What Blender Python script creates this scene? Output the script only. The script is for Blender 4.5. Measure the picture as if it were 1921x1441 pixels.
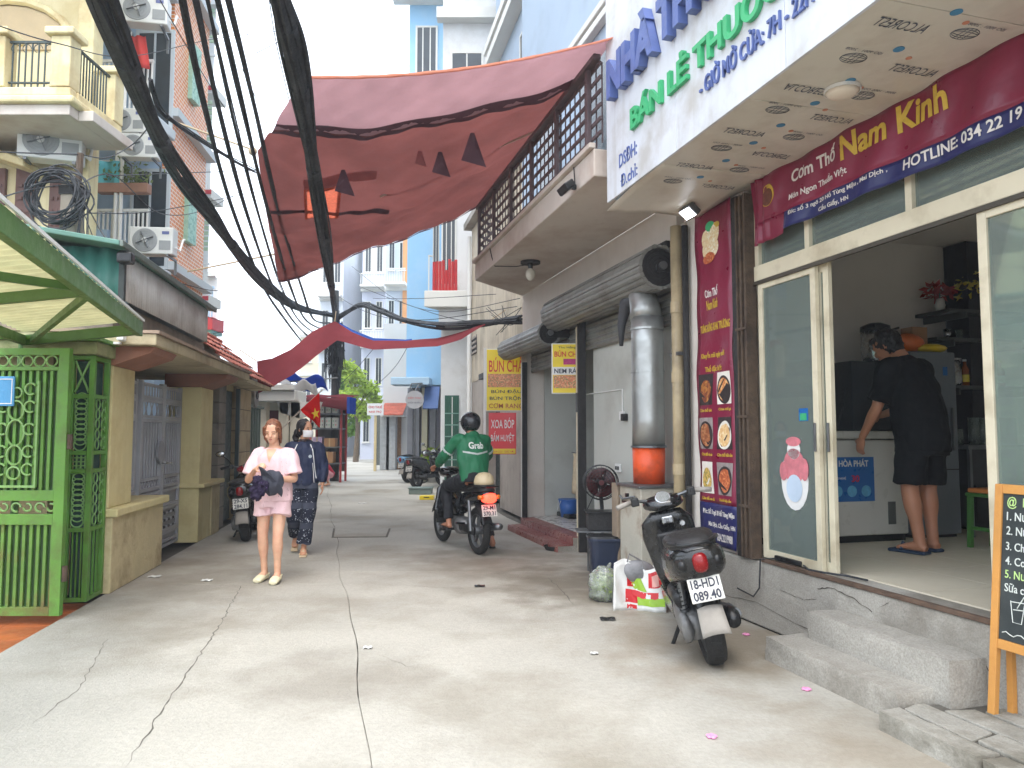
import bpy, bmesh, math, random
from mathutils import Vector, Matrix
R_ = random.Random(7)
for _o in list(bpy.data.objects): bpy.data.objects.remove(_o)
sc = bpy.context.scene; COL = sc.collection
# ---------------------------------------------------------------- camera, sky, sun, exposure
F = 1397.; CX = 960.5; CY = 720.5; H = 1.47; PI = math.pi
PITCH = math.atan((815 - CY) / F)
cam = bpy.data.cameras.new('camera'); camo = bpy.data.objects.new('camera', cam); COL.objects.link(camo)
camo.location = (0, 0, H); camo.rotation_euler = (PI / 2 + PITCH, 0, 0)
cam.sensor_width = 36; cam.lens = F / 1921 * 36; cam.clip_start = .05; cam.clip_end = 2000; sc.camera = camo
SUN_EL, SUN_AZ = math.radians(64), math.radians(172)       # high and hazy, almost behind the camera
w = bpy.data.worlds.new('World'); sc.world = w; w.use_nodes = True
nt = w.node_tree; bg = nt.nodes['Background']
sky = nt.nodes.new('ShaderNodeTexSky'); sky.sky_type = 'NISHITA'; sky.sun_disc = False
sky.sun_elevation = SUN_EL; sky.sun_rotation = SUN_AZ; sky.air_density = 1.0; sky.dust_density = 6.0; sky.ozone_density = 1.0
mixn = nt.nodes.new('ShaderNodeMix'); mixn.data_type = 'RGBA'; mixn.inputs[0].default_value = .72
mixn.inputs[7].default_value = (8.6, 9.4, 10.4, 1)            # even overcast cloud laid over the blue
nt.links.new(sky.outputs[0], mixn.inputs[6]); nt.links.new(mixn.outputs[2], bg.inputs[0]); bg.inputs[1].default_value = .15
sun = bpy.data.lights.new('sun', 'SUN'); sun.energy = .75; sun.angle = math.radians(35); sun.color = (1, .965, .91)
suno = bpy.data.objects.new('sun', sun); COL.objects.link(suno)
suno.location = (0, -5, 30)
_sd = Vector((math.sin(SUN_AZ) * math.cos(SUN_EL), math.cos(SUN_AZ) * math.cos(SUN_EL), math.sin(SUN_EL)))
suno.rotation_euler = _sd.to_track_quat('Z', 'Y').to_euler()
sc.view_settings.view_transform = 'Standard'; sc.view_settings.look = 'None'
sc.view_settings.exposure = 1.42; sc.view_settings.gamma = 1; sc.view_settings.use_curve_mapping = False
try:
    sc.cycles.max_bounces = 5; sc.cycles.diffuse_bounces = 3; sc.cycles.glossy_bounces = 2; sc.cycles.transmission_bounces = 3; sc.cycles.transparent_max_bounces = 8; sc.cycles.volume_bounces = 0; sc.cycles.caustics_reflective = False; sc.cycles.caustics_refractive = False
except Exception: pass

# ---------------------------------------------------------------- pixel -> place helpers
def ray(px, py):
    a = CY - py
    return (px - CX, F * math.cos(PITCH) - a * math.sin(PITCH), F * math.sin(PITCH) + a * math.cos(PITCH))
class Fr:
    """a street-side frame: x along the front, y into the building, z up"""
    def __init__(s, o, ang): s.o = o; s.a = ang; s.c = math.cos(ang); s.s = math.sin(ang)
    def loc(s, p):
        x = p[0] - s.o[0]; y = p[1] - s.o[1]; return Vector((s.c * x + s.s * y, -s.s * x + s.c * y, p[2]))
    def wor(s, p): return Vector((s.o[0] + s.c * p[0] - s.s * p[1], s.o[1] + s.s * p[0] + s.c * p[1], p[2]))
    def pw(s, px, py, w=0):
        d = ray(px, py); n = (-s.s, s.c)
        k = (w + n[0] * s.o[0] + n[1] * s.o[1]) / (n[0] * d[0] + n[1] * d[1])
        return s.loc((d[0] * k, d[1] * k, H + d[2] * k))
    def pz(s, px, py, z=0):
        d = ray(px, py); k = (z - H) / d[2]; return s.loc((d[0] * k, d[1] * k, z))
    def pd(s, px, py, dy):
        d = ray(px, py); k = dy / d[1]; return s.loc((d[0] * k, d[1] * k, H + d[2] * k))
F0 = Fr((0, 0), 0); FR = Fr((1.95, 5.67), math.atan2(-.9622, .2723)); FL = Fr((-3.74, 6.85), math.atan2(.9866, -.163))

# ---------------------------------------------------------------- mesh builder
def Vv(*a): return Vector(a)
class MB:
    def __init__(s): s.v = []; s.f = []
    def add(s, vs, fs):
        o = len(s.v); s.v += [Vector(v) for v in vs]; s.f += [tuple(i + o for i in f) for f in fs]; return s
    def box(s, x0, x1, y0, y1, z0, z1):
        x0, x1 = min(x0, x1), max(x0, x1); y0, y1 = min(y0, y1), max(y0, y1); z0, z1 = min(z0, z1), max(z0, z1)
        return s.add([(x0,y0,z0),(x1,y0,z0),(x1,y1,z0),(x0,y1,z0),(x0,y0,z1),(x1,y0,z1),(x1,y1,z1),(x0,y1,z1)],
                     [(0,3,2,1),(4,5,6,7),(0,1,5,4),(1,2,6,5),(2,3,7,6),(3,0,4,7)])
    def bar(s, p, q, a, b, up=(0, 0, 1)):
        p = Vector(p); q = Vector(q); d = (q - p).normalized(); u = Vector(up)
        if abs(d.dot(u)) > .98: u = Vector((0, 1, 0))
        x = d.cross(u).normalized() * a / 2; y = x.cross(d).normalized() * b / 2
        return s.add([p-x-y,p+x-y,p+x+y,p-x+y,q-x-y,q+x-y,q+x+y,q-x+y],[(0,3,2,1),(4,5,6,7),(0,1,5,4),(1,2,6,5),(2,3,7,6),(3,0,4,7)])
    def prism(s, poly, axis, a, b):
        """poly in the two other axes (in xyz order), extruded along axis from a to b"""
        def mk(p, t): return {'x': (t, p[0], p[1]), 'y': (p[0], t, p[1]), 'z': (p[0], p[1], t)}[axis]
        n = len(poly); vs = [mk(p, a) for p in poly] + [mk(p, b) for p in poly]
        fs = [tuple(range(n))[::-1], tuple(range(n, 2 * n))] + [(i, (i+1) % n, n + (i+1) % n, n + i) for i in range(n)]
        return s.add(vs, fs)
    def rings(s, rs, cap=True, closed=True):
        n = len(rs[0]); o = len(s.v)
        for r in rs: s.v += [Vector(p) for p in r]
        for k in range(len(rs) - 1):
            for i in range(n if closed else n - 1):
                j = (i + 1) % n; a = o + k * n
                s.f.append((a + i, a + j, a + n + j, a + n + i))
        if cap and closed:
            s.f.append(tuple(o + i for i in range(n))[::-1]); s.f.append(tuple(o + (len(rs) - 1) * n + i for i in range(n)))
        return s
    def tube(s, pts, r, n=8, cap=True, flat=None):
        pts = [Vector(p) for p in pts]; rs = []; m = len(pts)
        rad = r if isinstance(r, (list, tuple)) else [r] * m
        ref = None
        for i in range(m):
            d = (pts[min(i+1, m-1)] - pts[max(i-1, 0)]).normalized()
            if ref is None:
                u = Vector((0, 0, 1)) if abs(d.z) < .9 else Vector((0, 1, 0)); ref = d.cross(u).normalized()
            ref = (ref - d * ref.dot(d)).normalized(); b = d.cross(ref)
            ra = rad[i] if isinstance(rad[i], (tuple, list)) else (rad[i], rad[i])
            rs.append([pts[i] + ref * math.cos(2*PI*k/n) * ra[0] + b * math.sin(2*PI*k/n) * ra[1] for k in range(n)])
        return s.rings(rs, cap)
    def lathe(s, prof, c=(0,0,0), axis='z', n=24, cap=True):
        rs = []
        for (r, t) in prof:
            ring = []
            for k in range(n):
                a = 2*PI*k/n; x, y = r*math.cos(a), r*math.sin(a)
                p = {'z': (x, y, t), 'y': (x, t, -y), 'x': (t, x, y)}[axis]
                ring.append((c[0]+p[0], c[1]+p[1], c[2]+p[2]))
            rs.append(ring)
        return s.rings(rs, cap)
    def ball(s, c, r, n=12, m=8):
        r = r if isinstance(r, (tuple, list)) else (r, r, r); rs = []
        for j in range(m + 1):
            t = -PI/2 + PI*j/m; q = max(math.cos(t), .02)
            rs.append([(c[0]+r[0]*q*math.cos(2*PI*k/n), c[1]+r[1]*q*math.sin(2*PI*k/n), c[2]+r[2]*math.sin(t)) for k in range(n)])
        return s.rings(rs, True)
    def grid(s, fn, nu, nv):
        o = len(s.v)
        for j in range(nv + 1):
            for i in range(nu + 1): s.v.append(Vector(fn(i / nu, j / nv)))
        for j in range(nv):
            for i in range(nu):
                a = o + j * (nu + 1) + i; s.f.append((a, a + 1, a + nu + 2, a + nu + 1))
        return s
    def move(s, M):
        s.v = [M @ v for v in s.v]; return s
    def mesh(s, name, org=(0,0,0)):
        me = bpy.data.meshes.new(name); o = Vector(org)
        me.from_pydata([tuple(v - o) for v in s.v], [], s.f)
        return me
ORG = {}
def setp(o, label=None, cat=None, group=None, kind=None):
    if label: o['label'] = label
    if cat: o['category'] = cat
    if group: o['group'] = group
    if kind: o['kind'] = kind
    return o
def thing(name, fr, org, label, cat, group=None, rz=0):
    o = bpy.data.objects.new(name, None); COL.objects.link(o); o.empty_display_size = .1
    org = Vector(org); o.location = fr.wor(org); o.rotation_euler = (0, 0, fr.a + rz); ORG[o.name] = org
    return setp(o, label, cat, group)
def fin(o, mat, bev=0, smooth=False, solid=0, sub=0):
    if mat: o.data.materials.append(mat)
    if smooth:
        for p in o.data.polygons: p.use_smooth = True
    if solid: m = o.modifiers.new('s', 'SOLIDIFY'); m.thickness = solid; m.offset = 0
    if sub: m = o.modifiers.new('d', 'SUBSURF'); m.levels = m.render_levels = sub
    if bev: m = o.modifiers.new('b', 'BEVEL'); m.width = bev; m.segments = 2; m.limit_method = 'ANGLE'; m.angle_limit = math.radians(40)
    return o
def part(name, mb, mat, parent, bev=0, smooth=False, solid=0, sub=0, label=None, kind=None):
    """mesh given in the same frame as its thing; stored relative to it"""
    org = ORG[parent.name]; me = mb if isinstance(mb, bpy.types.Mesh) else mb.mesh(name, org)
    o = bpy.data.objects.new(name, me); COL.objects.link(o); o.parent = parent; ORG[o.name] = org
    return setp(fin(o, mat, bev, smooth, solid, sub), label=label, kind=kind)
def solo(name, mb, mat, fr, org, label=None, cat=None, group=None, kind=None, bev=0, smooth=False, solid=0, sub=0):
    org = Vector(org); o = bpy.data.objects.new(name, mb.mesh(name, org)); COL.objects.link(o)
    o.location = fr.wor(org); o.rotation_euler = (0, 0, fr.a); ORG[o.name] = org
    return setp(fin(o, mat, bev, smooth, solid, sub), label, cat, group, kind)
def inst(src, parent, dx):
    o = src.copy(); COL.objects.link(o); o.parent = parent; o.location = Vector(dx); ORG[o.name] = ORG[src.name] - Vector(dx); return o
def copy_tree(o, parent=None):
    c = o.copy(); COL.objects.link(c); c.parent = parent
    if o.name in ORG: ORG[c.name] = ORG[o.name]
    for ch in list(o.children): copy_tree(ch, c)
    return c

# ---------------------------------------------------------------- text
_TX = {}
def text_raw(s, bold=0.0, ext=.0):
    k = (s, bold, ext)
    if k in _TX: return _TX[k]
    cu = bpy.data.curves.new('t', 'FONT'); cu.body = s; cu.size = 1; cu.extrude = ext; cu.offset = bold; cu.resolution_u = 3
    ob = bpy.data.objects.new('t', cu); COL.objects.link(ob)
    dg = bpy.context.evaluated_depsgraph_get(); me = bpy.data.meshes.new_from_object(ob.evaluated_get(dg))
    vs = [v.co.copy() for v in me.vertices]; fs = [tuple(p.vertices) for p in me.polygons]
    bpy.data.objects.remove(ob); bpy.data.curves.remove(cu); bpy.data.meshes.remove(me)
    _TX[k] = (vs, fs); return _TX[k]
def text_mb(s, x0, x1, z0, z1, y, depth=.004, bold=.02, mb=None, fix=None, slant=0):
    """lettering on a wall whose front looks towards -y"""
    vs, fs = text_raw(s, bold, .5); mb = mb or MB()
    xs = [v.x for v in vs]; ys = [v.y for v in vs]; a, b = min(xs), max(xs); c, d = min(ys), max(ys)
    sx = (x1 - x0) / (b - a); sz = (z1 - z0) / (d - c)
    return mb.add([(x0 + (v.x - a) * sx + slant * (v.y - c) * sz, y - depth * (v.z + .5), z0 + (v.y - c) * sz) for v in vs], fs)

# ---------------------------------------------------------------- materials
def lin(c): c = c / 255.; return c / 12.92 if c <= .04045 else ((c + .055) / 1.055) ** 2.4
def C(r, g, b): return (lin(r), lin(g), lin(b), 1)
MATS = {}
def M(name, col, rough=.65, var=.18, scale=3., bump=.15, bscale=30., metal=0., dirt=None, damt=.5, dscale=1.4, streak=0., alpha=1., trans=0., emit=None, estr=0, spec=.5, coat=0, fine=0.):
    """procedural painted / plaster / metal surface: two noises of colour, optional stains and rain streaks, bump"""
    if name in MATS: return MATS[name]
    m = bpy.data.materials.new(name); m.use_nodes = True; n = m.node_tree.nodes; l = m.node_tree.links; b = n['Principled BSDF']
    col = C(*col)
    tc = n.new('ShaderNodeTexCoord'); out = None
    def noise(sc_, det=3, mp=None):
        t = n.new('ShaderNodeTexNoise'); t.inputs['Scale'].default_value = sc_; t.inputs['Detail'].default_value = det; t.inputs['Roughness'].default_value = .62
        if mp:
            k = n.new('ShaderNodeMapping'); k.inputs['Scale'].default_value = mp; l.new(tc.outputs['Object'], k.inputs[0]); l.new(k.outputs[0], t.inputs[0])
        else: l.new(tc.outputs['Object'], t.inputs[0])
        return t
    def ramp(src, a, c_, v0=0., v1=1.):
        r = n.new('ShaderNodeMapRange'); r.inputs[1].default_value = a; r.inputs[2].default_value = c_; r.inputs[3].default_value = v0; r.inputs[4].default_value = v1; l.new(src, r.inputs[0]); return r
    def mix(fac, A, B, typ='MIX'):
        x = n.new('ShaderNodeMix'); x.data_type = 'RGBA'; x.blend_type = typ
        if isinstance(fac, float): x.inputs[0].default_value = fac
        else: l.new(fac, x.inputs[0])
        for q, i in ((A, 6), (B, 7)):
            if isinstance(q, tuple): x.inputs[i].default_value = q
            else: l.new(q, x.inputs[i])
        return x.outputs[2]
    cur = col
    if var:
        n1 = noise(scale); r1 = ramp(n1.outputs[0], .3, .7)
        dk = tuple(c * (1 - var) for c in col[:3]) + (1,); lt = tuple(min(c * (1 + var * .8), 1) for c in col[:3]) + (1,)
        cur = mix(r1.outputs[0], dk, lt)
    if fine:
        n4 = noise(scale * 40, 3); r4 = ramp(n4.outputs[0], .35, .65, 1 - fine, 1 + fine * .5)
        x = n.new('ShaderNodeVectorMath'); x.operation = 'SCALE'
        if isinstance(cur, tuple): x.inputs[0].default_value = cur[:3]
        else: l.new(cur, x.inputs[0])
        l.new(r4.outputs[0], x.inputs['Scale']); cur = x.outputs[0]
    if dirt:
        n2 = noise(dscale, 5); r2 = ramp(n2.outputs[0], .48, .68, 0, damt); cur = mix(r2.outputs[0], cur, C(*dirt))
    if streak:
        n3 = noise(1., 4, (9, 9, .7)); r3 = ramp(n3.outputs[0], .52, .75, 0, streak); cur = mix(r3.outputs[0], cur, C(*(dirt or (90, 80, 68))))
    if isinstance(cur, tuple): b.inputs['Base Color'].default_value = cur
    else: l.new(cur, b.inputs['Base Color'])
    nr = noise(scale * 4, 2); rr = ramp(nr.outputs[0], .3, .7, max(rough - .12, .02), min(rough + .12, 1)); l.new(rr.outputs[0], b.inputs['Roughness'])
    b.inputs['Metallic'].default_value = metal; b.inputs['Specular IOR Level'].default_value = spec; b.inputs['Coat Weight'].default_value = coat
    if trans: b.inputs['Transmission Weight'].default_value = trans
    if alpha < 1: b.inputs['Alpha'].default_value = alpha
    if emit: m.cycles.emission_sampling = 'NONE'; b.inputs['Emission Color'].default_value = C(*emit); b.inputs['Emission Strength'].default_value = estr
    if bump:
        nb = noise(bscale, 3); bp = n.new('ShaderNodeBump'); bp.inputs['Strength'].default_value = bump; bp.inputs['Distance'].default_value = .02
        l.new(nb.outputs[0], bp.inputs['Height']); l.new(bp.outputs[0], b.inputs['Normal'])
    MATS[name] = m; return m
def cloth_mat(name, col, thru, amt=.5, var=.2, scale=4, weave=0):
    """thin cloth: diffuse plus light that comes through"""
    m = bpy.data.materials.new(name); m.use_nodes = True; n = m.node_tree.nodes; l = m.node_tree.links; n.remove(n['Principled BSDF'])
    tc = n.new('ShaderNodeTexCoord'); t = n.new('ShaderNodeTexNoise'); t.inputs['Scale'].default_value = scale; t.inputs['Detail'].default_value = 8; l.new(tc.outputs['Object'], t.inputs[0])
    r = n.new('ShaderNodeMapRange'); r.inputs[1].default_value = .3; r.inputs[2].default_value = .7; r.inputs[3].default_value = 1 - var; r.inputs[4].default_value = 1 + var; l.new(t.outputs[0], r.inputs[0])
    def sc_(c):
        x = n.new('ShaderNodeVectorMath'); x.operation = 'SCALE'; x.inputs[0].default_value = C(*c)[:3]; l.new(r.outputs[0], x.inputs['Scale']); return x.outputs[0]
    d = n.new('ShaderNodeBsdfDiffuse'); l.new(sc_(col), d.inputs[0]); tr = n.new('ShaderNodeBsdfTranslucent'); l.new(sc_(thru), tr.inputs[0])
    mx = n.new('ShaderNodeMixShader'); mx.inputs[0].default_value = amt; l.new(d.outputs[0], mx.inputs[1]); l.new(tr.outputs[0], mx.inputs[2])
    wv = n.new('ShaderNodeTexNoise'); wv.inputs['Scale'].default_value = 14; wv.inputs['Detail'].default_value = 5; l.new(tc.outputs['Object'], wv.inputs[0])
    bp = n.new('ShaderNodeBump'); bp.inputs['Strength'].default_value = .35; bp.inputs['Distance'].default_value = .03; l.new(wv.outputs[0], bp.inputs['Height']); l.new(bp.outputs[0], d.inputs['Normal'])
    l.new(mx.outputs[0], n['Material Output'].inputs[0]); MATS[name] = m; return m
def glass_mat(name, col=(220, 235, 230), op=.16, rough=.03):
    m = bpy.data.materials.new(name); m.use_nodes = True; n = m.node_tree.nodes; l = m.node_tree.links; n.remove(n['Principled BSDF'])
    t = n.new('ShaderNodeBsdfTransparent'); t.inputs[0].default_value = C(*col); g = n.new('ShaderNodeBsdfGlossy'); g.inputs['Roughness'].default_value = rough
    fr = n.new('ShaderNodeFresnel'); fr.inputs[0].default_value = 1.5; dd = n.new('ShaderNodeBsdfDiffuse'); dd.inputs[0].default_value = C(*col)
    m0 = n.new('ShaderNodeMixShader'); m0.inputs[0].default_value = op; l.new(t.outputs[0], m0.inputs[1]); l.new(dd.outputs[0], m0.inputs[2])
    mx = n.new('ShaderNodeMixShader'); l.new(fr.outputs[0], mx.inputs[0]); l.new(m0.outputs[0], mx.inputs[1]); l.new(g.outputs[0], mx.inputs[2])
    l.new(mx.outputs[0], n['Material Output'].inputs[0]); MATS[name] = m; return m
# shared materials
CONC = M('lane_concrete', (172, 168, 158), .85, .13, .7, .35, 60, dirt=(124, 115, 98), damt=.8, dscale=.42, fine=.09)
def add_stains(mat, spots):
    """grease and mud stains with ragged edges at given places of the lane"""
    n = mat.node_tree.nodes; l = mat.node_tree.links; b = n['Principled BSDF']; tc = n.new('ShaderNodeTexCoord'); nz = n.new('ShaderNodeTexNoise'); nz.inputs['Scale'].default_value = 2.6; nz.inputs['Detail'].default_value = 6; l.new(tc.outputs['Object'], nz.inputs[0])
    for (x, y, r, amt, col) in spots:
        cur = b.inputs['Base Color'].links[0].from_socket; d = n.new('ShaderNodeVectorMath'); d.operation = 'DISTANCE'; d.inputs[1].default_value = (x, y, 0); l.new(tc.outputs['Object'], d.inputs[0])
        mr = n.new('ShaderNodeMapRange'); mr.inputs[1].default_value = 0; mr.inputs[2].default_value = r; mr.inputs[3].default_value = 1; mr.inputs[4].default_value = 0; l.new(d.outputs['Value'], mr.inputs[0])
        ad = n.new('ShaderNodeMath'); ad.operation = 'MULTIPLY_ADD'; l.new(nz.outputs[0], ad.inputs[0]); ad.inputs[1].default_value = 1.6; l.new(mr.outputs[0], ad.inputs[2])
        m2 = n.new('ShaderNodeMapRange'); m2.inputs[1].default_value = 1.0; m2.inputs[2].default_value = 1.6; m2.inputs[3].default_value = 0; m2.inputs[4].default_value = amt; l.new(ad.outputs[0], m2.inputs[0])
        k = n.new('ShaderNodeMath'); k.operation = 'MULTIPLY'; l.new(m2.outputs[0], k.inputs[0]); st2 = n.new('ShaderNodeMapRange'); st2.inputs[1].default_value = 0; st2.inputs[2].default_value = .3; l.new(mr.outputs[0], st2.inputs[0]); l.new(st2.outputs[0], k.inputs[1])
        mx = n.new('ShaderNodeMix'); mx.data_type = 'RGBA'; l.new(k.outputs[0], mx.inputs[0]); l.new(cur, mx.inputs[6]); mx.inputs[7].default_value = C(*col); l.new(mx.outputs[2], b.inputs['Base Color'])
add_stains(CONC, [(.75, 7.5, 1.5, .75, (88, 80, 68)), (1.5, 5.3, 1.5, .6, (126, 110, 86)), (-.2, 9.3, 1.6, .45, (104, 96, 84)), (.3, 8.0, 2.6, .4, (120, 110, 94)), (-3.2, 7.6, 1.4, .4, (118, 110, 96)), (-1.1, 4.6, .9, .45, (120, 112, 100)), (1.9, 3.4, 1.2, .5, (128, 112, 88))])
GROUT = M('joint_dirt', (92, 88, 80), .95, .2, 5, .3)
RCONC = M('raw_concrete', (172, 167, 157), .9, .18, 2.2, .4, 30, dirt=(104, 96, 84), damt=.7, dscale=1.3, fine=.2)
WHITEW = M('white_wall', (214, 206, 196), .8, .06, 1.5, .12, 40, dirt=(186, 172, 156), damt=.5, dscale=.8, streak=.15)
GREYW = M('pale_shop_wall', (196, 198, 190), .75, .06, 1, .08, 40, dirt=(150, 148, 138), damt=.5, dscale=1.2)
BLACKP = M('black_plastic', (24, 25, 27), .38, .2, 8, .05)
RUBBER = M('tyre_rubber', (32, 31, 30), .85, .25, 12, .3, 90)
CHROME = M('bright_metal', (190, 192, 195), .25, .1, 6, .03, metal=1)
GALV = M('galvanised_steel', (168, 170, 168), .42, .16, 3, .08, 18, metal=.75, dirt=(120, 112, 98), damt=.5)
STEEL = M('dull_steel', (120, 122, 124), .45, .2, 5, .06, metal=.8)
CREAMF = M('cream_aluminium', (214, 204, 178), .45, .08, 2, .05, dirt=(158, 142, 112), damt=.6, dscale=3)
GLASS = glass_mat('clear_glass')
GLASSD = glass_mat('dusty_glass', (205, 222, 212), .22)
DARKGL = M('dark_window', (52, 60, 66), .12, .3, 1.5, .02)
WIRE = M('black_cable', (40, 42, 46), .7, .3, 10, .15, dirt=(84, 86, 90), damt=.5, dscale=3)
PAPER = M('white_paint', (226, 226, 222), .6, .05, 3, .05)
# ================================================================ SETTING: ground and lane
g = MB().box(-400, 400, -60, 900, -.2, -.14)
solo('ground', g, GROUT, F0, (0, 0, -.14), kind='structure')
def jx(y): return -.575 - .26 * (y - 3.28) + .022 * math.sin(y * 1.3) + .012 * math.sin(y * 3.7 + 1)
def jl(a, b, n=14): return [(jx(a + (b - a) * k / n), a + (b - a) * k / n) for k in range(n + 1)]
def lx(y): return FL.o[0] - .1652 * (y - 6.85)
def rx(y): return FR.o[0] - .283 * (y - 5.67)
lane = solo('lane', MB().add([(lx(-6) - 1, -6, -.06), (6, -6, -.06), (rx(60) + 9, 60, -.06), (lx(60) - 6, 60, -.06), (lx(-6) - 1, -6, -.1), (6, -6, -.1), (rx(60) + 9, 60, -.1), (lx(60) - 6, 60, -.1)],
     [(0,1,2,3),(7,6,5,4),(0,4,5,1),(1,5,6,2),(2,6,7,3),(3,7,4,0)]), GROUT, F0, (0, 0, 0), kind='structure')
def slab(poly, nm='concrete_slab'):
    n = len(poly); cx = sum(p[0] for p in poly) / n; cy = sum(p[1] for p in poly) / n
    q = []
    for (x, y) in poly:
        d = math.hypot(x - cx, y - cy); k = 1 - .004 / d; q.append((cx + (x - cx) * k, cy + (y - cy) * k))
    o = part(nm, MB().prism(q, 'z', -.058, 0), CONC, lane, bev=.006); return o
ORG[lane.name] = Vector((0, 0, 0))
cl = [-6, 2.0, 7.45, 11.9, 17.2, 24, 33, 60]
for a, b in zip(cl, cl[1:]):
    xo = 0 if b < 30 else -3
    slab([(lx(a), a)] + jl(a, b) + [(lx(b) + (xo if b > 30 else 0), b)])
cr = [-6, 3.2, 8.1, 13.3, 19, 27, 38, 60]
for a, b in zip(cr, cr[1:]):
    ra = rx(a) if a < 13 else rx(a) + (a - 13) * .09 + .1; rb = rx(b) if b < 13 else rx(b) + (b - 13) * .09 + .1
    slab([(min(ra, 3.9), a), (min(rb, 3.9), b)] + jl(a, b)[::-1])
# fine cracks in the lane concrete
def ground_crack(px, wd, seed):
    q = random.Random(seed); P_ = [F0.pz(*p) for p in px]; pts = []
    for a, b in zip(P_, P_[1:]):
        n = max(2, int((b - a).length / .06))
        for k in range(n): pts.append(a.lerp(b, k / n) + Vector((q.uniform(-.012, .012), q.uniform(-.012, .012), 0)))
    pts.append(P_[-1]); m = MB(); rs = []
    for i, p in enumerate(pts):
        d = (pts[min(i + 1, len(pts) - 1)] - pts[max(i - 1, 0)]).normalized(); nrm = Vector((-d.y, d.x, 0)); w_ = wd * q.uniform(.25, 1) * min(1, (len(pts) - i) / 6); rs.append([p + nrm * w_ + Vector((0, 0, .0012)), p - nrm * w_ + Vector((0, 0, .0012))])
    m.rings(rs, False, False); part('crack', m, GROUT, lane)
ground_crack([(452, 1100), (425, 1150), (395, 1200), (345, 1270), (300, 1340), (255, 1410), (235, 1441)], .005, 1)
ground_crack([(452, 1142), (420, 1152)], .004, 2); ground_crack([(1030, 1085), (1060, 1115), (1075, 1135)], .006, 3); ground_crack([(720, 1230), (760, 1250), (790, 1252)], .003, 4); ground_crack([(870, 1105), (760, 1098), (690, 1096)], .003, 5); ground_crack([(200, 1200), (150, 1290), (60, 1360)], .003, 6); ground_crack([(640, 930), (720, 934), (800, 945)], .012, 7)
# drain cover let into the lane
A = F0.pz(625, 992); B = F0.pz(733, 992); D = F0.pz(622, 1009); E_ = F0.pz(727, 1008)
cv = thing('drain_cover', F0, (A + B + D + E_) / 4, 'rectangular concrete drain cover let flush into the lane', 'drain cover')
def insetq(q, k):
    c = sum((Vector(p) for p in q), Vector()) / 4; return [tuple((c + (Vector(p) - c) * k)[:2]) for p in q]
Q = [D, E_, B, A]
part('rim', MB().prism(insetq(Q, 1.0), 'z', .001, .005), M('drain_rim', (98, 92, 82), .9, .3, 9, .4), cv)
part('cover_slab', MB().prism(insetq(Q, .93), 'z', .004, .009), CONC, cv, bev=.002)
# ================================================================ RIGHT: restaurant front (building A)
Ls = .52            # shop floor level
A_ = thing('restaurant_house', FR, (0, 0, 0), 'restaurant shop house with open glass front above a rough concrete plinth', 'building')
plinth = part('plinth', MB().box(-1.22, 4.6, 0, .5, 0, .495), RCONC, A_, bev=.015)
part('rail', MB().box(-.12, 4.6, -.012, .02, .497, .525), M('rusty_rail', (96, 76, 62), .8, .35, 9, .4), A_, bev=.003)
part('threshold', MB().box(-.12, 4.6, .022, .2, .47, .512), RCONC, A_, bev=.004)
FLOORT = M('cream_floor_tile', (214, 204, 182), .55, .02, 2, 0)
k = 0
for i in range(10):
    for j in range(7):
        x0 = -1.2 + i * .6; y0 = .2 + j * .6
        if i == 0 and j == 0: ft = part('floor_tile', MB().box(x0 + .002, x0 + .598, y0 + .002, y0 + .598, Ls - .03, Ls), FLOORT, A_); f0 = ft
        else: inst(f0, A_, (i * .6, j * .6, 0))
ROOMW = M('room_wall', (222, 216, 208), .8, .05, 1.2, .06, dirt=(200, 192, 182), damt=.4)
part('far_room_wall', MB().box(-1.42, -1.22, .1, 4.6, 0, 3.6), ROOMW, A_)
part('back_room_wall', MB().box(-1.22, 4.8, 4.4, 4.6, 0, 3.6), ROOMW, A_)
part('near_room_wall', MB().box(4.62, 4.8, 0, 4.4, 0, 3.6), ROOMW, A_)
part('room_ceiling', MB().box(-1.22, 4.62, .12, 4.4, 3.42, 3.6), ROOMW, A_)
part('upper_wall', MB().box(-1.22, 4.62, 0, .12, 3.46, 9.0), WHITEW, A_)
part('side_wall', MB().box(-1.22, -.3, .02, .1, .5, 3.455), WHITEW, A_)
part('roof', MB().box(-1.3, 4.8, .121, 4.7, 9, 9.15), RCONC, A_)
part('upper_side_wall', MB().box(-1.42, -1.22, .121, 4.6, 3.61, 9.0), WHITEW, A_)
# black pillar stripe inside
part('black_pillar', MB().box(-1.21, -.93, 2.98, 3.26, .53, 3.41), M('black_pillar', (26, 26, 28), .5, .2), A_, bev=.005)
# door frame: transom beam, transom glass, sliding panes, posts
fr_ = thing('shop_door_frame', FR, (-.15, .06, .5), 'cream aluminium sliding glass front of the restaurant', 'door')
zb0, zb1 = 2.68, 2.80
part('beam', MB().box(-.2, 4.55, .03, .12, zb0, zb1), CREAMF, fr_, bev=.004)
part('upper_beam', MB().box(-.2, 4.55, .035, .115, 3.38, 3.44), CREAMF, fr_, bev=.004)
part('beam_track', MB().box(-.19, 4.54, .02, .045, zb0 - .03, zb0 - .004), M('dark_track', (70, 64, 54), .6), fr_)
for x in (-.19, .42, 1.35, 2.35, 3.3):
    part('transom_bar', MB().box(x, x + .05, .04, .11, zb1 + .001, 3.379), CREAMF, fr_, bev=.003)
for x0, x1 in ((-.14, .42), (.47, 1.35), (1.4, 2.35), (2.4, 3.3)):
    part('transom_pane', MB().box(x0, x1, .072, .078, zb1 + .001, 3.379), GLASSD, fr_)
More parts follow.
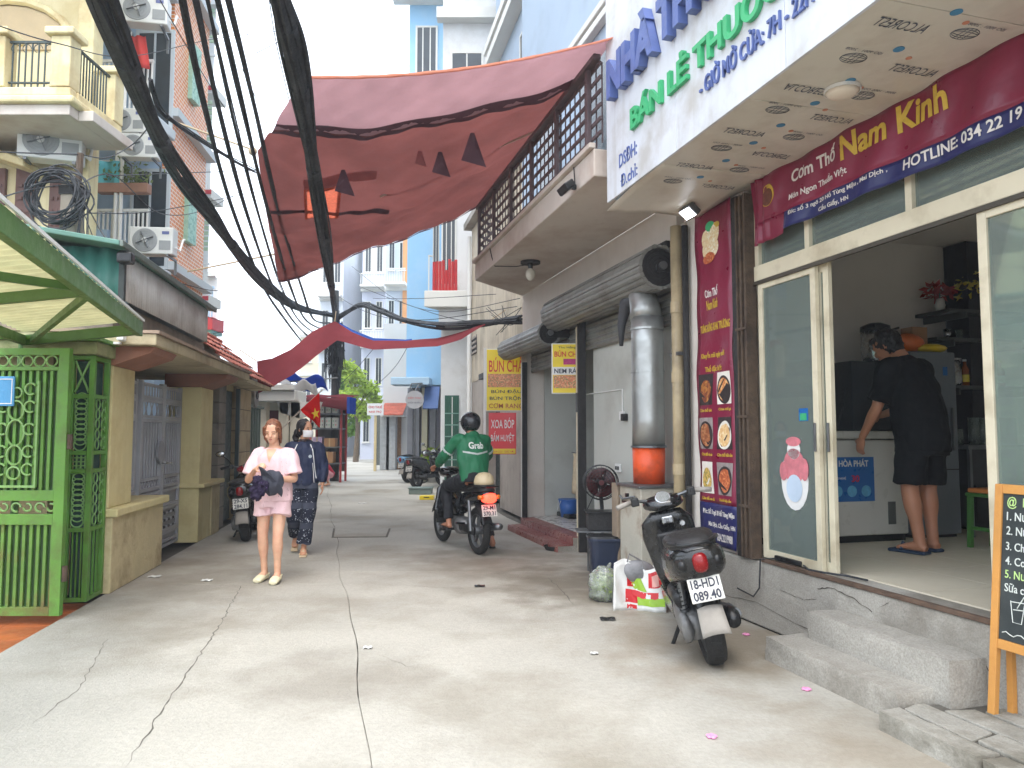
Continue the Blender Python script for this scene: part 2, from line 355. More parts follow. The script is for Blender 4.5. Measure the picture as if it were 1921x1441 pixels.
def gpane(x0, x1, y, nm, gl):
    f = MB(); t = .055
    f.box(x0, x0 + t, y, y + .035, Ls + .005, zb0 - .001).box(x1 - t, x1, y, y + .035, Ls + .005, zb0 - .001)
    f.box(x0 + t, x1 - t, y + .001, y + .034, Ls + .006, Ls + .07).box(x0 + t, x1 - t, y + .001, y + .034, zb0 - .07, zb0 - .002)
    o = part(nm, f, CREAMF, fr_, bev=.003)
    part('pane', MB().box(x0 + t, x1 - t, y + .015, y + .021, Ls + .07, zb0 - .07), gl, o)
    part('pull', MB().box(x1 - t + .012, x1 - t + .03, y - .014, y, 1.35, 1.55), STEEL, o, bev=.003)
    return o
gpane(-.16, .52, .04, 'sliding_pane', GLASSD)
gpane(.46, .60, .085, 'second_sliding_edge', GLASSD)
gpane(1.83, 3.1, .04, 'sliding_pane', GLASSD)
# dark rusty shutter rails beside the banner
rl = thing('shutter_rail_bundle', FR, (-.3, .0, .5), 'dark rusty folding shutter pushed together beside the glass pane', 'shutter')
RUST = M('rusty_steel', (86, 70, 56), .8, .35, 14, .4, 60, dirt=(52, 40, 34), damt=.8, dscale=5)
DARKR = M('dark_frame', (40, 38, 38), .7, .3, 9, .2)
part('side_channel', MB().box(-.41, -.33, -.03, .06, .5, 3.42), DARKR, rl, bev=.004)
for i in range(5):
    part('folded_slat', MB().box(-.325 + i * .03, -.307 + i * .03, -.05 + .012 * (i % 2), .05, .505, 3.4), RUST, rl, bev=.003)
for z in (.9, 1.6, 2.3): part('cross_strap', MB().box(-.33, -.18, -.062, -.054, z, z + .02), RUST, rl)
# ---------------- sign box
SO = -.92; SX0 = FR.pw(1143, 362, SO).x; SZ = 3.46
sg = thing('pharmacy_sign_box', FR, (SX0, SO, SZ), 'large white pharmacy sign box with raised blue and green lettering', 'sign')
PANEL = M('sign_panel', (206, 210, 216), .45, .04, 1.4, .04, dirt=(160, 154, 142), damt=.6, streak=.35, dscale=2.2)
seams = [SX0, SX0 + 1.22, SX0 + 2.44, SX0 + 3.66, 4.9]
for a, b in zip(seams, seams[1:]):
    part('panel', MB().box(a + .001, b - .003, SO - .02, SO, SZ - .02, 5.9), PANEL, sg, bev=.002)
part('side_panel', MB().box(SX0 + .002, SX0 + .02, SO + .001, -.005, SZ + .012, 5.9), PANEL, sg)
part('top_panel', MB().box(SX0 + .021, 4.9, SO + .001, -.005, 5.88, 5.9), PANEL, sg)
BLUEL = M('blue_letter', (84, 102, 158), .5, .15, 8, .1); GREENL = M('green_letter', (58, 170, 112), .5, .1, 8, .05)
def sline(s, pa, pb, hpx, mat, depth, nm, bold, off=-.021):
    """lettering line from pixel pa (baseline left) to pixel pb (baseline right) with the height given at its left end"""
    a = FR.pw(*pa, SO + off); b = FR.pw(*pb, SO + off); t = FR.pw(pa[0], pa[1] - hpx, SO + off)
    part(nm, text_mb(s, a.x, b.x, a.z, a.z + (t.z - a.z), SO + off, depth, bold), mat, sg)
sline('NHÀ THUỐC T', (1153, 192), (1545, -150), 112, BLUEL, .075, 'large_lettering', .05)
sline('BÁN LẺ THUỐC TH', (1188, 246), (1580, -62), 62, GREENL, .03, 'green_lettering', .03)
sline('- GIỜ MỞ CỬA: 7H - 22H', (1315, 183), (1530, 34), 42, BLUEL, .015, 'small_lettering', .006)
sline('DSĐH:', (1162, 316), (1195, 287), 27, BLUEL, .004, 'small_lettering', .006)
sline('Đ.chỉ:', (1165, 352), (1196, 325), 24, BLUEL, .004, 'small_lettering', .006)
# soffit of printed film
FILM = M('soffit_film', (206, 200, 186), .4, .05, 2, .25, 5, dirt=(176, 164, 146), damt=.5, dscale=2.5)
ed = [SX0 - .06, SX0 + .95, SX0 + 2.05, SX0 + 3.1, 4.9]
for i, (a, b) in enumerate(zip(ed, ed[1:])):
    if i == 0:
        def sf(u, v, a=a, b=b):
            x = a + (b - a) * u; y = SO + .002 + (.0 - SO - .01) * v
            return (x, y, SZ - .012 - .055 * (1 - u) ** 3 * (1 - .3 * v) - .008 * math.sin(v * 9 + u * 5) * (1 - u))
        part('soffit_film', MB().grid(sf, 14, 12), FILM, sg, solid=.003, smooth=True)
    else: part('soffit_film', MB().box(a + .004, b, SO + .002, -.006, SZ - .014, SZ - .004), FILM, sg, bev=.002)
SFT = M('film_print', (74, 80, 92), .6, .1); SFB = M('film_print_blue', (70, 130, 166), .6, .1); SFO = M('film_print_orange', (196, 132, 104), .6, .1)
def soff_text(s, x, y, wdt, hgt, flip, mat=SFT):
    vs, fs = text_raw(s, .0, .0); xs = [v.x for v in vs]; ys = [v.y for v in vs]; a, b, c, d = min(xs), max(xs), min(ys), max(ys)
    m = MB(); sgn = -1 if flip else 1
    m.add([(x + sgn * ((v.y - c) / (d - c) - .5) * hgt * -1, y + sgn * ((v.x - a) / (b - a) - .5) * wdt * 1, SZ - .0172) for v in vs], fs)
    part('film_lettering', m, mat, sg)
def globe(x, y, r):
    m = MB()
    for q in (.35, .7, 1): m.tube([(x + r * q * math.cos(t * PI / 12), y + r * 1.5 * math.sin(t * PI / 12), SZ - .016) for t in range(25)], .0016, 3, False)
    for q in (-.5, 0, .5): m.tube([(x - r, y + q * r, SZ - .016), (x + r, y + q * r, SZ - .016)], .0016, 3, False)
    part('film_globe', m, SFT, sg)
def dot(x, y, r, mat=SFB): part('film_mark', MB().lathe([(r, SZ - .0175), (r, SZ - .015)], (x, y, 0), 'z', 14), mat, sg)
for i, x in enumerate([SX0 + .62, SX0 + .98, SX0 + 1.32, SX0 + 1.62, SX0 + 1.95, SX0 + 2.25, SX0 + 2.6, SX0 + 2.95]):
    fl = i % 3 != 2
    soff_text('ALCOREST', x, -.66 if i % 2 else -.25, .3, .075, fl); globe(x + .02, -.3 if i % 2 else -.66, .05)
    soff_text('ISO 9001 : 2008', x + .1, -.25 if i % 2 else -.66, .22, .022, fl); dot(x + .16, -.5, .028); dot(x + .1, -.38, .016, SFO)
cl_ = thing('round_ceiling_lamp', FR, FR.pz(1580, 168, SZ - .02), 'round white ceiling lamp under the printed soffit', 'lamp')
o = ORG[cl_.name]; part('base', MB().lathe([(.1, SZ - .035), (.1, SZ - .016)], (o.x, o.y, 0), 'z', 28), PAPER, cl_, smooth=False)
part('diffuser', MB().lathe([(.02, SZ - .062), (.07, SZ - .056), (.095, SZ - .036)], (o.x, o.y, 0), 'z', 28), M('lamp_diffuser', (226, 214, 196), .5, .05, 3, 0), cl_, smooth=True)
# small lit flood light at the soffit end
fo = FR.pd(1294, 396, 6.25); fl_ = thing('flood_light', FR, fo, 'small lit flood light hanging from the soffit over the vertical banner', 'lamp')
part('bracket', MB().tube([(fo.x, fo.y, SZ - .02), (fo.x, fo.y, fo.z + .05)], .012, 6).box(fo.x - .07, fo.x + .07, fo.y - .012, fo.y + .012, fo.z + .04, fo.z + .055), STEEL, fl_)
hd = MB().box(-.09, .09, -.03, .03, -.055, .055).move(Matrix.Translation(fo) @ Matrix.Rotation(math.radians(50), 4, 'X')); part('housing', hd, STEEL, fl_, bev=.008)
ln = MB().box(-.078, .078, -.036, -.031, -.045, .045).move(Matrix.Translation(fo) @ Matrix.Rotation(math.radians(50), 4, 'X')); part('lens', ln, M('lit_lens', (255, 255, 255), .3, 0, 1, 0, emit=(240, 246, 255), estr=6), fl_)

# ---------------- banners
MAROON = M('maroon_banner', (126, 26, 58), .38, .16, 2.2, .5, 4, coat=.15); NAVYB = M('navy_banner', (32, 36, 92), .4, .14, 3, .4, 5)
GOLD = M('gold_print', (206, 172, 62), .45, .15, 20, 0); WHITEP = M('white_print', (226, 220, 214), .5, .05, 9, 0)
bn = thing('long_shop_banner', FR, (-.1, -.012, 2.95), 'long maroon and navy restaurant banner above the open door', 'banner')
def bwave(x, z): return .012 * math.sin(x * 7 + z * 3) + .01 * math.sin(x * 17 - z * 9) + (.018 * math.sin((x + .1) * 60) * math.exp(-((x + .1) / .17) ** 2) if x < .6 else 0)
def bsheet(x0, x1, z0, z1, y, nu, nv): return MB().grid(lambda u, v: (x0 + (x1 - x0) * u, y + bwave(x0 + (x1 - x0) * u, z0 + (z1 - z0) * v), z0 + (z1 - z0) * v), nu, nv)
BY = -.03
def shear(mb):      # the navy strip widens towards the far right like on the print
    return mb
part('maroon_cloth', bsheet(-.1, 4.5, 3.1, 3.455, BY, 180, 10), MAROON, bn, smooth=True, solid=.002)
part('navy_strip', bsheet(.3, 4.5, 2.975, 3.1, BY, 150, 5), NAVYB, bn, smooth=True, solid=.002)
part('maroon_corner', bsheet(-.1, .3, 2.94, 3.1, BY, 40, 5), MAROON, bn, smooth=True, solid=.002)
def btext(s, x0, x1, z0, z1, mat, bold=.015):
    m = text_mb(s, x0, x1, z0, z1, BY - .004, .002, bold)
    for v in m.v: v.y += bwave(v.x, v.z)
    part('lettering', m, mat, bn)
btext('Cơm Thố', .38, .86, 3.29, 3.41, WHITEP, .02); btext('Nam Kinh', .92, 1.75, 3.255, 3.42, GOLD, .03)
btext('Món Ngon Thuần Việt', .36, .96, 3.155, 3.225, WHITEP, .015)
btext('Đ/c: số 3 ngõ 20 Hồ Tùng Mậu , Mai Dịch ,', .36, 1.3, 3.05, 3.098, WHITEP, .01); btext('Cầu Giấy, HN', .66, .95, 2.988, 3.035, WHITEP, .01)
btext('HOTLINE: 034 22 19 98', 1.42, 2.3, 3.02, 3.085, WHITEP, .015)
lg = MB().lathe([(.085, BY - .004), (.085, BY - .001)], (.12, 0, 3.28), 'y', 30)
for v in lg.v: v.y += bwave(v.x, v.z)
part('round_emblem', lg, GOLD, bn); lg = MB().lathe([(.066, BY - .006), (.066, BY - .003)], (.125, 0, 3.265), 'y', 30)
for v in lg.v: v.y += bwave(v.x, v.z)
part('emblem_bowl', lg, M('emblem_brown', (110, 62, 48), .5, .4, 30, 0), bn)
# vertical banner with the dishes
vb = thing('vertical_menu_banner', FR, (-.7, -.01, .53), 'tall narrow maroon menu banner with six food pictures and navy foot', 'banner')
VX0, VX1 = -1.0, -.42
def vwave(x, z): return .008 * math.sin(z * 4 + x * 9) + .006 * math.sin(z * 11 - x * 14)
def vsheet(x0, x1, z0, z1, y, nu, nv): return MB().grid(lambda u, v: (x0 + (x1 - x0) * u, y + vwave(x0 + (x1 - x0) * u, z0 + (z1 - z0) * v), z0 + (z1 - z0) * v), nu, nv)
part('maroon_cloth', vsheet(VX0, VX1, .885, 3.44, -.02, 8, 60), MAROON, vb, smooth=True, solid=.002)
part('navy_foot', vsheet(VX0, VX1, .53, .884, -.02, 8, 10), NAVYB, vb, smooth=True, solid=.002)
def vtext(s, x0, x1, z0, z1, mat, bold=.015):
    m = text_mb(s, VX0 + x0, VX0 + x1, z0, z1, -.024, .002, bold)
    for v in m.v: v.y += vwave(v.x, v.z)
    part('lettering', m, mat, vb)
vtext('Cơm Thố', .16, .36, 2.66, 2.75, WHITEP); vtext('Nam Kinh', .17, .37, 2.55, 2.635, GOLD)
vtext('TƯNG BỪNG KHAI TRƯƠNG', .05, .54, 2.36, 2.45, GOLD); vtext('Khuyến mãi ngày mới', .08, .45, 2.12, 2.19, GOLD); vtext('Thố đặc biệt', .13, .4, 2.0, 2.07, GOLD)
vtext('Đ/c: Số 3 ngõ 20 Hồ Tùng Mậu', .05, .55, .775, .84, WHITEP); vtext('Mai Dịch, Cầu Giấy, HN', .13, .56, .675, .735, WHITEP); vtext('034.2219988', .28, .52, .575, .64, WHITEP)
def food_mat(i, a, b, c):
    m = bpy.data.materials.new('food_print_%d' % i); m.use_nodes = True; n = m.node_tree.nodes; l = m.node_tree.links; bs = n['Principled BSDF']; tc = n.new('ShaderNodeTexCoord')
    t = n.new('ShaderNodeTexVoronoi'); t.inputs['Scale'].default_value = 34 + 5 * i; l.new(tc.outputs['Object'], t.inputs[0]); rp = n.new('ShaderNodeValToRGB'); l.new(t.outputs['Color'], rp.inputs[0])
    rp.color_ramp.elements[0].color = C(*a); rp.color_ramp.elements[1].color = C(*b); e = rp.color_ramp.elements.new(.55); e.color = C(*c); l.new(rp.outputs[0], bs.inputs['Base Color']); bs.inputs['Roughness'].default_value = .4; return m
FD = [food_mat(0, (92, 40, 26), (206, 150, 70), (140, 70, 40)), food_mat(1, (190, 104, 60), (236, 206, 150), (216, 150, 90)), food_mat(2, (120, 66, 44), (204, 150, 104), (160, 96, 62)),
      food_mat(3, (214, 160, 96), (244, 226, 190), (232, 196, 140)), food_mat(4, (120, 130, 60), (232, 204, 130), (210, 170, 90)), food_mat(5, (150, 66, 40), (224, 150, 96), (190, 100, 62))]
DARKB = M('picture_dark', (52, 44, 44), .5, .3, 20, 0); PLATE = M('plate_print', (232, 226, 214), .5, .08, 20, 0)
k = 0
for zc in (1.86, 1.48, 1.1):
    for xc in (.14, .42):
        m = vsheet(VX0 + xc - .105, VX0 + xc + .105, zc - .135, zc + .135, -.0235, 4, 4); part('food_picture', m, [DARKB, PLATE, M('picture_grey', (150, 140, 136), .5, .3, 20, 0)][k % 3], vb)
        for r, y, mt in ((.1, -.0245, PLATE if k in (3, 4) else DARKB), (.082, -.0255, FD[k])):
            mm = MB().lathe([(r, y - .0006), (r, y)], (VX0 + xc, 0, zc - .015), 'y', 22)
            for v in mm.v: v.z = zc - .015 + (v.z - zc + .015) * 1.2; v.y += vwave(v.x, v.z)
            part('food_dish', mm, mt, vb)
        vtext('Cơm thố ' + ('bò', 'gà', 'xá xíu', 'hải sản', 'rau củ', 'thập cẩm')[k], xc - .09, xc + .1, zc - .195, zc - .16, GOLD); k += 1
pot = MB().lathe([(.075, 2.88), (.09, 2.93), (.09, 2.98)], (VX0 + .26, -.026, 0), 'z', 20)
for v in pot.v: v.y = -.0255 + (v.y + .026) * .01
part('pot_print', pot, M('pot_red', (206, 62, 36), .5, .15, 12, 0), vb)
NOOD = food_mat(6, (226, 190, 140), (250, 246, 236), (232, 214, 170))
for dx, dz, rx_, rz_, mt, yy in ((.26, 3.08, .13, .1, NOOD, -.0245), (.2, 3.17, .07, .09, NOOD, -.0248), (.31, 3.2, .08, .1, NOOD, -.025), (.25, 3.28, .06, .045, GREENL, -.0255), (.34, 3.27, .05, .03, GOLD, -.0258), (.24, 3.0, .1, .05, FD[5], -.026)):
    mm = MB().lathe([(1, 0), (1, .0006)], (0, 0, 0), 'y', 18); mm.v = [Vector((VX0 + dx + v.x * rx_, yy - v.y + vwave(VX0 + dx + v.x * rx_, dz + v.z * rz_), dz + v.z * rz_)) for v in mm.v]; part('bowl_print', mm, mt, vb)
# ---------------- steps
st = thing('door_steps', FR, (1.2, -.25, 0), 'two rough grey concrete steps below the restaurant door', 'steps')
def rough_box(x0, x1, y0, y1, z0, z1, seed, amp=.008):
    m = MB(); rr = random.Random(seed); nx, ny, nz = 22, 8, 5
    bm = bmesh.new(); bmesh.ops.create_grid(bm, x_segments=1, y_segments=1, size=1); bm.free()
    def face(f, nu, nv): m.grid(f, nu, nv)
    L = lambda a, b, t: a + (b - a) * t
    face(lambda u, v: (L(x0, x1, u), y0, L(z0, z1, v)), nx, nz); face(lambda u, v: (L(x1, x0, u), y1, L(z0, z1, v)), nx, nz)
    face(lambda u, v: (x0, L(y1, y0, u), L(z0, z1, v)), ny, nz); face(lambda u, v: (x1, L(y0, y1, u), L(z0, z1, v)), ny, nz)
    face(lambda u, v: (L(x0, x1, u), L(y0, y1, v), z1), nx, ny)
    from mathutils import noise as N
    cx, cy, cz = (x0 + x1) / 2, (y0 + y1) / 2, (z0 + z1) / 2
    for v in m.v:
        p = v * 7 + Vector((seed, 0, 0)); d = N.noise_vector(p) * amp + N.noise_vector(p * 4) * amp * .5
        e = sum(1 for a, b, c in ((v.x, x0, x1), (v.y, y0, y1), (v.z, -9, z1)) if min(abs(a - b), abs(a - c)) < .006)
        if e >= 2: d += (Vector((cx, cy, cz)) - v).normalized() * (.007 + .012 * max(0, N.noise(v * 9)))
        if v.z > z0 + .001: v += d
    return m
part('lower_step', rough_box(.58, 1.72, -.47, -.02, 0, .15, 3), RCONC, st, smooth=True)
part('upper_step', rough_box(.7, 1.82, -.24, .02, .0, .325, 8), RCONC, st, smooth=True)
# cracks and cement patches on the plinth
CRK = M('crack_dark', (62, 54, 46), .95, .3, 20, 0)
def crack(pts, wd, par, y=-.004):
    m = MB(); P_ = []
    for a, b in zip(pts, pts[1:]):
        for t in range(6):
            q = t / 6; P_.append(Vector((a[0] + (b[0] - a[0]) * q, y, a[1] + (b[1] - a[1]) * q + R_.uniform(-.006, .006))))
    P_.append(Vector((pts[-1][0], y, pts[-1][1])))
    m.tube(P_, [wd * R_.uniform(.3, 1) for _ in P_], 4); part('crack', m, CRK, par)
crack([(.52, .42), (.66, .455), (.85, .43), (1.02, .375)], .004, A_); crack([(.1, .33), (.35, .31), (.5, .34)], .002, A_); crack([(1.8, .30), (1.86, .22), (1.83, .12), (1.9, .03)], .004, A_); crack([(1.1, .43), (1.16, .46)], .002, A_); crack([(-.9, .12), (-.2, .17), (.5, .11)], .003, A_)
# ---------------- kerb and stone pavers at the right
kb = solo('pavement', MB().box(1.74, 4.6, -.52, -.002, -.05, .085), GROUT, FR, (1.74, -.5, 0), kind='structure')
PAV = M('worn_paver', (168, 164, 154), .9, .15, 3, .5, 30, dirt=(104, 98, 84), damt=.8, dscale=2.5, fine=.15)
xs = 1.74
for i in range(4):
    wd = R_.uniform(.55, .8)
    part('kerb_stone', rough_box(xs, xs + wd - .012, -.62, -.49, -.04, .1 + R_.uniform(-.006, .006), 20 + i, .006), PAV, kb, smooth=True); xs += wd
ys = [-.478, -.31, -.14, -.004]
for j in range(3):
    x = 1.75 + .08 * j
    while x < 4.4:
        wd = R_.uniform(.26, .6); k0 = R_.uniform(-.06, .06)
        m = MB().prism([(x + .006, ys[j] + .006), (x + wd - .006, ys[j] + .006 + k0 * .3), (x + wd - .006 + k0, ys[j + 1] - .006), (x + .006 + k0, ys[j + 1] - .006)], 'z', .03, .098 + R_.uniform(-.004, .006))
        part('paver', m, PAV, kb, bev=.006); x += wd
# ================================================================ RIGHT: noodle shop house (building B)
Bq = thing('noodle_shop_house', FR, (-3.9, 0, 0), 'white noodle shop house with long balcony over rolled up shutters', 'building')
part('front_wall', MB().box(-3.86, -1.42, .14, .3, 0, 3.3), GREYW, Bq)
part('upper_front_wall', MB().box(-6.6, -1.42, .02, .3, 2.98, 3.72), WHITEW, Bq)
part('corner_pier', MB().box(-6.62, -6.32, .0, .3, 0, 2.979), WHITEW, Bq, bev=.01)
part('end_wall', MB().box(-6.62, -6.4, .301, 4, 0, 13), WHITEW, Bq)
part('room_end_wall', MB().box(-6.399, -6.33, .302, 2.6, 0, 2.97), GREYW, Bq)
part('room_back_wall', MB().box(-6.32, -3.9, 2.5, 2.6, 0, 2.97), GREYW, Bq)
part('room_near_wall', MB().box(-3.9, -3.8, .301, 2.6, 0, 2.97), GREYW, Bq)
part('room_ceiling', MB().box(-6.32, -3.8, .301, 2.6, 2.971, 3.1), GREYW, Bq)
part('room_floor', MB().box(-6.32, -3.9, .1, 2.5, 0, .19), M('pale_tile_floor', (212, 210, 204), .3, .06, 2, .03), Bq)
# upper storeys: blue-grey wall set back behind the balcony, with string courses
UPW = M('blue_grey_wall', (168, 186, 204), .85, .06, .8, .1, dirt=(140, 154, 168), damt=.3)
part('upper_storeys', MB().box(-6.62, -1.42, .02, .3, 3.98, 13), UPW, Bq)
TRIM = M('pale_trim', (216, 216, 210), .8, .05, 2, .1)
for z in (6.4, 6.55, 9.4, 9.55, 12.3): part('string_course', MB().box(-6.7, -1.42, -.08, .019, z, z + .09), TRIM, Bq, bev=.01)
for x in (-5.6, -3.9, -2.5): part('balcony_door', MB().box(x, x + .9, -.01, .018, 4.0, 6.1), DARKGL, Bq, bev=.01)
part('roof', MB().box(-6.7, -1.42, .02, 4.1, 13.001, 13.15), RCONC, Bq)
# balcony
Z0, Z1, BW = 3.72, 3.97, -1.0; bx0, bx1 = -5.62, -1.0
SOFF = M('balcony_plaster', (206, 198, 188), .85, .07, 1, .15, dirt=(168, 146, 132), damt=.7, dscale=.9, streak=.2)
part('balcony_slab', MB().prism([(bx0, BW), (bx1, BW), (bx1, .019), (-6.6, .019)], 'z', Z0, Z1), SOFF, Bq, bev=.012)
part('balcony_lip', MB().box(bx0 - .02, bx1, BW - .04, BW + .02, Z1 + .001, Z1 + .05), SOFF, Bq, bev=.008)
RAIL = M('brown_rail', (92, 78, 80), .6, .2, 6, .15); zt = 4.78
for i in range(6):
    x = bx0 + .06 + i * .86
    part('rail_post', MB().box(x, x + .055, BW + .02, BW + .06, Z1 + .051, zt), RAIL, Bq, bev=.004)
for k in range(6):
    z = Z1 + .14 + k * .125
    part('rail_slat', MB().box(bx0, bx1, BW + .061, BW + .08, z, z + .035), RAIL, Bq, bev=.003)
    part('end_rail_slat', MB().bar((bx0 + .02, BW + .09, z + .017), (bx0 - .5, -.45, z + .017), .02, .035), RAIL, Bq)
for i in range(34):
    x = bx0 + .15 + i * .135
    if i == 0: bl = part('rail_bar', MB().box(x, x + .012, BW + .081, BW + .092, Z1 + .06, zt - .02), RAIL, Bq)
    else: inst(bl, Bq, (i * .135, 0, 0))
part('hand_rail', MB().box(bx0, bx1, BW + .005, BW + .075, zt + .001, zt + .05), RAIL, Bq, bev=.006)
# folded awning cloth draped over the far end of the rail
# flood light on the balcony fascia
o = FR.pw(1062, 352, BW - .1); t = thing('dark_flood_light', FR, o, 'dark unlit flood light fixed under the balcony edge', 'lamp')
part('bracket', MB().box(o.x - .02, o.x + .02, o.y, BW - .005, o.z - .01, o.z + .03), BLACKP, t); part('housing', MB().box(-.11, .11, -.05, .05, -.035, .035).move(Matrix.Translation(o) @ Matrix.Rotation(.6, 4, 'X')), BLACKP, t, bev=.01)
part('glass_front', MB().box(-.095, .095, -.042, .042, -.041, -.036).move(Matrix.Translation(o) @ Matrix.Rotation(.6, 4, 'X')), DARKGL, t)
part('cord', MB().tube([(o.x, BW - .01, o.z), (o.x - .03, BW - .01, Z1 - .05), (o.x - .1, BW + .01, Z1 + .1)], .005, 5), WIRE, t)
# bulb under the balcony
o = FR.pz(995, 492, Z0 - .01); t = thing('bare_bulb_lamp', FR, o, 'bare glass bulb on a dark round base under the balcony', 'lamp')
part('base', MB().lathe([(.13, Z0 - .03), (.13, Z0 - .001)], (o.x, o.y, 0), 'z', 22), DARKR, t); part('socket', MB().lathe([(.03, Z0 - .1), (.035, Z0 - .03)], (o.x, o.y, 0), 'z', 12), BLACKP, t)
part('bulb', MB().ball((o.x, o.y, Z0 - .17), (.065, .065, .085)), M('bulb_glass', (206, 200, 186), .15, .05, 3, 0), t, smooth=True)
part('cord', MB().tube([(o.x, o.y, Z0 - .035), (o.x - .25, o.y - .12, Z0 - .02), (o.x - .35, BW + .03, Z0 - .01), (o.x - .34, BW - .012, Z0 + .1), (o.x - .45, BW - .012, Z1)], .006, 5), WIRE, t)
# roller shutters
SLAT = M('shutter_slat', (140, 140, 134), .5, .16, 4, .08, 20, metal=.35, dirt=(92, 84, 74), damt=.6, dscale=2.4)
def roller(x0, x1, y, z, r, n, label, curtain):
    t = thing('roller_shutter', FR, (x1, y, z - r), label, 'shutter', 'rolled up shutters of the noodle shop')
    for k in range(n):
        a0 = 2 * PI * k / n; a1 = 2 * PI * (k + .92) / n; rr = r * (1 - .03 * (k % 2))
        pl = [(y + rr * math.cos(a0), z + rr * math.sin(a0)), (y + (rr + .006) * math.cos((a0 + a1) / 2), z + (rr + .006) * math.sin((a0 + a1) / 2)), (y + rr * math.cos(a1), z + rr * math.sin(a1)), (y + .86 * r * math.cos(a1), z + .86 * r * math.sin(a1)), (y + .86 * r * math.cos(a0), z + .86 * r * math.sin(a0))]
        part('shutter_slat', MB().prism(pl, 'x', x0, x1), SLAT, t)
    part('drum', MB().lathe([(.85 * r, x0 + .01), (.85 * r, x1 - .02)], (0, y, z), 'x', 20), DARKR, t)
    for q in (.8, .62, .44, .26): part('coil_ring', MB().tube([(x1 - .018, y + q * r * math.cos(2*PI*i/20), z + q * r * math.sin(2*PI*i/20)) for i in range(21)], .009, 5, False), DARKR, t)
    part('axle', MB().lathe([(.04, x1 - .05), (.04, x1 + .08)], (0, y, z), 'x', 12), STEEL, t)
    part('end_bracket', MB().box(x1 + .03, x1 + .045, y - .05, .13, z - .06, z + .06), DARKR, t)
    part('hood', MB().box(x0, x1, y + r * .3, y + r + .04, z + r * .98, z + r * 1.2), DARKR, t)
    zz = z - .05
    for k in range(curtain): part('curtain_slat', MB().prism([(.085, zz), (.07, zz - .035), (.085, zz - .068), (.1, zz - .035)], 'x', x0, x1), SLAT, t); zz -= .07
    return t
roller(-4.55, -1.5, -.12, 3.08, .22, 22, 'large rolled up grey shutter with a dark coiled end beside the pipe', 7)
roller(-6.75, -4.6, -.2, 2.84, .165, 18, 'smaller rolled up grey shutter above the yellow noodle signs', 5)
# door posts
p2x = FR.pw(1092, 1000, 0).x
t = thing('shutter_guide_post', FR, (p2x, 0, 0), 'cream steel guide post with dark channel under the hanging noodle sign', 'post')
part('post', MB().box(p2x - .09, p2x - .01, -.04, .04, .0, 2.85), CREAMF, t, bev=.004); part('channel', MB().box(p2x - .008, p2x + .04, -.05, .05, .0, 2.9), DARKR, t, bev=.003)
part('lock_plate', MB().box(p2x - .07, p2x - .03, -.052, -.041, 1.75, 2.0), STEEL, t)
p3x = FR.pw(985, 970, -.05).x
t = thing('white_corner_post', FR, (p3x, -.05, 0), 'white steel corner post with dark edge beside the red massage sign', 'post')
part('post', MB().box(p3x - .09, p3x - .02, -.09, -.02, .0, 2.6), PAPER, t, bev=.004); part('dark_edge', MB().box(p3x - .018, p3x + .03, -.095, -.02, 0, 2.6), DARKR, t, bev=.003)
# steps of red tiles
RT = M('red_tile', (132, 62, 56), .35, .15, 5, .06, dirt=(170, 140, 128), damt=.4, dscale=3)
t = thing('red_tiled_step', FR, (-5.1, -.2, 0), 'low doorstep faced with glossy red tiles at the noodle shop', 'steps')
part('core', MB().box(-6.25, -3.98, -.3, .09, -.05, .07).box(-6.25, -3.98, -.1, .09, .071, .17), RCONC, t)
for i in range(7):
    x = -6.26 + i * .326
    for nm, b in (('tread_tile', (-.32, -.105, .071, .085)), ('riser_tile', (-.325, -.301, -.02, .07)), ('tread_tile', (-.115, .09, .171, .186)), ('riser_tile', (-.118, -.101, .086, .17))):
        part(nm, MB().box(x + .002, x + .324, b[0], b[1], b[2], b[3]), RT, t, bev=.003)
# floor patch of red tile beyond
# tan pipe
o = FR.pw(1275, 900, -.06); t = thing('tan_drain_pipe', FR, (o.x, -.06, 0), 'tall tan drain pipe running up beside the maroon menu banner', 'pipe')
PIPE = M('tan_pvc', (176, 158, 124), .5, .15, 3, .1, dirt=(98, 84, 66), damt=.7, dscale=1.6)
part('pipe', MB().tube([(o.x, -.06, .0), (o.x, -.06, 3.42)], .055, 16), PIPE, t, smooth=True)
for z in (1.1, 1.95, 2.6): part('coupling', MB().lathe([(.062, z), (.062, z + .1)], (o.x, -.06, 0), 'z', 16), PIPE, t)
for z in (.9, 2.2): part('clamp', MB().box(o.x - .08, o.x + .08, -.1, -.015, z, z + .03), STEEL, t)
part('dark_pipe', MB().tube([(o.x + .11, -.03, .0), (o.x + .11, -.03, 3.4)], .03, 10), DARKR, t, smooth=True)
# wall between pipe and banner
part('pipe_wall', MB().box(-1.419, -1.221, .0, .12, 0, 3.45), WHITEW, Bq)
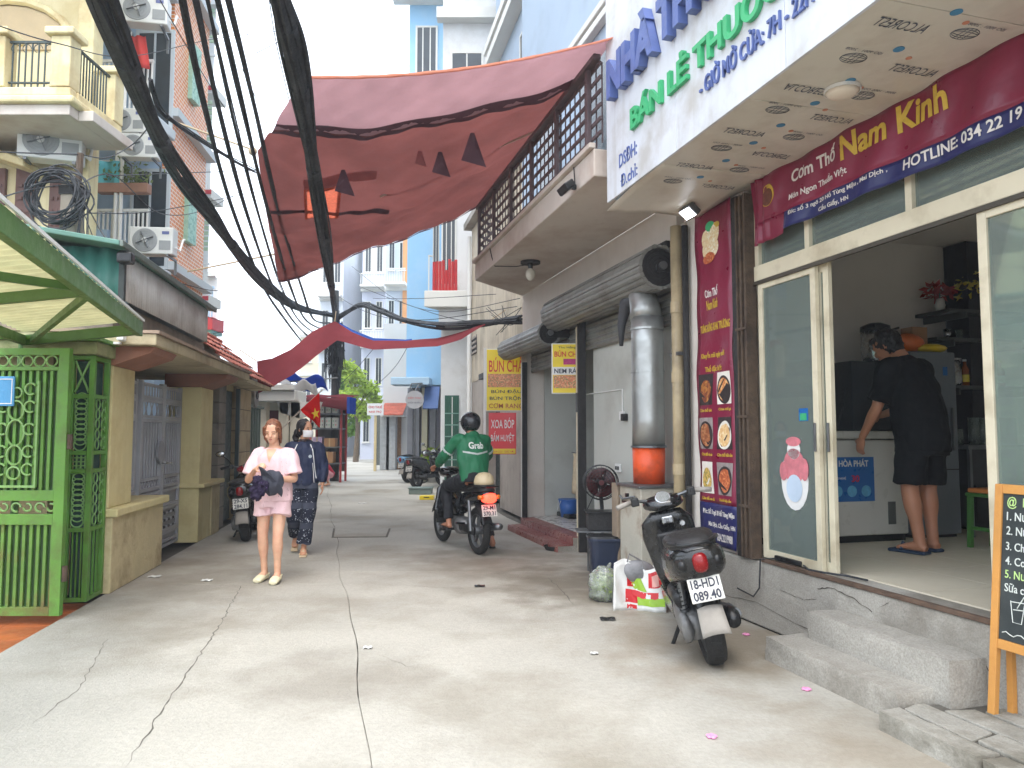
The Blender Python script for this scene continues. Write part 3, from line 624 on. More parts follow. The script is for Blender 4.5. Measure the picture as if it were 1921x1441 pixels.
# yellow and red signs
YEL = M('yellow_sign', (232, 206, 30), .4, .06, 3, .03); REDS = M('red_sign', (214, 44, 52), .4, .06, 3, .03); REDL = M('red_print', (206, 60, 40), .5, .05, 9, 0); DKL = M('dark_print', (40, 42, 60), .5, .05, 9, 0)
ORGP = M('brown_print', (170, 84, 40), .5, .05, 9, 0)
def fsign(pl, pr, pt, pb, d, dep): # camera-facing sign rectangle from pixels
    a = F0.pd(pl, pb, d); b = F0.pd(pr, pt, d); return a.x, b.x, a.z, b.z, d
def st_(par, s, r, fx0, fx1, fz0, fz1, mat, bold=.008):
    x0, x1, z0, z1, y = r; part('lettering', text_mb(s, x0 + (x1 - x0) * fx0, x0 + (x1 - x0) * fx1, z0 + (z1 - z0) * fz0, z0 + (z1 - z0) * fz1, y - .004, .003, bold), mat, par)
def sbox(name, r, mat, edge, label, dep=.1, post=None):
    x0, x1, z0, z1, y = r; t = thing(name, F0, ((x0 + x1) / 2, y, z0), label, 'sign')
    part('case', MB().box(x0 - .012, x1 + .012, y + .001, y + dep, z0 - .012, z1 + .012), edge, t, bev=.004); part('face', MB().box(x0, x1, y - .003, y, z0, z1), mat, t)
    return t
SPICE = food_mat(7, (70, 130, 70), (236, 190, 140), (206, 120, 80))
r = fsign(913, 984, 656, 770, 12.5, .1); t = sbox('noodle_sign_box', r, YEL, PAPER, 'tall yellow noodle sign box above the red massage sign')
st_(t, 'Quán', r, .36, .64, .9, .97, DKL, .0); st_(t, 'BÚN CHẢ', r, .06, .96, .63, .89, REDL, .01); st_(t, 'BÚN ĐẬU', r, .12, .92, .27, .35, DKL); st_(t, 'BÚN TRỘN', r, .08, .94, .155, .245, DKL); st_(t, 'CƠM RANG', r, .06, .96, .035, .125, ORGP)
x0, x1, z0, z1, y = r; part('food_picture', MB().box(x0 + .02, x1 - .02, y - .006, y - .0035, z0 + (z1 - z0) * .38, z0 + (z1 - z0) * .6), SPICE, t)
part('mounting_post', MB().box(x0 - .055, x0 - .016, y + .01, y + .09, 0, z1 + .03), PAPER, t)
r = fsign(918, 967, 776, 851, 12.3, .05); t = sbox('massage_sign_board', r, REDS, REDS, 'red massage sign board hung below the tall yellow sign', .03)
st_(t, 'XOA BÓP', r, .06, .95, .63, .9, PAPER, .01); st_(t, 'BẤM HUYỆT', r, .06, .95, .26, .56, PAPER, .01); x0, x1, z0, z1, y = r
part('yellow_strip', MB().box(x0, x1, y - .006, y - .0035, z0, z0 + (z1 - z0) * .12), YEL, t); part('lettering', text_mb('CHÂM CỨU - GIÁC HƠI', x0 + .03, x1 - .03, z0 + .015, z0 + .06, y - .0065, .002, .0), REDL, t)
part('hanger', MB().box((x0 + x1) / 2 - .02, (x0 + x1) / 2 + .02, y + .031, y + .26, z1 - .06, z1 - .03), STEEL, t)
a = F0.pz(946, 950); t = thing('striped_pipe', F0, (a.x, a.y, 0), 'white and rusty red pipe standing under the red massage sign', 'pipe')
part('pipe', MB().tube([(a.x, a.y, 0), (a.x, a.y, 1.25)], .06, 14), PAPER, t, smooth=True); part('rusty_sleeve', MB().lathe([(.064, .35), (.064, .75)], (a.x, a.y, 0), 'z', 14), M('red_rust', (150, 84, 78), .7, .3, 9, .2), t)
r = fsign(1037, 1091, 646, 737, 9.7, .1); t = sbox('hanging_noodle_sign', r, YEL, PAPER, 'small yellow and white hanging noodle sign on the guide post', .1)
x0, x1, z0, z1, y = r; part('white_band', MB().box(x0, x1, y - .006, y - .0035, z0 + (z1 - z0) * .37, z0 + (z1 - z0) * .53), PAPER, t); part('food_picture', MB().box(x0 + .01, x1, y - .006, y - .0035, z0 + .06, z0 + (z1 - z0) * .36), SPICE, t)
st_(t, 'Thu Hằng', r, .2, .8, .9, .97, DKL, 0); st_(t, 'BÚN CHẢ', r, .06, .97, .74, .89, REDL, .02)
part('lettering', text_mb('NEM RÁN', x0 + .02, x1 - .01, z0 + (z1 - z0) * .4, z0 + (z1 - z0) * .52, y - .007, .003, .02), DKL, t); part('purple_badge', MB().box(x0 + .14, x1 - .07, y - .006, y - .0035, z0 + (z1 - z0) * .58, z0 + (z1 - z0) * .7), M('magenta_print', (176, 40, 110), .5, .3, 40, 0), t)
part('arm', MB().box(x1 + .013, x1 + .06, y + .02, y + .06, z1 - .1, z1 - .06), DARKR, t)
# conduit, sockets on the pale wall
t = thing('wall_socket', FR, FR.pw(1168, 780, .13), 'small white socket with conduit on the pale shop wall', 'socket')
o = ORG[t.name]; part('plate', MB().box(o.x - .06, o.x + .06, .11, .138, o.z - .05, o.z + .05), PAPER, t, bev=.006); part('plug', MB().box(o.x + .07, o.x + .13, .07, .138, o.z - .06, o.z + .02), DARKR, t, bev=.008)
a = FR.pw(1100, 740, .13); part('conduit', MB().tube([(a.x, .13, a.z), (o.x, .13, a.z), (o.x, .13, o.z + .05)], .008, 6), PAPER, t)
t = thing('double_socket', FR, FR.pw(1160, 878, .13), 'double wall socket low on the pale wall above the fan', 'socket')
o = ORG[t.name]; part('plate', MB().box(o.x - .07, o.x + .07, .115, .138, o.z - .05, o.z + .05), PAPER, t, bev=.006)
for dx in (-.03, .03): part('socket_face', MB().box(o.x + dx - .02, o.x + dx + .02, .11, .116, o.z - .02, o.z + .02), DARKR, t)

# ================================================================ RIGHT, farther on
STAIN = M('stained_wall', (206, 194, 172), .88, .12, 1.2, .25, dirt=(130, 114, 92), damt=.6, dscale=1.1, streak=.75)
DIRTYW = M('grey_plaster', (176, 166, 156), .88, .1, 1.2, .2, dirt=(128, 116, 106), damt=.6, streak=.4)
PALEB = M('light_blue_wall', (150, 194, 226), .8, .05, .6, .08, dirt=(180, 206, 226), damt=.4)
WHITEB = M('far_white_wall', (222, 224, 224), .85, .05, .7, .1, dirt=(186, 184, 178), damt=.5)
GREENP = M('dark_green_paint', (40, 92, 74), .55, .15, 4, .1); GREYSH = M('grey_shutter', (150, 150, 156), .6, .1, 4, .1)
def window(par, x0, x1, z0, z1, y, frame=TRIM, pane=DARKGL, bars=1, dep=.04, sill=True):
    t_ = min(.06, (x1 - x0) * .1); f = MB().box(x0, x0 + t_, y - dep, y, z0, z1).box(x1 - t_, x1, y - dep, y, z0, z1).box(x0 + t_, x1 - t_, y - dep + .002, y, z0, z0 + t_).box(x0 + t_, x1 - t_, y - dep + .002, y, z1 - t_, z1)
    for i in range(bars):
        xm = x0 + (x1 - x0) * (i + 1) / (bars + 1); f.box(xm - t_ * .3, xm + t_ * .3, y - dep + .004, y, z0 + t_, z1 - t_)
    o = part('window', f, frame, par); part('pane', MB().box(x0 + t_, x1 - t_, y - dep * .5, y - .001, z0 + t_, z1 - t_), pane, o)
    if sill: part('sill', MB().box(x0 - .05, x1 + .05, y - .12, y, z0 - .06, z0 - .002), TRIM, o)
    return o
FC = Fr(tuple(FR.wor((-6.7, .3, 0))[:2]), math.atan2(-.975, .222))
t = thing('stained_house', FC, (-1, 0, 0), 'rain stained cream house wall with dark doorway beyond the noodle shop', 'building')
part('upper_wall', MB().box(-6.4, -.02, 0, 5, 2.75, 6.6), STAIN, t); part('lower_wall', MB().box(-3.0, -.02, .01, 5, 0, 2.749), DIRTYW, t); part('pier', MB().box(-6.4, -4.6, .01, 5, 0, 2.749), DIRTYW, t)
part('dark_door', MB().box(-4.6, -3.0, .25, .3, 0, 2.7), M('dark_green_door', (34, 50, 52), .5, .2), t); part('door_head', MB().box(-4.75, -2.9, -.12, .009, 2.7, 2.82), DARKR, t)
o = FC.pw(890, 648, 0); part('vent_block', MB().box(o.x - .35, o.x + .35, -.012, .0, o.z - .22, o.z + .22), DARKR, t)
for i in range(4): part('vent_bar', MB().box(o.x - .35, o.x + .35, -.03, -.013, o.z - .2 + i * .12, o.z - .15 + i * .12), DIRTYW, t)
part('down_pipe', MB().tube([(-6.3, -.08, 0), (-6.3, -.08, 6.4)], .05, 10), PAPER, t); part('white_pipe_elbow', MB().tube([(-3.2, -.07, 2.4), (-1.8, -.07, 3.2)], .05, 10), PAPER, t)
part('roof_slab', MB().box(-6.5, -.0, -.2, 5, 6.601, 6.75), RCONC, t)
part('upper_storeys', MB().box(-6.35, -.05, .6, 5, 6.751, 19), UPW, t)
for z in (7.6, 8.0, 10.8, 11.2, 14, 14.4, 17.2): part('string_course', MB().box(-6.5, -.05, .3, .599, z, z + .2), TRIM, t)
for k in range(4):
    for x in (-5.6, -3.6, -1.6): window(t, x, x + 1.0, 8.4 + k * 3.2, 10.2 + k * 3.2, .598)
t = thing('balcony_house', F0, F0.pd(845, 870, 20), 'white house with green grille door and a balcony closed by red sheets', 'building')
a = F0.pd(826, 870, 19.5); b = F0.pd(880, 870, 19.5); zc = F0.pd(840, 540, 19.5).z
part('wall', MB().box(a.x, b.x + 1.4, 19.5, 27, 0, 16), WHITEB, t)
g0 = F0.pd(834, 870, 19.48); g1 = F0.pd(861, 742, 19.48); part('door', MB().box(g0.x, g1.x, 19.44, 19.499, 0, g1.z), GREENP, t)
for i in range(7): part('grille_bar', MB().box(g0.x + .02 + i * .055, g0.x + .04 + i * .055, 19.41, 19.439, .05, g1.z - .04), PAPER if i == 3 else GREENP, t)
for i in range(7): part('grille_rail', MB().box(g0.x, g1.x, 19.4, 19.409, .2 + i * .3, .23 + i * .3), M('pale_green', (120, 160, 146), .6, .1), t)
b0 = F0.pd(795, 600, 18.6); b1 = F0.pd(862, 545, 18.6)
part('balcony_slab', MB().prism([(b0.x, 18.6), (b1.x + .25, 18.6), (b1.x + .25, 19.499), (b0.x + .5, 19.499)], 'z', b1.z - .42, b1.z), TRIM, t, bev=.02); part('balcony_step', MB().box(b0.x + .35, b1.x + .25, 18.85, 19.49, b1.z - .8, b1.z - .421), WHITEB, t)
REDC = M('red_sheet', (190, 58, 62), .6, .12, 4, .2)
c0 = F0.pd(811, 540, 18.7).x; c1 = F0.pd(858, 540, 18.7).x; n = 8; zt_ = F0.pd(830, 485, 18.7).z
for i in range(n):
    xa = c0 + (c1 - c0) * i / n; zz = zt_ - (.3 if i == 4 else R_.uniform(0, .1)); part('red_sheet', MB().prism([(xa + .003, 18.7), (xa + .5 * (c1 - c0) / n, 18.67), (xa + (c1 - c0) / n - .003, 18.7), (xa + (c1 - c0) / n - .003, 18.72), (xa + .003, 18.72)], 'z', b1.z + .02, zz), REDC, t)
part('rail', MB().box(b0.x + .1, b0.x + .13, 18.62, 18.65, b1.z + .01, b1.z + .9).bar((b0.x + .1, 18.63, b1.z + .9), (c0, 18.7, b1.z + .9), .03, .03), TRIM, t)
window(t, F0.pd(812, 500, 19.5).x, F0.pd(824, 500, 19.5).x, 5.2, 7.2, 19.495, TRIM)
window(t, F0.pd(828, 500, 19.5).x, F0.pd(856, 500, 19.5).x, 5.4, 7.2, 19.495, TRIM, bars=2)
part('roof', MB().box(a.x - .1, b.x + 1.5, 19.3, 27.1, 16.001, 16.2), TRIM, t)
for z in (9.4, 12.6): part('string_course', MB().box(a.x - .15, b.x + 1.4, 19.2, 19.499, z, z + .3), TRIM, t); window(t, a.x + .2, a.x + 1.1, z + .9, z + 2.4, 19.498)
t = thing('light_blue_house', F0, F0.pd(795, 860, 23), 'tall plain light blue house above a recessed grey ground floor', 'building')
a = F0.pd(762, 700, 23); b = F0.pd(829, 700, 23); zlo = F0.pd(790, 722, 23).z
part('wall', MB().box(a.x, b.x + .8, 23, 33, zlo, 21), PALEB, t); part('ground_wall', MB().box(a.x + .35, b.x + .8, 23.9, 33, 0, zlo - .001), M('grey_mauve', (170, 166, 176), .8, .08, 2, .1), t)
part('canopy_slab', MB().box(F0.pd(735, 720, 22.4).x, b.x - .3, 22.2, 22.99, zlo - .05, zlo + .18), M('pale_blue_trim', (176, 204, 224), .7, .06), t, bev=.02)
for px in (770, 782, 797, 812): x = F0.pd(px, 800, 23.6).x; part('column', MB().box(x - .09, x + .09, 23.5, 23.89, 0, zlo - .06), [GREYSH, TRIM, GREYSH, M('cream_post', (222, 214, 186), .7, .06)][(px // 5) % 4], t, bev=.01)
part('blue_awning', MB().prism([(22.9, zlo - .06), (22.3, zlo - .75), (22.34, zlo - .78), (22.95, zlo - .1)], 'x', F0.pd(795, 760, 22.6).x, F0.pd(823, 760, 22.6).x), M('blue_awning', (84, 110, 160), .7, .15), t)
part('roof', MB().box(a.x - .1, b.x + .9, 22.9, 33.1, 21.001, 21.2), TRIM, t)
for z in (12, 15.2, 18.4): part('balcony', MB().box(a.x - .5, b.x, 22.2, 22.999, z, z + .3), TRIM, t); window(t, a.x + .2, b.x - .2, z + .7, z + 2.5, 22.998, TRIM, DARKGL, 2)
o = F0.pd(778, 750, 22.0); t = thing('round_shop_sign', F0, o, 'round grey shop sign on a bracket below the light blue house', 'sign')
part('disc', MB().lathe([(.27, 21.97), (.27, 22.05)], (o.x, 0, o.z), 'y', 26), M('grey_sign', (170, 170, 172), .6, .1), t)
part('lettering', text_mb('CẮT TÓC', o.x - .2, o.x + .2, o.z + .02, o.z + .1, 21.969, .004, .0), REDL, t); part('lettering', text_mb('GỘI ĐẦU', o.x - .2, o.x + .2, o.z - .12, o.z - .05, 21.969, .004, .0), DKL, t)
part('bracket', MB().tube([(o.x, 22.01, o.z + .26), (o.x + .1, 22.1, o.z + .45), (o.x + .3, 22.3, zlo - .06)], .02, 6).tube([(o.x - .2, 22.01, o.z + .2), (o.x - .1, 22.05, o.z + .48), (o.x + .2, 22.2, o.z + .5)], .02, 6), STEEL, t)
part('ground_post', MB().tube([(o.x, 22.06, 0), (o.x, 22.06, o.z + .1)], .03, 8), STEEL, t)
# porch house with tiled porch and wooden door
t = thing('porch_house', F0, F0.pd(745, 868, 31), 'grey house with red tiled porch roof and carved wooden door', 'building')
dd = 31; a = F0.pd(690, 868, dd); b = F0.pd(768, 868, dd); zp = F0.pd(740, 782, dd).z
part('wall', MB().box(a.x + .5, b.x + 1.2, dd + .6, dd + 8, 0, 6.2), M('far_grey_wall', (206, 204, 198), .85, .06, 1, .1), t)
x0 = F0.pd(738, 868, dd + .55).x; x1 = F0.pd(752, 868, dd + .55).x; part('wooden_door', MB().box(x0, x1, dd + .5, dd + .599, 0, 2.3), M('carved_wood', (140, 104, 70), .6, .35, 9, .4), t)
for px in (722, 733): x = F0.pd(px, 868, dd).x; part('gate_pier', MB().box(x - .2, x + .2, dd - .1, dd + .4, 0, zp), M('brick_grey', (170, 172, 172), .85, .15, 8, .2), t, bev=.02)
part('side_gate', MB().box(F0.pd(703, 868, dd).x, F0.pd(716, 868, dd).x, dd - .05, dd, .2, 2.4), M('iron_gate', (112, 116, 112), .6, .3, 20, .2), t)
TILE = M('clay_tile', (186, 96, 74), .8, .2, 5, .3, dirt=(120, 76, 62), damt=.6)
xa = F0.pd(714, 780, dd - .4).x; xb = F0.pd(757, 780, dd - .4).x
for i in range(14):
    for j in range(4): x = xa + (xb - xa) * i / 14; part('roof_tile', MB().prism([(dd - .6 + j * .3, zp + .05 + j * .13), (dd - .25 + j * .3, zp + .2 + j * .13), (dd - .25 + j * .3, zp + .23 + j * .13), (dd - .6 + j * .3, zp + .09 + j * .13)], 'x', x, x + (xb - xa) / 14 - .01), TILE, t)
part('porch_beam', MB().box(xa, xb, dd - .5, dd + .58, zp + .002, zp + .045), TRIM, t)
o = F0.pd(704, 768, dd - 1); t = thing('pink_white_notice', F0, (o.x, dd - 1, 0), 'small white notice board with red writing on a post', 'sign')
part('board', MB().box(o.x - .33, o.x + .33, dd - 1, dd - .96, o.z - .24, o.z + .24), PAPER, t); part('lettering', text_mb('CHO THUÊ', o.x - .27, o.x + .27, o.z + .04, o.z + .16, dd - 1.003, .004, .02), REDL, t); part('lettering', text_mb('NHÀ TRỌ', o.x - .25, o.x + .25, o.z - .16, o.z - .04, dd - 1.003, .004, .02), REDL, t)
part('post', MB().box(o.x - .05, o.x + .05, dd - .958, dd - .86, 0, o.z + .24), M('cream_pole', (206, 186, 140), .7, .1), t)
# far pale tall houses closing the lane
def tower(name, px0, px1, d, ztop, depth, mat, label, floors, win=3, trim=TRIM, zbase=0, orange=None, balc=False):
    a = F0.pd(px0, 800, d).x; b = F0.pd(px1, 800, d).x; t = thing(name, F0, ((a + b) / 2, d, zbase), label, 'building')
    part('wall', MB().box(a, b, d, d + depth, zbase, ztop), mat, t); fh = (ztop - zbase) / floors
    for f in range(floors):
        z = zbase + f * fh; part('string_course', MB().box(a - .06, b + .06, d - .15, d - .001, z + fh - .16, z + fh), trim, t)
        for k in range(win):
            wv = (b - a) / win; window(t, a + wv * (k + .22), a + wv * (k + .78), z + fh * .3, z + fh * .78, d - .001, trim, DARKGL, 1, .06)
        if balc and f:
            part('balcony', MB().box(a, b, d - .8, d - .151, z + .01, z + .14), trim, t); part('balcony_rail', MB().box(a, b, d - .8, d - .76, z + .75, z + .8), trim, t)
            for k in range(9): x = a + (b - a) * (k + .5) / 9; part('baluster', MB().box(x - .02, x + .02, d - .79, d - .77, z + .141, z + .749), trim, t)
    if orange: part('side_strip', MB().box(b - (b - a) * .22, b + .02, d - .1, d - .002, zbase, ztop), orange, t)
    part('roof', MB().box(a - .1, b + .1, d - .2, d + depth + .1, ztop + .001, ztop + .2), trim, t); return t
ORW = M('orange_wall', (222, 160, 108), .8, .12, 2, .1); PALEG = M('pale_grey_blue', (198, 206, 216), .85, .05, 1, .1)
tower('pale_tower_house', 722, 762, 36, 11.5, 8, PALEG, 'narrow pale house with orange side strip behind the tiled porch', 4, 2, TRIM, 0, ORW, True)
tower('grey_tower_house', 676, 720, 44, 13.5, 8, M('far_lilac_wall', (196, 200, 214), .85, .05, 1, .1), 'pale lilac tall house with balconies at the bend of the lane', 4, 2, TRIM, 0, None, True)
tower('end_house', 560, 674, 64, 10, 8, M('far_cream_wall', (214, 204, 178), .85, .06, 1, .1), 'far cream house closing the end of the lane', 3, 4)
tower('hazy_tower', 690, 752, 52, 27, 9, M('far_hazy_wall', (206, 216, 228), .9, .04, 1, .05), 'distant pale tower rising above the orange tarp', 8, 3, TRIM, 0)
tower('roof_terrace_house', 596, 640, 48, 24, 8, M('far_white_plain', (214, 220, 226), .9, .04, 1, .05), 'distant white house with roof terrace seen between cables and tarp', 7, 2, TRIM, 0, None, True)
def skew(x0, x1, y, dep, z0, z1, k): return MB().prism([(x0, y), (x1, y), (x1 + k * dep, y + dep), (x0 + k * dep, y + dep)], 'z', z0, z1)   # house on a plot whose sides run slantwise
# ================================================================ LEFT: green gate
GRN = M('green_gate_paint', (88, 138, 52), .55, .16, 3, .2, 25, dirt=(84, 98, 46), damt=.65, dscale=5, streak=.0)
GRNR = M('rusty_green_paint', (88, 130, 52), .6, .2, 4, .3, 30, dirt=(104, 78, 44), damt=.75, dscale=2.6)
GRNP = M('pale_green_iron', (118, 160, 92), .5, .12, 5, .1, dirt=(90, 130, 70), damt=.4, dscale=4)
gy = 6.02; gx1 = F0.pd(121, 900, gy).x; gx0 = gx1 - 1.5; gz0, gz1 = .03, 2.17
t = thing('green_iron_gate', F0, ((gx0 + gx1) / 2, gy, 0), 'bright green iron gate leaf with close vertical bars and scrollwork', 'gate')
part('frame', MB().box(gx1 - .085, gx1, gy, gy + .05, gz0, gz1), GRN, t, bev=.004); part('frame', MB().box(gx0, gx0 + .085, gy, gy + .05, gz0, gz1), GRN, t, bev=.004)
def rail(z0, z1, m=GRN): part('rail', MB().box(gx0 + .086, gx1 - .086, gy + .003, gy + .047, z0, z1), m, t, bev=.003)
zz = lambda py: F0.pd(60, py, gy).z
zr = [zz(1165), zz(1150), zz(985), zz(965), zz(940), zz(920), zz(695), zz(688), zz(666), zz(652)]
rail(gz0, gz0 + .07, GRNR); rail(zr[2], zr[3]); rail(zr[4], zr[5]); rail(zr[6], zr[7]); rail(zr[8], gz1)
n = 24; b0 = None
for i in range(n):
    x = gx0 + .1 + i * (1.5 - .19) / (n - 1)
    part('bar', MB().box(x - .012, x + .012, gy + .015, gy + .035, gz0 + .071, zr[2] - .001), GRNR, t); part('bar', MB().box(x - .012, x + .012, gy + .015, gy + .035, zr[5] + .001, zr[6] - .001), GRN, t)
part('back_sheet', MB().box(gx0 + .087, gx1 - .087, gy + .04, gy + .046, gz0 + .071, zr[2]), M('dark_green_sheet', (48, 80, 36), .6, .2, 3, .1), t); part('back_sheet', MB().box(gx0 + .087, gx1 - .087, gy + .04, gy + .046, zr[5], zr[6]), M('dark_green_sheet', (48, 80, 36)), t)
def ringp(nm, c, r, par, mat, ax='y', th=.009, n=16, el=1.0, arc=(0, 1)):
    pts = []
    for k in range(n + 1):
        a = 2 * PI * (arc[0] + (arc[1] - arc[0]) * k / n)
        pts.append((c[0] + r * math.cos(a), c[1], c[2] + r * el * math.sin(a)) if ax == 'y' else (c[0], c[1] + r * math.cos(a), c[2] + r * el * math.sin(a)))
    return part(nm, MB().tube(pts, th, 5, arc != (0, 1)), mat, par)
for i in range(13): ringp('ring', (gx0 + .15 + i * .1, gy + .02, (zr[7] + zr[8]) / 2), (zr[8] - zr[7]) / 2 - .004, t, GRNP)
for i in range(7):
    x = gx0 + .16 + i * .19
    ringp('scroll', (x, gy + .02, (zr[3] + zr[4]) / 2 + .0), .035, t, GRNP, arc=(0, .8)); ringp('scroll', (x + .09, gy + .02, (zr[3] + zr[4]) / 2), .03, t, GRNP, arc=(.5, 1.3))
# ornamental panel on the bars
ox = F0.pd(30, 800, gy).x; oz = zz(812)
for dz, r, el in ((0.0, .07, 1.5), (-.2, .06, 1.3), (.2, .06, 1.3), (-.36, .05, 1), (.36, .04, 1)):
    ringp('ornament', (ox, gy - .004, oz + dz * .9), r, t, GRNP, el=el)
    for sx in (-1, 1): ringp('ornament', (ox + sx * .11, gy - .004, oz + dz * .9 + .03), .045, t, GRNP, arc=(.1, .85))
part('ornament_border', MB().box(ox + .165, ox + .18, gy - .01, gy + .014, oz - .42, oz + .42), GRNP, t); part('ornament_border', MB().box(ox - .18, ox + .18, gy - .01, gy + .014, oz - .44, oz - .421), GRNP, t)
part('hinge', MB().lathe([(.02, .3), (.02, .42)], (gx1 + .02, gy + .02, 0), 'z', 10), RUST, t); part('hinge', MB().lathe([(.02, 1.35), (.02, 1.47)], (gx1 + .02, gy + .02, 0), 'z', 10), RUST, t)
a = F0.pd(-20, 762, gy - .02); b = F0.pd(28, 706, gy - .02)
t = thing('blue_plate', F0, (b.x, gy - .02, a.z), 'light blue rounded number plate on the green gate', 'sign'); part('plate', MB().box(a.x, b.x, gy - .02, gy - .005, a.z, b.z), M('plate_blue', (70, 142, 190), .4, .06), t, bev=.006)
w_ = .012; part('white_border', MB().box(a.x + .01, b.x - .014, gy - .023, gy - .0205, b.z - .026, b.z - .02).box(b.x - .022, b.x - .016, gy - .0235, gy - .0205, a.z + .02, b.z - .02).box(a.x + .01, b.x - .014, gy - .023, gy - .0205, a.z + .018, a.z + .024), PAPER, t)
# lattice column
t = thing('green_lattice_post', FL, (-.1, .1, 0), 'green lattice gate column with rings and crossed bars beside the gate', 'gate post')
c0, c1, w0, w1, ht = -.28, .1, .0, .215, 2.17
for x in (c0, c1 - .045):
    for y in (w0, w1 - .045): part('corner_post', MB().box(x, x + .045, y, y + .045, 0.02, ht), GRN, t, bev=.003)
zr2 = [.06, .62, .66, 1.12, 1.16, 1.29, 1.33, 1.78, 1.83, 2.14]
for z in (.02, .62, 1.13, 1.29, 1.79, 2.13):
    part('rail', MB().box(c0 + .002, c0 + .04, w0 + .046, w1 - .046, z, z + .035), GRN, t); part('rail', MB().box(c0 + .046, c1 - .046, w0 + .002, w0 + .04, z, z + .035), GRN, t)
wm = (w0 + w1) / 2
for za, zb, nn in ((.665, 1.125, 5), (1.335, 1.785, 5)):
    for k in range(nn):
        z = za + (zb - za) * (k + .5) / nn; ringp('ring', (c0 + .02, wm, z), .052, t, GRNP, 'x', .007); ringp('half_ring', (c0 + .024, wm, z + .045), .05, t, GRNP, 'x', .006)
        for q in (.12, .26): ringp('ring', (c0 + .04 + q, w0 + .02, z), .045, t, GRNP, 'y', .007)
part('cross_bar', MB().bar((c0 + .02, w0 + .05, 1.84), (c0 + .02, w1 - .05, 2.12), .016, .016), GRNP, t); part('cross_bar', MB().bar((c0 + .022, w1 - .05, 1.84), (c0 + .022, w0 + .05, 2.12), .016, .016), GRNP, t)
for k in range(3): part('key_bar', MB().box(c0 + .01, c0 + .024, w0 + .05 + k * .035, w0 + .062 + k * .035, 1.17, 1.285), GRNP, t); part('key_bar', MB().box(c0 + .01, c0 + .025, w0 + .05, w1 - .05, 1.19 + k * .035, 1.2 + k * .035), GRNP, t)
for k in range(3): part('lower_bar', MB().box(c0 + .012, c0 + .028, w0 + .06 + k * .035, w0 + .07 + k * .035, .056, .619), GRN, t); part('lower_bar', MB().box(c0 + .08 + k * .08, c0 + .095 + k * .08, w0 + .012, w0 + .028, .056, .619), GRN, t)
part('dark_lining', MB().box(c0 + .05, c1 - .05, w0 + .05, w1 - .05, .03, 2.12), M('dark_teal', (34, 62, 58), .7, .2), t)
# mossy beam on top
t = thing('mossy_gate_beam', FL, (-.1, .3, 2.175), 'mossy concrete beam resting on the green lattice column', 'beam'); MOSS = M('mossy_concrete', (150, 152, 110), .9, .25, 4, .5, dirt=(96, 110, 56), damt=.8, dscale=3)
part('beam', MB().box(-.33, .16, -.03, 1.4, 2.175, 2.29), MOSS, t, bev=.012); part('green_edge', MB().box(-.36, .2, -.06, 1.4, 2.292, 2.325), GRN, t, bev=.004)
part('cctv_bracket', MB().box(-.05, .0, -.12, -.061, 2.3, 2.32), PAPER, t); part('small_camera', MB().box(-.09, .03, -.16, -.1, 2.33, 2.4), PAPER, t, bev=.012)
# orange tiled yard in front of the gate
t = solo('yard_floor', MB().box(-6.5, .02, .012, 3, -.1, -.07), GROUT, FL, (-3, .5, -.07), kind='structure'); OT = M('terracotta_tile', (178, 98, 52), .55, .16, 4, .12, dirt=(128, 74, 46), damt=.6, dscale=3)
for i in range(15):
    for j in range(7):
        x = -.02 - i * .4; y = .018 + j * .4
        if i == 0 and j == 0: tl = part('floor_tile', MB().box(x - .396, x, y, y + .396, -.069, -.045), OT, t)
        else: inst(tl, t, (-i * .4, j * .4, 0))
# ---- translucent canopy
z0c = 2.385
def W(x, y, z): return (x, y, z)
Bp = F0.pd(262, 618, 6.4); Ap = Vector((Bp.x + .317 * 5.2, 6.4 - 5.2, Bp.z)); Cp = Vector((-4.25, 6.45, Bp.z - .09)); Dp = Vector((Cp.x + .317 * 5.2, 1.2, Cp.z))
CANG = M('canopy_green', (88, 124, 68), .55, .16, 3, .15, 25, dirt=(66, 92, 52), damt=.5, dscale=3)
t = thing('green_gate_canopy', F0, (Cp.x, Cp.y, 2.2), 'translucent sheet canopy on a green steel frame over the gate', 'canopy')
part('edge_beam', MB().bar(Bp, Ap, .05, .12), CANG, t, bev=.004); part('inner_beam', MB().bar(Cp, Dp, .05, .08), CANG, t, bev=.003); part('end_beam', MB().bar(Bp, Cp, .05, .09), CANG, t, bev=.003)
part('drip_edge', MB().bar(Bp + Vector((.035, 0, .075)), Ap + Vector((.035, 0, .075)), .012, .02), PAPER, t)
dv = (Ap - Bp) / 5.2
for q in (1.75, 3.4): part('cross_beam', MB().bar(Bp + dv * q, Cp + (Dp - Cp) / 5.2 * q, .04, .07), CANG, t, bev=.003)
part('brace', MB().bar(Bp + dv * 1.7, Cp + Vector((.1, -.05, 0)), .035, .05), CANG, t); part('brace', MB().bar(Bp + dv * 1.8, Cp + (Dp - Cp) / 5.2 * 3.3, .035, .05), CANG, t)
SHEET = cloth_mat('translucent_sheet', (178, 176, 142), (178, 176, 132), .55, .25, 3)
def cs(u, v):
    p = Bp.lerp(Ap, v).lerp(Cp.lerp(Dp, v), u) + Vector((0, 0, .075 + .05 * 0)); p.z += .012 * math.sin(v * 5.2 / .11 * 2 * PI); return p
part('corrugated_sheet', MB().grid(cs, 3, 360), SHEET, t, smooth=True)
part('support_post', MB().tube([(Cp.x - .02, Cp.y, 0), (Cp.x - .02, Cp.y, Cp.z)], .03, 8), CANG, t); part('support_post', MB().tube([(Dp.x - .02, Dp.y + 1, -.05), (Dp.x - .25, Dp.y + 1, Cp.z)], .03, 8), CANG, t)
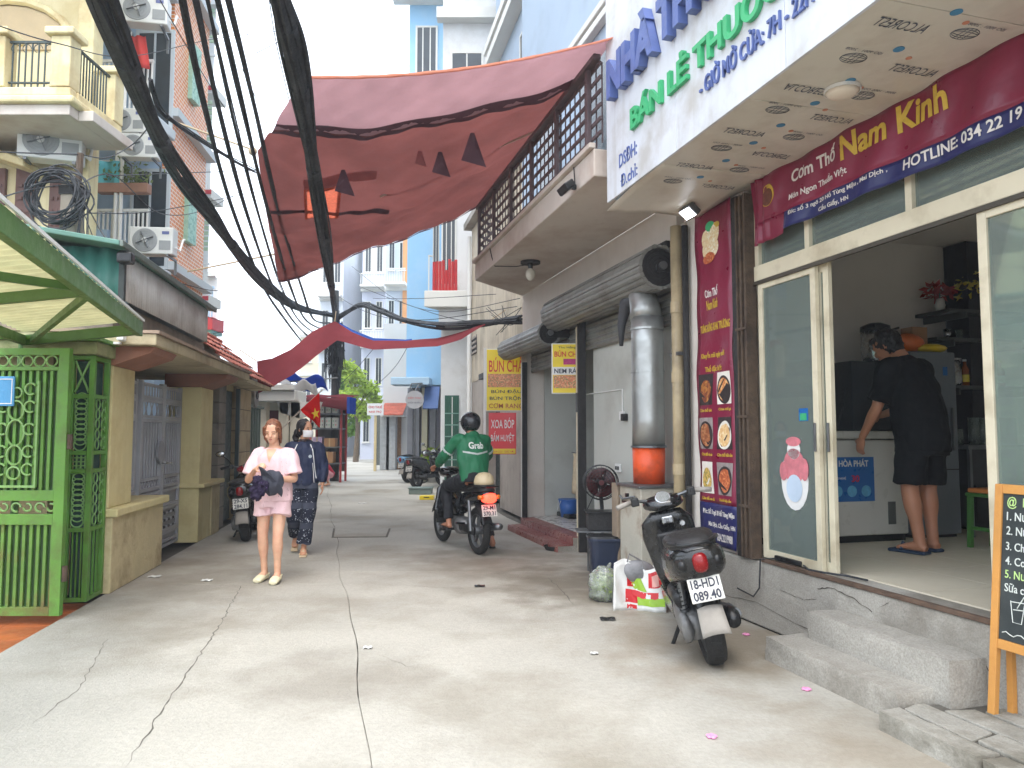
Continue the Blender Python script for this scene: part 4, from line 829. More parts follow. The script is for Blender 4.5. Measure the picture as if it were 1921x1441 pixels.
# ================================================================ LEFT: cream gatehouse
CREAM = M('cream_plaster', (216, 204, 152), .85, .08, 1.6, .2, dirt=(178, 160, 112), damt=.6, dscale=1.6, streak=.2); CREAM2 = M('dirty_cream', (202, 188, 146), .88, .14, 2.2, .3, dirt=(140, 120, 88), damt=.8, dscale=2.2)
CORB = M('brown_corbel', (150, 104, 84), .8, .18, 4, .2); SLABM = M('slab_plaster', (196, 184, 150), .88, .12, 2, .3, dirt=(132, 112, 88), damt=.6, streak=.3)
t = thing('cream_gatehouse', FL, (1.5, .2, 0), 'cream gatehouse with two pillars under a flat slab hood', 'gatehouse')
part('low_wall', MB().box(.13, 1.72, -.05, .36, 0, .7), CREAM2, t, bev=.012); part('coping', MB().box(.11, 1.78, -.1, .4, .701, .78), CREAM, t, bev=.015)
part('pillar', MB().box(.16, .78, .0, .42, .781, 2.12), CREAM, t, bev=.01); part('pillar', MB().box(3.45, 4.15, -.02, .4, 0, 2.12), CREAM, t, bev=.01)
part('second_ledge', MB().box(3.4, 4.7, -.1, .42, .74, .8), CREAM, t, bev=.012); part('second_low_wall', MB().box(4.151, 4.66, -.04, .4, 0, .739), CREAM2, t, bev=.01)
for x in (.12, 3.4):
    part('corbel', MB().prism([(-.02, 2.121), (.45, 2.121), (.45, 2.3), (-.38, 2.3), (-.34, 2.24)], 'x', x, x + .74), CORB, t, bev=.008)
part('hood_slab', MB().box(.0, 4.75, -.42, 2.2, 2.301, 2.41), SLABM, t, bev=.012); part('hood_top', MB().box(-.02, 4.77, -.45, 2.2, 2.411, 2.44), M('slab_dark_edge', (156, 136, 118), .9, .2, 4, .3), t)
part('inner_wall', MB().box(.13, 4.66, 1.9, 2.1, 0, 2.3), CREAM2, t); part('side_wall', MB().box(-.02, .12, .45, 2.1, 0, 2.3), CREAM2, t)
part('parapet', MB().box(.28, 3.85, .06, 2.1, 2.441, 2.76), M('dark_mould', (134, 126, 112), .9, .3, 3, .4, dirt=(70, 66, 60), damt=.7), t)
# grey gate
GRY = M('grey_gate_paint', (172, 174, 180), .5, .1, 3, .1, dirt=(108, 108, 108), damt=.4); GRYD = M('grey_gate_sheet', (146, 148, 154), .55, .1, 3, .1)
t = thing('grey_iron_gate', FL, (2.5, .22, 0), 'grey iron gate with panels between the cream pillars', 'gate')
def gleaf(x0, x1, za, zb, y, par):
    part('leaf_frame', MB().box(x0, x0 + .06, y, y + .05, za, zb), GRY, par, bev=.003); part('leaf_frame', MB().box(x1 - .06, x1, y, y + .05, za, zb), GRY, par, bev=.003)
    hs = [za, za + .06] + ([.2, .24, .52, .56, .74, .8, .92] if za < .5 else []) + [1.62, 1.66, 1.85, 1.89, zb - .06]
    for z in hs: part('leaf_rail', MB().box(x0 + .061, x1 - .061, y + .004, y + .046, z, z + .035), GRY, par)
    part('leaf_sheet', MB().box(x0 + .062, x1 - .062, y + .03, y + .038, za + .1, 1.62), GRYD, par)
    nb = max(3, int((x1 - x0) / .11))
    for k in range(nb):
        x = x0 + .06 + (x1 - x0 - .12) * (k + .5) / nb
        part('leaf_bar', MB().box(x - .008, x + .008, y + .012, y + .029, max(za + .1, .96 if za < .5 else za + .1), 1.615), GRY, par); part('leaf_bar', MB().box(x - .008, x + .008, y + .012, y + .029, 1.89, zb - .06), GRY, par)
        if k % 2: part('diamond', MB().bar((x - .05, y + .02, 1.67), (x + .05, y + .02, 1.85), .012, .012), GRY, par); part('diamond', MB().bar((x + .05, y + .021, 1.67), (x - .05, y + .021, 1.85), .012, .012), GRY, par)
        if za < .5: part('lattice', MB().bar((x - .05, y + .02, .8), (x + .05, y + .02, .92), .012, .012), GRY, par); part('lattice', MB().bar((x + .05, y + .021, .8), (x - .05, y + .021, .92), .012, .012), GRY, par)
        if za < .5:
            for z in (.27, .36, .45): part('fret', MB().box(x - .035, x + .035, y + .014, y + .029, z, z + .03), DARKR if k % 2 else GRY, par)
gleaf(.79, 1.7, .79, 2.1, .25, t); gleaf(1.74, 2.6, .04, 2.1, .22, t); gleaf(2.62, 3.42, .04, 2.1, .22, t)
part('handle', MB().tube([(2.5, .2, 1.12), (2.5, .15, 1.12), (2.72, .14, 1.1)], .014, 8), CHROME, t); part('lock_disc', MB().lathe([(.14, .19), (.14, .215)], (2.45, 0, 1.25), 'y', 20), GRYD, t)
# shed on top
TEAL = M('teal_sheet', (52, 110, 98), .6, .14, 2, .1, dirt=(38, 80, 74), damt=.5, streak=.3); GREYC = M('grey_corrugated', (216, 216, 212), .6, .1, 2, .1, dirt=(140, 128, 116), damt=.5, streak=.3)
t = thing('corrugated_shed', FL, (2, .6, 2.77), 'corrugated shed with teal end and grey side on the gatehouse roof', 'shed')
def corr(p, q, z0, z1, nm, mat, nrm, pitch=.076, amp=.011):
    p = Vector(p); q = Vector(q); L = (q - p).length; n = int(L / pitch * 6)
    def f(u, v):
        x = p.lerp(q, u); return (x.x + nrm[0] * amp * math.sin(u * L / pitch * 2 * PI), x.y + nrm[1] * amp * math.sin(u * L / pitch * 2 * PI), z0 + (z1 - z0) * v)
    part(nm, MB().grid(f, n, 1), mat, t, smooth=True, solid=.003)
corr((.32, 0, 0), (3.75, 0, 0), 2.78, 3.24, 'grey_side_sheet', GREYC, (0, 1)); corr((.3, .02, 0), (.3, 1.9, 0), 2.62, 3.28, 'teal_end_sheet', TEAL, (1, 0), .15, .016)
part('corner_trim', MB().box(.27, .33, -.03, .02, 2.64, 3.25), M('dark_trim', (52, 58, 56), .7, .2), t); part('roof', MB().prism([(-.05, 3.25), (2.05, 3.55), (2.05, 3.6), (-.05, 3.3)], 'x', .05, 3.95), M('teal_roof_edge', (92, 132, 120), .6, .15, 2, .1), t, bev=.01)
part('gutter', MB().box(.05, 3.95, -.085, -.051, 3.24, 3.3), M('grey_gutter', (110, 122, 116), .6, .15), t, bev=.008); part('back_sheet', MB().box(.35, 3.75, 1.88, 1.9, 2.78, 3.5), TEAL, t); part('far_end_sheet', MB().box(3.72, 3.745, .03, 1.87, 2.78, 3.3), GREYC, t)
part('wall_lamp', MB().box(.12, .24, -.14, .0, 3.1, 3.21), BLACKP, t, bev=.02)
# ---- block pillars, pipe, tile roof beyond
STONE = M('stone_block', (176, 158, 126), .88, .16, 2.5, .3, dirt=(124, 104, 80), damt=.7, dscale=2); STONED = M('dark_block', (130, 124, 114), .88, .18, 3, .3, dirt=(70, 64, 58), damt=.8)
def block_pillar(x0, x1, y0, y1, zt_, nb, mat, label):
    t = thing('block_gate_pier', FL, ((x0 + x1) / 2, y0, 0), label, 'gate pier', 'block piers left of the lane')
    part('core', MB().box(x0 + .012, x1 - .012, y0 + .012, y1, 0, zt_), GROUT, t); h = zt_ / nb
    for k in range(nb): part('block', MB().box(x0, x1, y0, y1 - .01, k * h + .006, (k + 1) * h - .006), mat, t, bev=.012)
    return t
block_pillar(4.75, 5.25, .02, .5, 2.3, 7, STONED, 'dark weathered block pier next to the cream pillar')
block_pillar(6.2, 7.5, .03, .5, 2.3, 6, STONE, 'broad tan block pier behind the parked scooter')
t = thing('dark_iron_door', FL, (5.7, .1, 0), 'dark iron door between the two block piers', 'door'); part('leaf', MB().box(5.26, 6.19, .12, .16, .03, 2.2), M('dark_green_iron', (44, 60, 60), .55, .2), t, bev=.004); part('guide_post', MB().box(5.9, 5.98, -.06, .0, 0, 2.25), M('dark_green_iron', (44, 60, 60)), t)
part('pull', MB().tube([(5.4, .1, 1.0), (5.4, .06, 1.0), (5.4, .06, 1.3), (5.4, .1, 1.3)], .01, 6), STEEL, t); part('head_wall', MB().box(5.26, 6.19, .1, .4, 2.21, 2.45), CREAM2, t)
t = thing('tiled_gate_roof', FL, (5.9, .2, 2.31), 'low red clay tile roof over the block piers', 'roof'); part('ceiling_slab', MB().box(4.76, 7.7, -.3, .6, 2.312, 2.38), SLABM, t)
RTILE = M('red_roof_tile', (186, 104, 84), .85, .2, 4, .4, dirt=(120, 84, 72), damt=.6, dscale=4)
for i in range(12):
    for j in range(5):
        x = 4.72 + i * .25; y = -.36 + j * .2; z = 2.39 + j * .17
        if i == 0 and j == 0: tl = part('roof_tile', MB().add([(x + c * .245, y + d * .26, z + d * .17 + .018 * math.sin(c * PI) + e) for e in (0, .018) for d in (0, 1) for c in (0, .25, .5, .75, 1)], [(k, k + 1, k + 6, k + 5) for k in range(4)] + [(10 + k, 15 + k, 16 + k, 11 + k) for k in range(4)] + [(k, 10 + k, 11 + k, k + 1) for k in range(4)] + [(5 + k, 6 + k, 16 + k, 15 + k) for k in range(4)]), RTILE, t)
        else: inst(tl, t, (i * .25, j * .2 , j * .17 + R_.uniform(-.006, .006)))
part('ridge', MB().box(4.7, 7.75, .62, .8, 3.22, 3.3), RTILE, t, bev=.03); part('back_support', MB().box(4.76, 7.7, .66, .9, 2.381, 3.2), CREAM2, t)
t = thing('grey_green_gate', FL, (8.4, .15, 0), 'grey green sheet gate with a carved round boss on top', 'gate'); part('leaf', MB().box(7.55, 9.3, .14, .2, .05, 2.0), M('grey_green', (110, 124, 118), .6, .12), t, bev=.006)
for k in range(6): part('batten', MB().box(7.6 + k * .29, 7.66 + k * .29, .11, .139, .05, 2.0), M('grey_green', (110, 124, 118)), t)
part('boss', MB().lathe([(.25, .05), (.25, .2), (.1, .21)], (8.2, 0, 2.25), 'y', 22), M('grey_stone', (140, 138, 132), .85, .2, 5, .4), t); part('boss_eye', MB().lathe([(.08, .02), (.08, .06)], (8.2, 0, 2.25), 'y', 14), DARKR, t)
for a in range(5): part('carved_leaf', MB().ball((7.8 + a * .22, .12, 2.55 + .06 * (a % 2)), (.13, .06, .12), 8, 6), M('grey_stone', (140, 138, 132)), t, smooth=True)
part('gate_rail', MB().box(7.5, 9.35, .08, .26, 2.01, 2.06), M('grey_green', (110, 124, 118)), t)
# cream low house left, farther
d = 17.5; t = thing('cream_low_house', F0, F0.pd(530, 900, d), 'cream low house with maroon door behind the two women', 'building')
a = F0.pd(470, 800, d).x; b = F0.pd(566, 800, d).x; zt_ = F0.pd(500, 736, d).z
part('wall', skew(a, b, d, 3, 0, zt_, -.3), M('far_cream', (222, 216, 196), .85, .06, 1.5, .1, dirt=(186, 174, 150), damt=.5, streak=.2), t); x0 = F0.pd(504, 800, d).x; x1 = F0.pd(525, 800, d).x; part('maroon_door', MB().box(x0, x1, d - .04, d - .001, 0, F0.pd(510, 770, d).z), M('maroon_paint', (92, 44, 52), .5, .2), t, bev=.01)
for px in (492, 534, 556): x = F0.pd(px, 800, d - .5).x; part('porch_column', MB().box(x - .12, x + .12, d - .6, d - .36, 0, zt_ - .25), M('far_cream'  , (0,0,0)), t, bev=.02)
part('porch_slab', MB().box(a, b + .1, d - .9, d - .001, zt_ - .249, zt_ + .0), TRIM, t, bev=.02); part('arch', MB().prism([(x1 + .1, zt_ - .251), (x1 + 1.1, zt_ - .251), (x1 + 1.0, zt_ - .5), (x1 + .6, zt_ - .62), (x1 + .2, zt_ - .5)], 'y', d - .6, d - .4), TRIM, t)
part('roof', skew(a - .1, b + .1, d - 1, 4, zt_ + .001, zt_ + .12, -.3), TRIM, t)
# ================================================================ LEFT: tall houses
YW = M('yellow_house_wall', (224, 212, 170), .8, .07, 1.2, .12, dirt=(188, 168, 114), damt=.5, streak=.3); YT = M('yellow_trim', (226, 214, 168), .8, .1, 2, .2, dirt=(170, 140, 92), damt=.6, streak=.4); IRON = M('dark_iron', (62, 74, 72), .6, .2, 8, .1); BRWN = M('brown_shutter', (104, 72, 64), .6, .2, 4, .15)
d = 10.75; t = thing('yellow_balcony_house', F0, F0.pd(60, 800, d), 'yellow house with moulded balcony and brown shuttered doors', 'building')
xr = F0.pd(166, 300, d).x; P = lambda px, py, dd=d: F0.pd(px, py, dd)
part('wall', skew(-16, xr, d, 5, 0, 14, -.62), YW, t)
cx = F0.pd(130, 215, 9.5).x; zbal = P(60, 215, 9.5).z
def balcony(zb, nm):
    part('balcony_slab', MB().box(-12, cx, 9.5, d - .001, zb, zb + .14).box(cx, cx + .2, 9.7, d - .001, zb, zb + .14), SOFF, t, bev=.01)
    part('balcony_moulding', MB().box(-12, cx + .08, 9.42, d, zb + .141, zb + .24), YT, t, bev=.03); part('balcony_kerb', MB().box(-12, cx + .02, 9.46, 9.62, zb + .241, zb + .36), YT, t, bev=.02); part('balcony_kerb', MB().box(cx - .14, cx + .03, 9.63, d, zb + .242, zb + .36), YT, t, bev=.02)
    z1 = zb + .361; z2 = zb + 1.05
    for x in (cx - .12, cx - .98, cx - 1.9): part('balcony_pier', MB().box(x - .13, x + .13, 9.45, 9.7, z1, z2), YT, t, bev=.015); part('pier_cap', MB().box(x - .19, x + .19, 9.39, 9.76, z2 + .001, z2 + .1), YT, t, bev=.02)
    part('balcony_pier', MB().box(cx - .22, cx + .04, d - .25, d - .001, z1, z2), YT, t, bev=.015); part('pier_cap', MB().box(cx - .28, cx + .1, d - .31, d - .001, z2 + .001, z2 + .1), YT, t, bev=.02)
    for x0_, x1_ in ((cx - .85, cx - .25), (cx - 1.77, cx - 1.11), (cx - 2.7, cx - 2.03)):
        for k in range(7): x = x0_ + (x1_ - x0_) * (k + .5) / 7; part('baluster', MB().box(x - .008, x + .008, 9.54, 9.556, z1, z2 - .06), IRON, t)
        for k in range(4): ringp('scroll', (x0_ + (x1_ - x0_) * (k + .5) / 4, 9.548, z2 - .13), .055, t, IRON, arc=(0, .7), th=.006)
        part('rail', MB().box(x0_, x1_, 9.535, 9.565, z2 - .06, z2 - .03), IRON, t); part('rail', MB().box(x0_, x1_, 9.535, 9.565, z1 + .08, z1 + .1), IRON, t)
    for k in range(10): y = 9.76 + (d - 10.05) * (k + .5) / 10; part('baluster', MB().box(cx - .06, cx - .044, y - .008, y + .008, z1, z2 - .06), IRON, t)
    part('rail', MB().box(cx - .07, cx - .035, 9.7, d - .25, z2 - .06, z2 - .03), IRON, t)
balcony(zbal, 1); balcony(zbal + 3.3, 2)
zd = P(60, 470).z
for x0, x1, p0_, p1_ in ((0, 0, 28, 62), (0, 0, -25, 8), (0, 0, 92, 115)):
    a = P(p0_, 480).x; b = P(p1_, 480).x; zt_ = P(p0_, 318).z
    o = part('shutter_door', MB().box(a, b, d - .06, d - .001, 2.2, zt_), BRWN, t, bev=.006)
    for k in range(14): z = 2.6 + k * (zt_ - 2.7) / 14; part('louvre', MB().box(a + .04, (a + b) / 2 - .02, d - .08, d - .061, z, z + .05), BRWN, o); part('louvre', MB().box((a + b) / 2 + .02, b - .04, d - .08, d - .061, z, z + .05), BRWN, o)
part('door_hood', MB().prism([(P(-20, 300).x, P(0, 282).z), (P(85, 345).x, P(60, 322).z), (P(85, 345).x, P(60, 335).z), (P(-20, 300).x, P(0, 300).z)], 'y', d - .5, d - .001), YT, t, bev=.02)
part('arch_band', MB().tube([(P(20, 0).x + 1.0 * math.cos(a_ * PI / 10), d - .05, P(0, 95).z + .75 * math.sin(a_ * PI / 10)) for a_ in range(11)], .06, 6), YT, t)
part('arch_pane', MB().prism([(P(20, 0).x + .93 * math.cos(a_ * PI / 10), P(0, 95).z + .68 * math.sin(a_ * PI / 10)) for a_ in range(11)], 'y', d - .03, d - .002), M('tan_panel', (190, 170, 134), .7, .1), t)
part('roof', skew(-16.2, xr + .2, d - .4, 5, 14.001, 14.3, -.62), YT, t); part('corner_pilaster', MB().box(xr - .2, xr + .05, d - .08, d + .2, 2, 14), YT, t, bev=.02)
# air conditioner
ACW = M('ac_casing', (216, 218, 216), .45, .05, 2, .03, dirt=(176, 172, 160), damt=.4); ACG = M('ac_grille', (150, 154, 156), .5, .1)
def make_ac():
    t = thing('air_conditioner', F0, (0, 0, 0), 'x', 'air conditioner')
    part('casing', MB().box(-.4, .4, 0, .28, .04, .56), ACW, t, bev=.02); part('fan_ring', MB().lathe([(.22, -.012), (.23, .0), (.19, .0)], (-.11, 0, .3), 'y', 24), ACG, t); part('fan_dark', MB().lathe([(.19, -.004), (.19, -.001)], (-.11, 0, .3), 'y', 24), M('ac_dark', (98, 104, 108), .6, .1), t)
    for k in range(1, 5): ringp('grille_ring', (-.11, -.012, .3), .045 * k, t, ACG, th=.006)
    part('hub', MB().lathe([(.05, -.03), (.05, -.005)], (-.11, 0, .3), 'y', 14), ACW, t)
    for k in range(4): a = k * PI / 2 + .4; part('fan_blade', MB().bar((-.11, -.006, .3), (-.11 + .17 * math.cos(a), -.006, .3 + .17 * math.sin(a)), .004, .09, (0, 1, 0)), STEEL, t)
    part('badge', MB().box(.2, .33, -.004, -.001, .42, .48), M('badge_blue', (90, 100, 150), .5, .1), t); part('side_vent', MB().box(.15, .36, -.006, -.001, .12, .3), ACG, t)
    for x in (-.3, .3): part('bracket', MB().box(x - .02, x + .02, .0, .5, 0, .038).box(x - .02, x + .02, .47, .5, -.25, 0), STEEL, t)
    part('pipe', MB().tube([(.4, .15, .2), (.47, .2, .15), (.47, .35, .4), (.45, .5, .45)], .02, 6), PAPER, t)
    return t
ac0 = make_ac(); acs = []
def ac(px, py, dd, label, rz=0, sc_=1):
    o = ac0 if not acs else copy_tree(ac0); acs.append(o); p = F0.pd(px, py, dd); o.location = p; o.rotation_euler = (0, 0, rz); o.scale = (sc_,) * 3; o['label'] = label; o['group'] = 'air conditioners on the left houses'; return o
ac(92, 303, d - .5, 'air conditioner on the yellow wall under the balcony', .35)
# ---- blue apartment house with orange tiled flank
BLU = M('pale_blue_apartment', (176, 200, 224), .8, .06, 1, .1, dirt=(150, 172, 200), damt=.4, streak=.2); GRB = M('balcony_grey', (196, 204, 208), .8, .06, 1, .1)  # pale grey for balcony slabs, ledges, window frames and roof
d = 14.; t = thing('blue_apartment_house', F0, F0.pd(230, 800, d), 'pale blue apartment house with balconies and orange tiled flank', 'building')
xa = F0.pd(120, 300, d).x; xb = F0.pd(302, 300, d).x; part('wall', skew(xa, xb, d, 2.6, 0, 17, -.3), BLU, t)
def orange_tiles(name):
    m = bpy.data.materials.new(name); m.use_nodes = True; n = m.node_tree.nodes; l = m.node_tree.links; b = n['Principled BSDF']; tc = n.new('ShaderNodeTexCoord'); mp = n.new('ShaderNodeMapping'); mp.inputs['Rotation'].default_value = (0, PI / 2, PI / 2); l.new(tc.outputs['Object'], mp.inputs[0])
    br = n.new('ShaderNodeTexBrick'); br.inputs['Scale'].default_value = 3.2; br.inputs['Mortar Size'].default_value = .03; br.inputs['Color1'].default_value = C(226, 138, 66); br.inputs['Color2'].default_value = C(214, 122, 56); br.inputs['Mortar'].default_value = C(236, 222, 204); br.inputs['Brick Width'].default_value = .5; br.inputs['Row Height'].default_value = .25
    sp = n.new('ShaderNodeSeparateXYZ'); l.new(tc.outputs['Object'], sp.inputs[0]); cb = n.new('ShaderNodeCombineXYZ'); l.new(sp.outputs[1], cb.inputs[0]); l.new(sp.outputs[2], cb.inputs[1]); l.new(cb.outputs[0], br.inputs[0]); l.new(br.outputs[0], b.inputs['Base Color']); b.inputs['Roughness'].default_value = .5; return m
OTL = orange_tiles('orange_wall_tile'); xo = F0.pd(302, 300, d).x
part('tiled_flank', MB().prism([(xo + .001, d + .05), (xo + .15, d + .05), (xo - .1, d + 2.3), (xo - .3, d + 2.3)], 'z', 3.0, 17), OTL, t)
for k in range(4):
    z = 4.6 + k * 3.0; part('flank_ledge', MB().prism([(xo, d - .02), (xo + .32, d - .02), (xo + .05, d + 2.5), (xo - .3, d + 2.5)], 'z', z, z + .16), GRB, t)
    part('flank_window', MB().box(xo - .02, xo + .14, d + .95, d + 1.35, z + .8, z + 2.0), M('green_pane', (150, 190, 170), .3, .1), t)
for k, zf in enumerate((4.35, 7.1, 9.85, 12.6)):
    x0 = F0.pd(168, 300, d - 1).x; x1 = F0.pd(285, 300, d - 1).x
    part('balcony_slab', MB().box(x0, x1 - .05, d - 1.0, d - .001, zf, zf + .2), GRB, t, bev=.02); part('balcony_front', MB().box(x0, x1 - .75, d - 1.0, d - .9, zf + .201, zf + .75), BLU, t)
    for j in range(14): x = x0 + .03 + (x1 - x0 - .1) * j / 13; part('baluster', MB().box(x - .012, x + .012, d - .97, d - .94, zf + (.751 if x < x1 - .75 else .201), zf + 1.08), PAPER, t)
    part('hand_rail', MB().box(x0, x1 - .05, d - .98, d - .92, zf + 1.081, zf + 1.13), PAPER, t)
    window(t, x0 + .25, x0 + 1.0, zf + .25, zf + 2.2, d - .002, GRB, DARKGL, 1, .05, False); part('ceiling_lamp', MB().lathe([(.13, zf - .04), (.13, zf - .001)], (x0 + .8, d - .5, 0), 'z', 16), PAPER, t)
for px in (272, 281): x = F0.pd(px, 300, d - .1).x; part('drain_pipe', MB().tube([(x, d - 1.08, 2.5), (x, d - 1.08, 17)], .035, 8), PAPER, t)
part('roof', skew(xa - .2, xb + .3, d - .3, 3, 17.001, 17.2, -.3), GRB, t)
ac(235, 252, d - 1.3, 'air conditioner hung high between blue balconies', 0, .85); ac(258, 298, d - 1.6, 'lower air conditioner on the blue front above the flower pots', .1, .8); ac(268, 46, d - 1.3, 'air conditioner near the red cloth on the upper blue balcony', .2, 1.0); ac(282, 480, d - 1.5, 'air conditioner half hidden behind the teal shed roof', .1, .9)
# laundry and pots on the blue balcony
o = F0.pd(200, 330, d - 1.05); t = thing('hanging_laundry', F0, o, 'turquoise laundry hanging on the blue balcony', 'laundry'); part('cloth', MB().grid(lambda u, v: (o.x - .3 + .6 * u, o.y - .04 + .03 * math.sin(u * 14), o.z + .25 - .5 * v), 14, 4), M('turquoise_cloth', (92, 178, 190), .8, .2), t, smooth=True, solid=.008); part('line', MB().tube([(o.x - .6, o.y - .03, o.z + .26), (o.x + .9, o.y - .03, o.z + .26)], .008, 5), PAPER, t)
o = F0.pd(258, 90, d - 1.05); t = thing('red_cloth', F0, o, 'red flag cloth hanging from the upper blue balcony', 'cloth'); part('cloth', MB().grid(lambda u, v: (o.x - .1 + .25 * u + .1 * v, o.y - .04 + .03 * math.sin(u * 9), o.z + .2 - .6 * v), 8, 6), M('red_cloth', (204, 62, 56), .8, .15), t, smooth=True, solid=.008); part('pole', MB().tube([(o.x - .14, o.y, o.z - .5), (o.x - .12, o.y, o.z + .3)], .014, 6), PAPER, t)
LEAFB = cloth_mat('balcony_leaf', (110, 130, 80), (150, 160, 100), .4, .4, 4)
o = F0.pd(235, 352, d - 1.02); t = thing('balcony_plants', F0, o, 'straggly plants in a box on the blue balcony rail', 'plant'); part('planter', MB().box(o.x - .45, o.x + .45, o.y - .12, o.y + .05, o.z - .12, o.z + .05), M('planter_brown', (160, 120, 100), .8, .15), t, bev=.01)
def leaf_mess(c, r, n, s_, seed):
    q = random.Random(seed); m = MB()
    for k in range(n):
        p = Vector(c) + Vector((q.gauss(0, r[0]), q.gauss(0, r[1]), abs(q.gauss(0, r[2])))); a_ = Vector((q.gauss(0, 1), q.gauss(0, 1), q.gauss(0, 1))).normalized() * s_; b_ = a_.cross(Vector((q.gauss(0, 1), q.gauss(0, 1), q.gauss(0, 1)))).normalized() * s_ * .3; m.add([p, p + a_ * .5 + b_, p + a_, p + a_ * .5 - b_], [(0, 1, 2, 3)])
    return m
part('foliage', leaf_mess((o.x, o.y - .03, o.z + .05), (.24, .06, .22), 220, .1, 3), LEAFB, t)
# ---- further left houses
d = 18.5; t = thing('grey_balcony_house', F0, F0.pd(385, 800, d), 'pale house with red edged balcony and green louvres beyond the orange tiles', 'building'); a = F0.pd(340, 300, d).x; b = F0.pd(396, 300, d).x
part('wall', skew(a, b, d, 4, 0, 12, -.42), WHITEB, t); LOUV = M('pale_green_louvre', (170, 190, 160), .7, .08)
for zf in (4.6, 7.2, 9.8):
    part('balcony_slab', MB().box(a, b + .35, d - .8, d - .001, zf, zf + .22), TRIM, t); part('red_edge', MB().box(a, b + .36, d - .83, d - .801, zf + .08, zf + .18), REDC, t)
    for j in range(9): part('louvre', MB().box(a + .9, b + .3, d - .78, d - .74, zf + 1.3 + j * .13, zf + 1.38 + j * .13), LOUV, t)
    for j in range(10): x = a + .1 + (b - a + .2) * j / 10; part('baluster', MB().box(x - .015, x + .015, d - .78, d - .75, zf + .221, zf + .95), PAPER, t)
    part('rail', MB().box(a, b + .35, d - .8, d - .73, zf + .951, zf + 1.0), PAPER, t)
part('roof', skew(a - .1, b + .4, d - .9, 4, 12.001, 12.2, -.42), TRIM, t)
d = 26; t = thing('corner_balcony_house', F0, F0.pd(400, 800, d), 'small distant house with blue railing and red painted balcony', 'building'); a = F0.pd(350, 560, d).x; b = F0.pd(408, 560, d).x
part('wall', skew(a, b, d, 4, 0, F0.pd(400, 520, d).z, -.4), WHITEB, t); zf = F0.pd(400, 615, d).z; part('balcony_slab', MB().box(a, b + .25, d - 1, d - .001, zf - .2, zf + .22), REDC, t); part('underside', MB().box(a, b + .2, d - .95, d - .001, zf - .32, zf - .201), M('pale_green', (0,0,0)), t)
for j in range(14): x = a + (b + .2 - a) * j / 13; part('baluster', MB().box(x - .02, x + .02, d - .97, d - .93, zf + .221, zf + 1.2), M('pale_blue_trim', (0, 0, 0)), t)
part('rail', MB().box(a, b + .25, d - 1, d - .9, zf + 1.201, zf + 1.28), M('pale_blue_trim', (0, 0, 0)), t); part('roof', skew(a, b, d - .2, 4, F0.pd(400, 520, d).z + .001, F0.pd(400, 520, d).z + .15, -.4), TRIM, t)
# ================================================================ overhead: tarps, poles, cables
TARP = cloth_mat('orange_red_tarp', (132, 82, 80), (122, 72, 68), .4, .24, 1.1)
NR = Vector((.88, 6.1, 4.84)); NL = F0.pd(570, 142, 6.7); ML = F0.pd(482, 290, 8.3); FLc = F0.pd(522, 528, 13.6); FRc = F0.pd(893, 392, 11.2)
tp = thing('orange_tarp', F0, (NL + NR + FLc + FRc) / 4, 'large sagging orange red tarp stretched over the lane', 'tarp')
def lerp3(a, b, c, t):     # quadratic through a, b(mid), c
    return a * ((1 - t) * (1 - 2 * t)) + b * (4 * t * (1 - t)) + c * (t * (2 * t - 1))
RM = F0.pd(1010, 255, 8.6)
def tarp_pt(u, v):
    l = NL.lerp(ML, v / .28) if v < .28 else ML.lerp(FLc, (v - .28) / .72)
    r = lerp3(NR, RM, FRc, v); p = l.lerp(r, u)
    sag = .5 * math.sin(PI * u) ** .9 * (.25 + .75 * math.sin(PI * min(v, 1) * .9 + .15)) * .62
    p.z -= sag - .13 * math.sin(PI * u) * (v > .9) * (v - .9) * 6
    ed_ = min(1, v * 5)
    p.z += ed_ * .025 * math.sin(u * 11 + v * 9) + ed_ * .018 * math.sin(u * 23 - v * 16) + .05 * math.exp(-((v - .78 + .25 * u) / .03) ** 2) + .045 * math.exp(-((v - .93 + .38 * u) / .022) ** 2) - .04 * math.exp(-((v - .62 + .1 * u) / .018) ** 2) + .03 * math.exp(-((v - .3 - .06 * math.sin(u * 5)) / .02) ** 2) + .012 * math.sin(u * 57 + v * 31) * math.sin(v * 43) - .05 * math.exp(-((v - .17 - .0 * u) / .02) ** 2)
    return p
def holed(u0, u1, v0, v1, nu, nv, hole=None):
    m = MB(); m.grid(lambda u, v: tarp_pt(u0 + (u1 - u0) * u, v0 + (v1 - v0) * v), nu, nv)
    if hole: m.f = [f for k, f in enumerate(m.f) if not (hole[0] < (k % nu + .5) / nu * (u1 - u0) + u0 < hole[1] and hole[2] < (k // nu + .5) / nv * (v1 - v0) + v0 < hole[3])]
    return m
part('sheet', holed(0, 1, .165, 1, 70, 60, (.17, .29, .4, .55)), TARP, tp, smooth=True); part('front_strip', holed(0, 1, 0, .165, 70, 12), cloth_mat('pale_glare_tarp', (170, 136, 144), (168, 128, 132), .45, .1, 2), tp, smooth=True)  # front strip: single cloth layer, its paleness partly lens glare put into the colour
def strip(f0, f1, wd, nm, mat, n=40, off=-.012):
    part(nm, MB().grid(lambda a, b: tarp_pt(f0[0] + (f1[0] - f0[0]) * a, f0[1] + (f1[1] - f0[1]) * a + wd * (b - .5)) + Vector((0, 0, off)), n, 1), mat, tp, smooth=True)
DKT = cloth_mat('tarp_seam', (86, 70, 78), (110, 80, 84), .4, .2, 3); PATCH = cloth_mat('orange_patch', (196, 104, 84), (206, 106, 80), .5, .15, 30); PINKP = cloth_mat('pink_patch', (170, 110, 110), (190, 110, 104), .5, .1, 5)
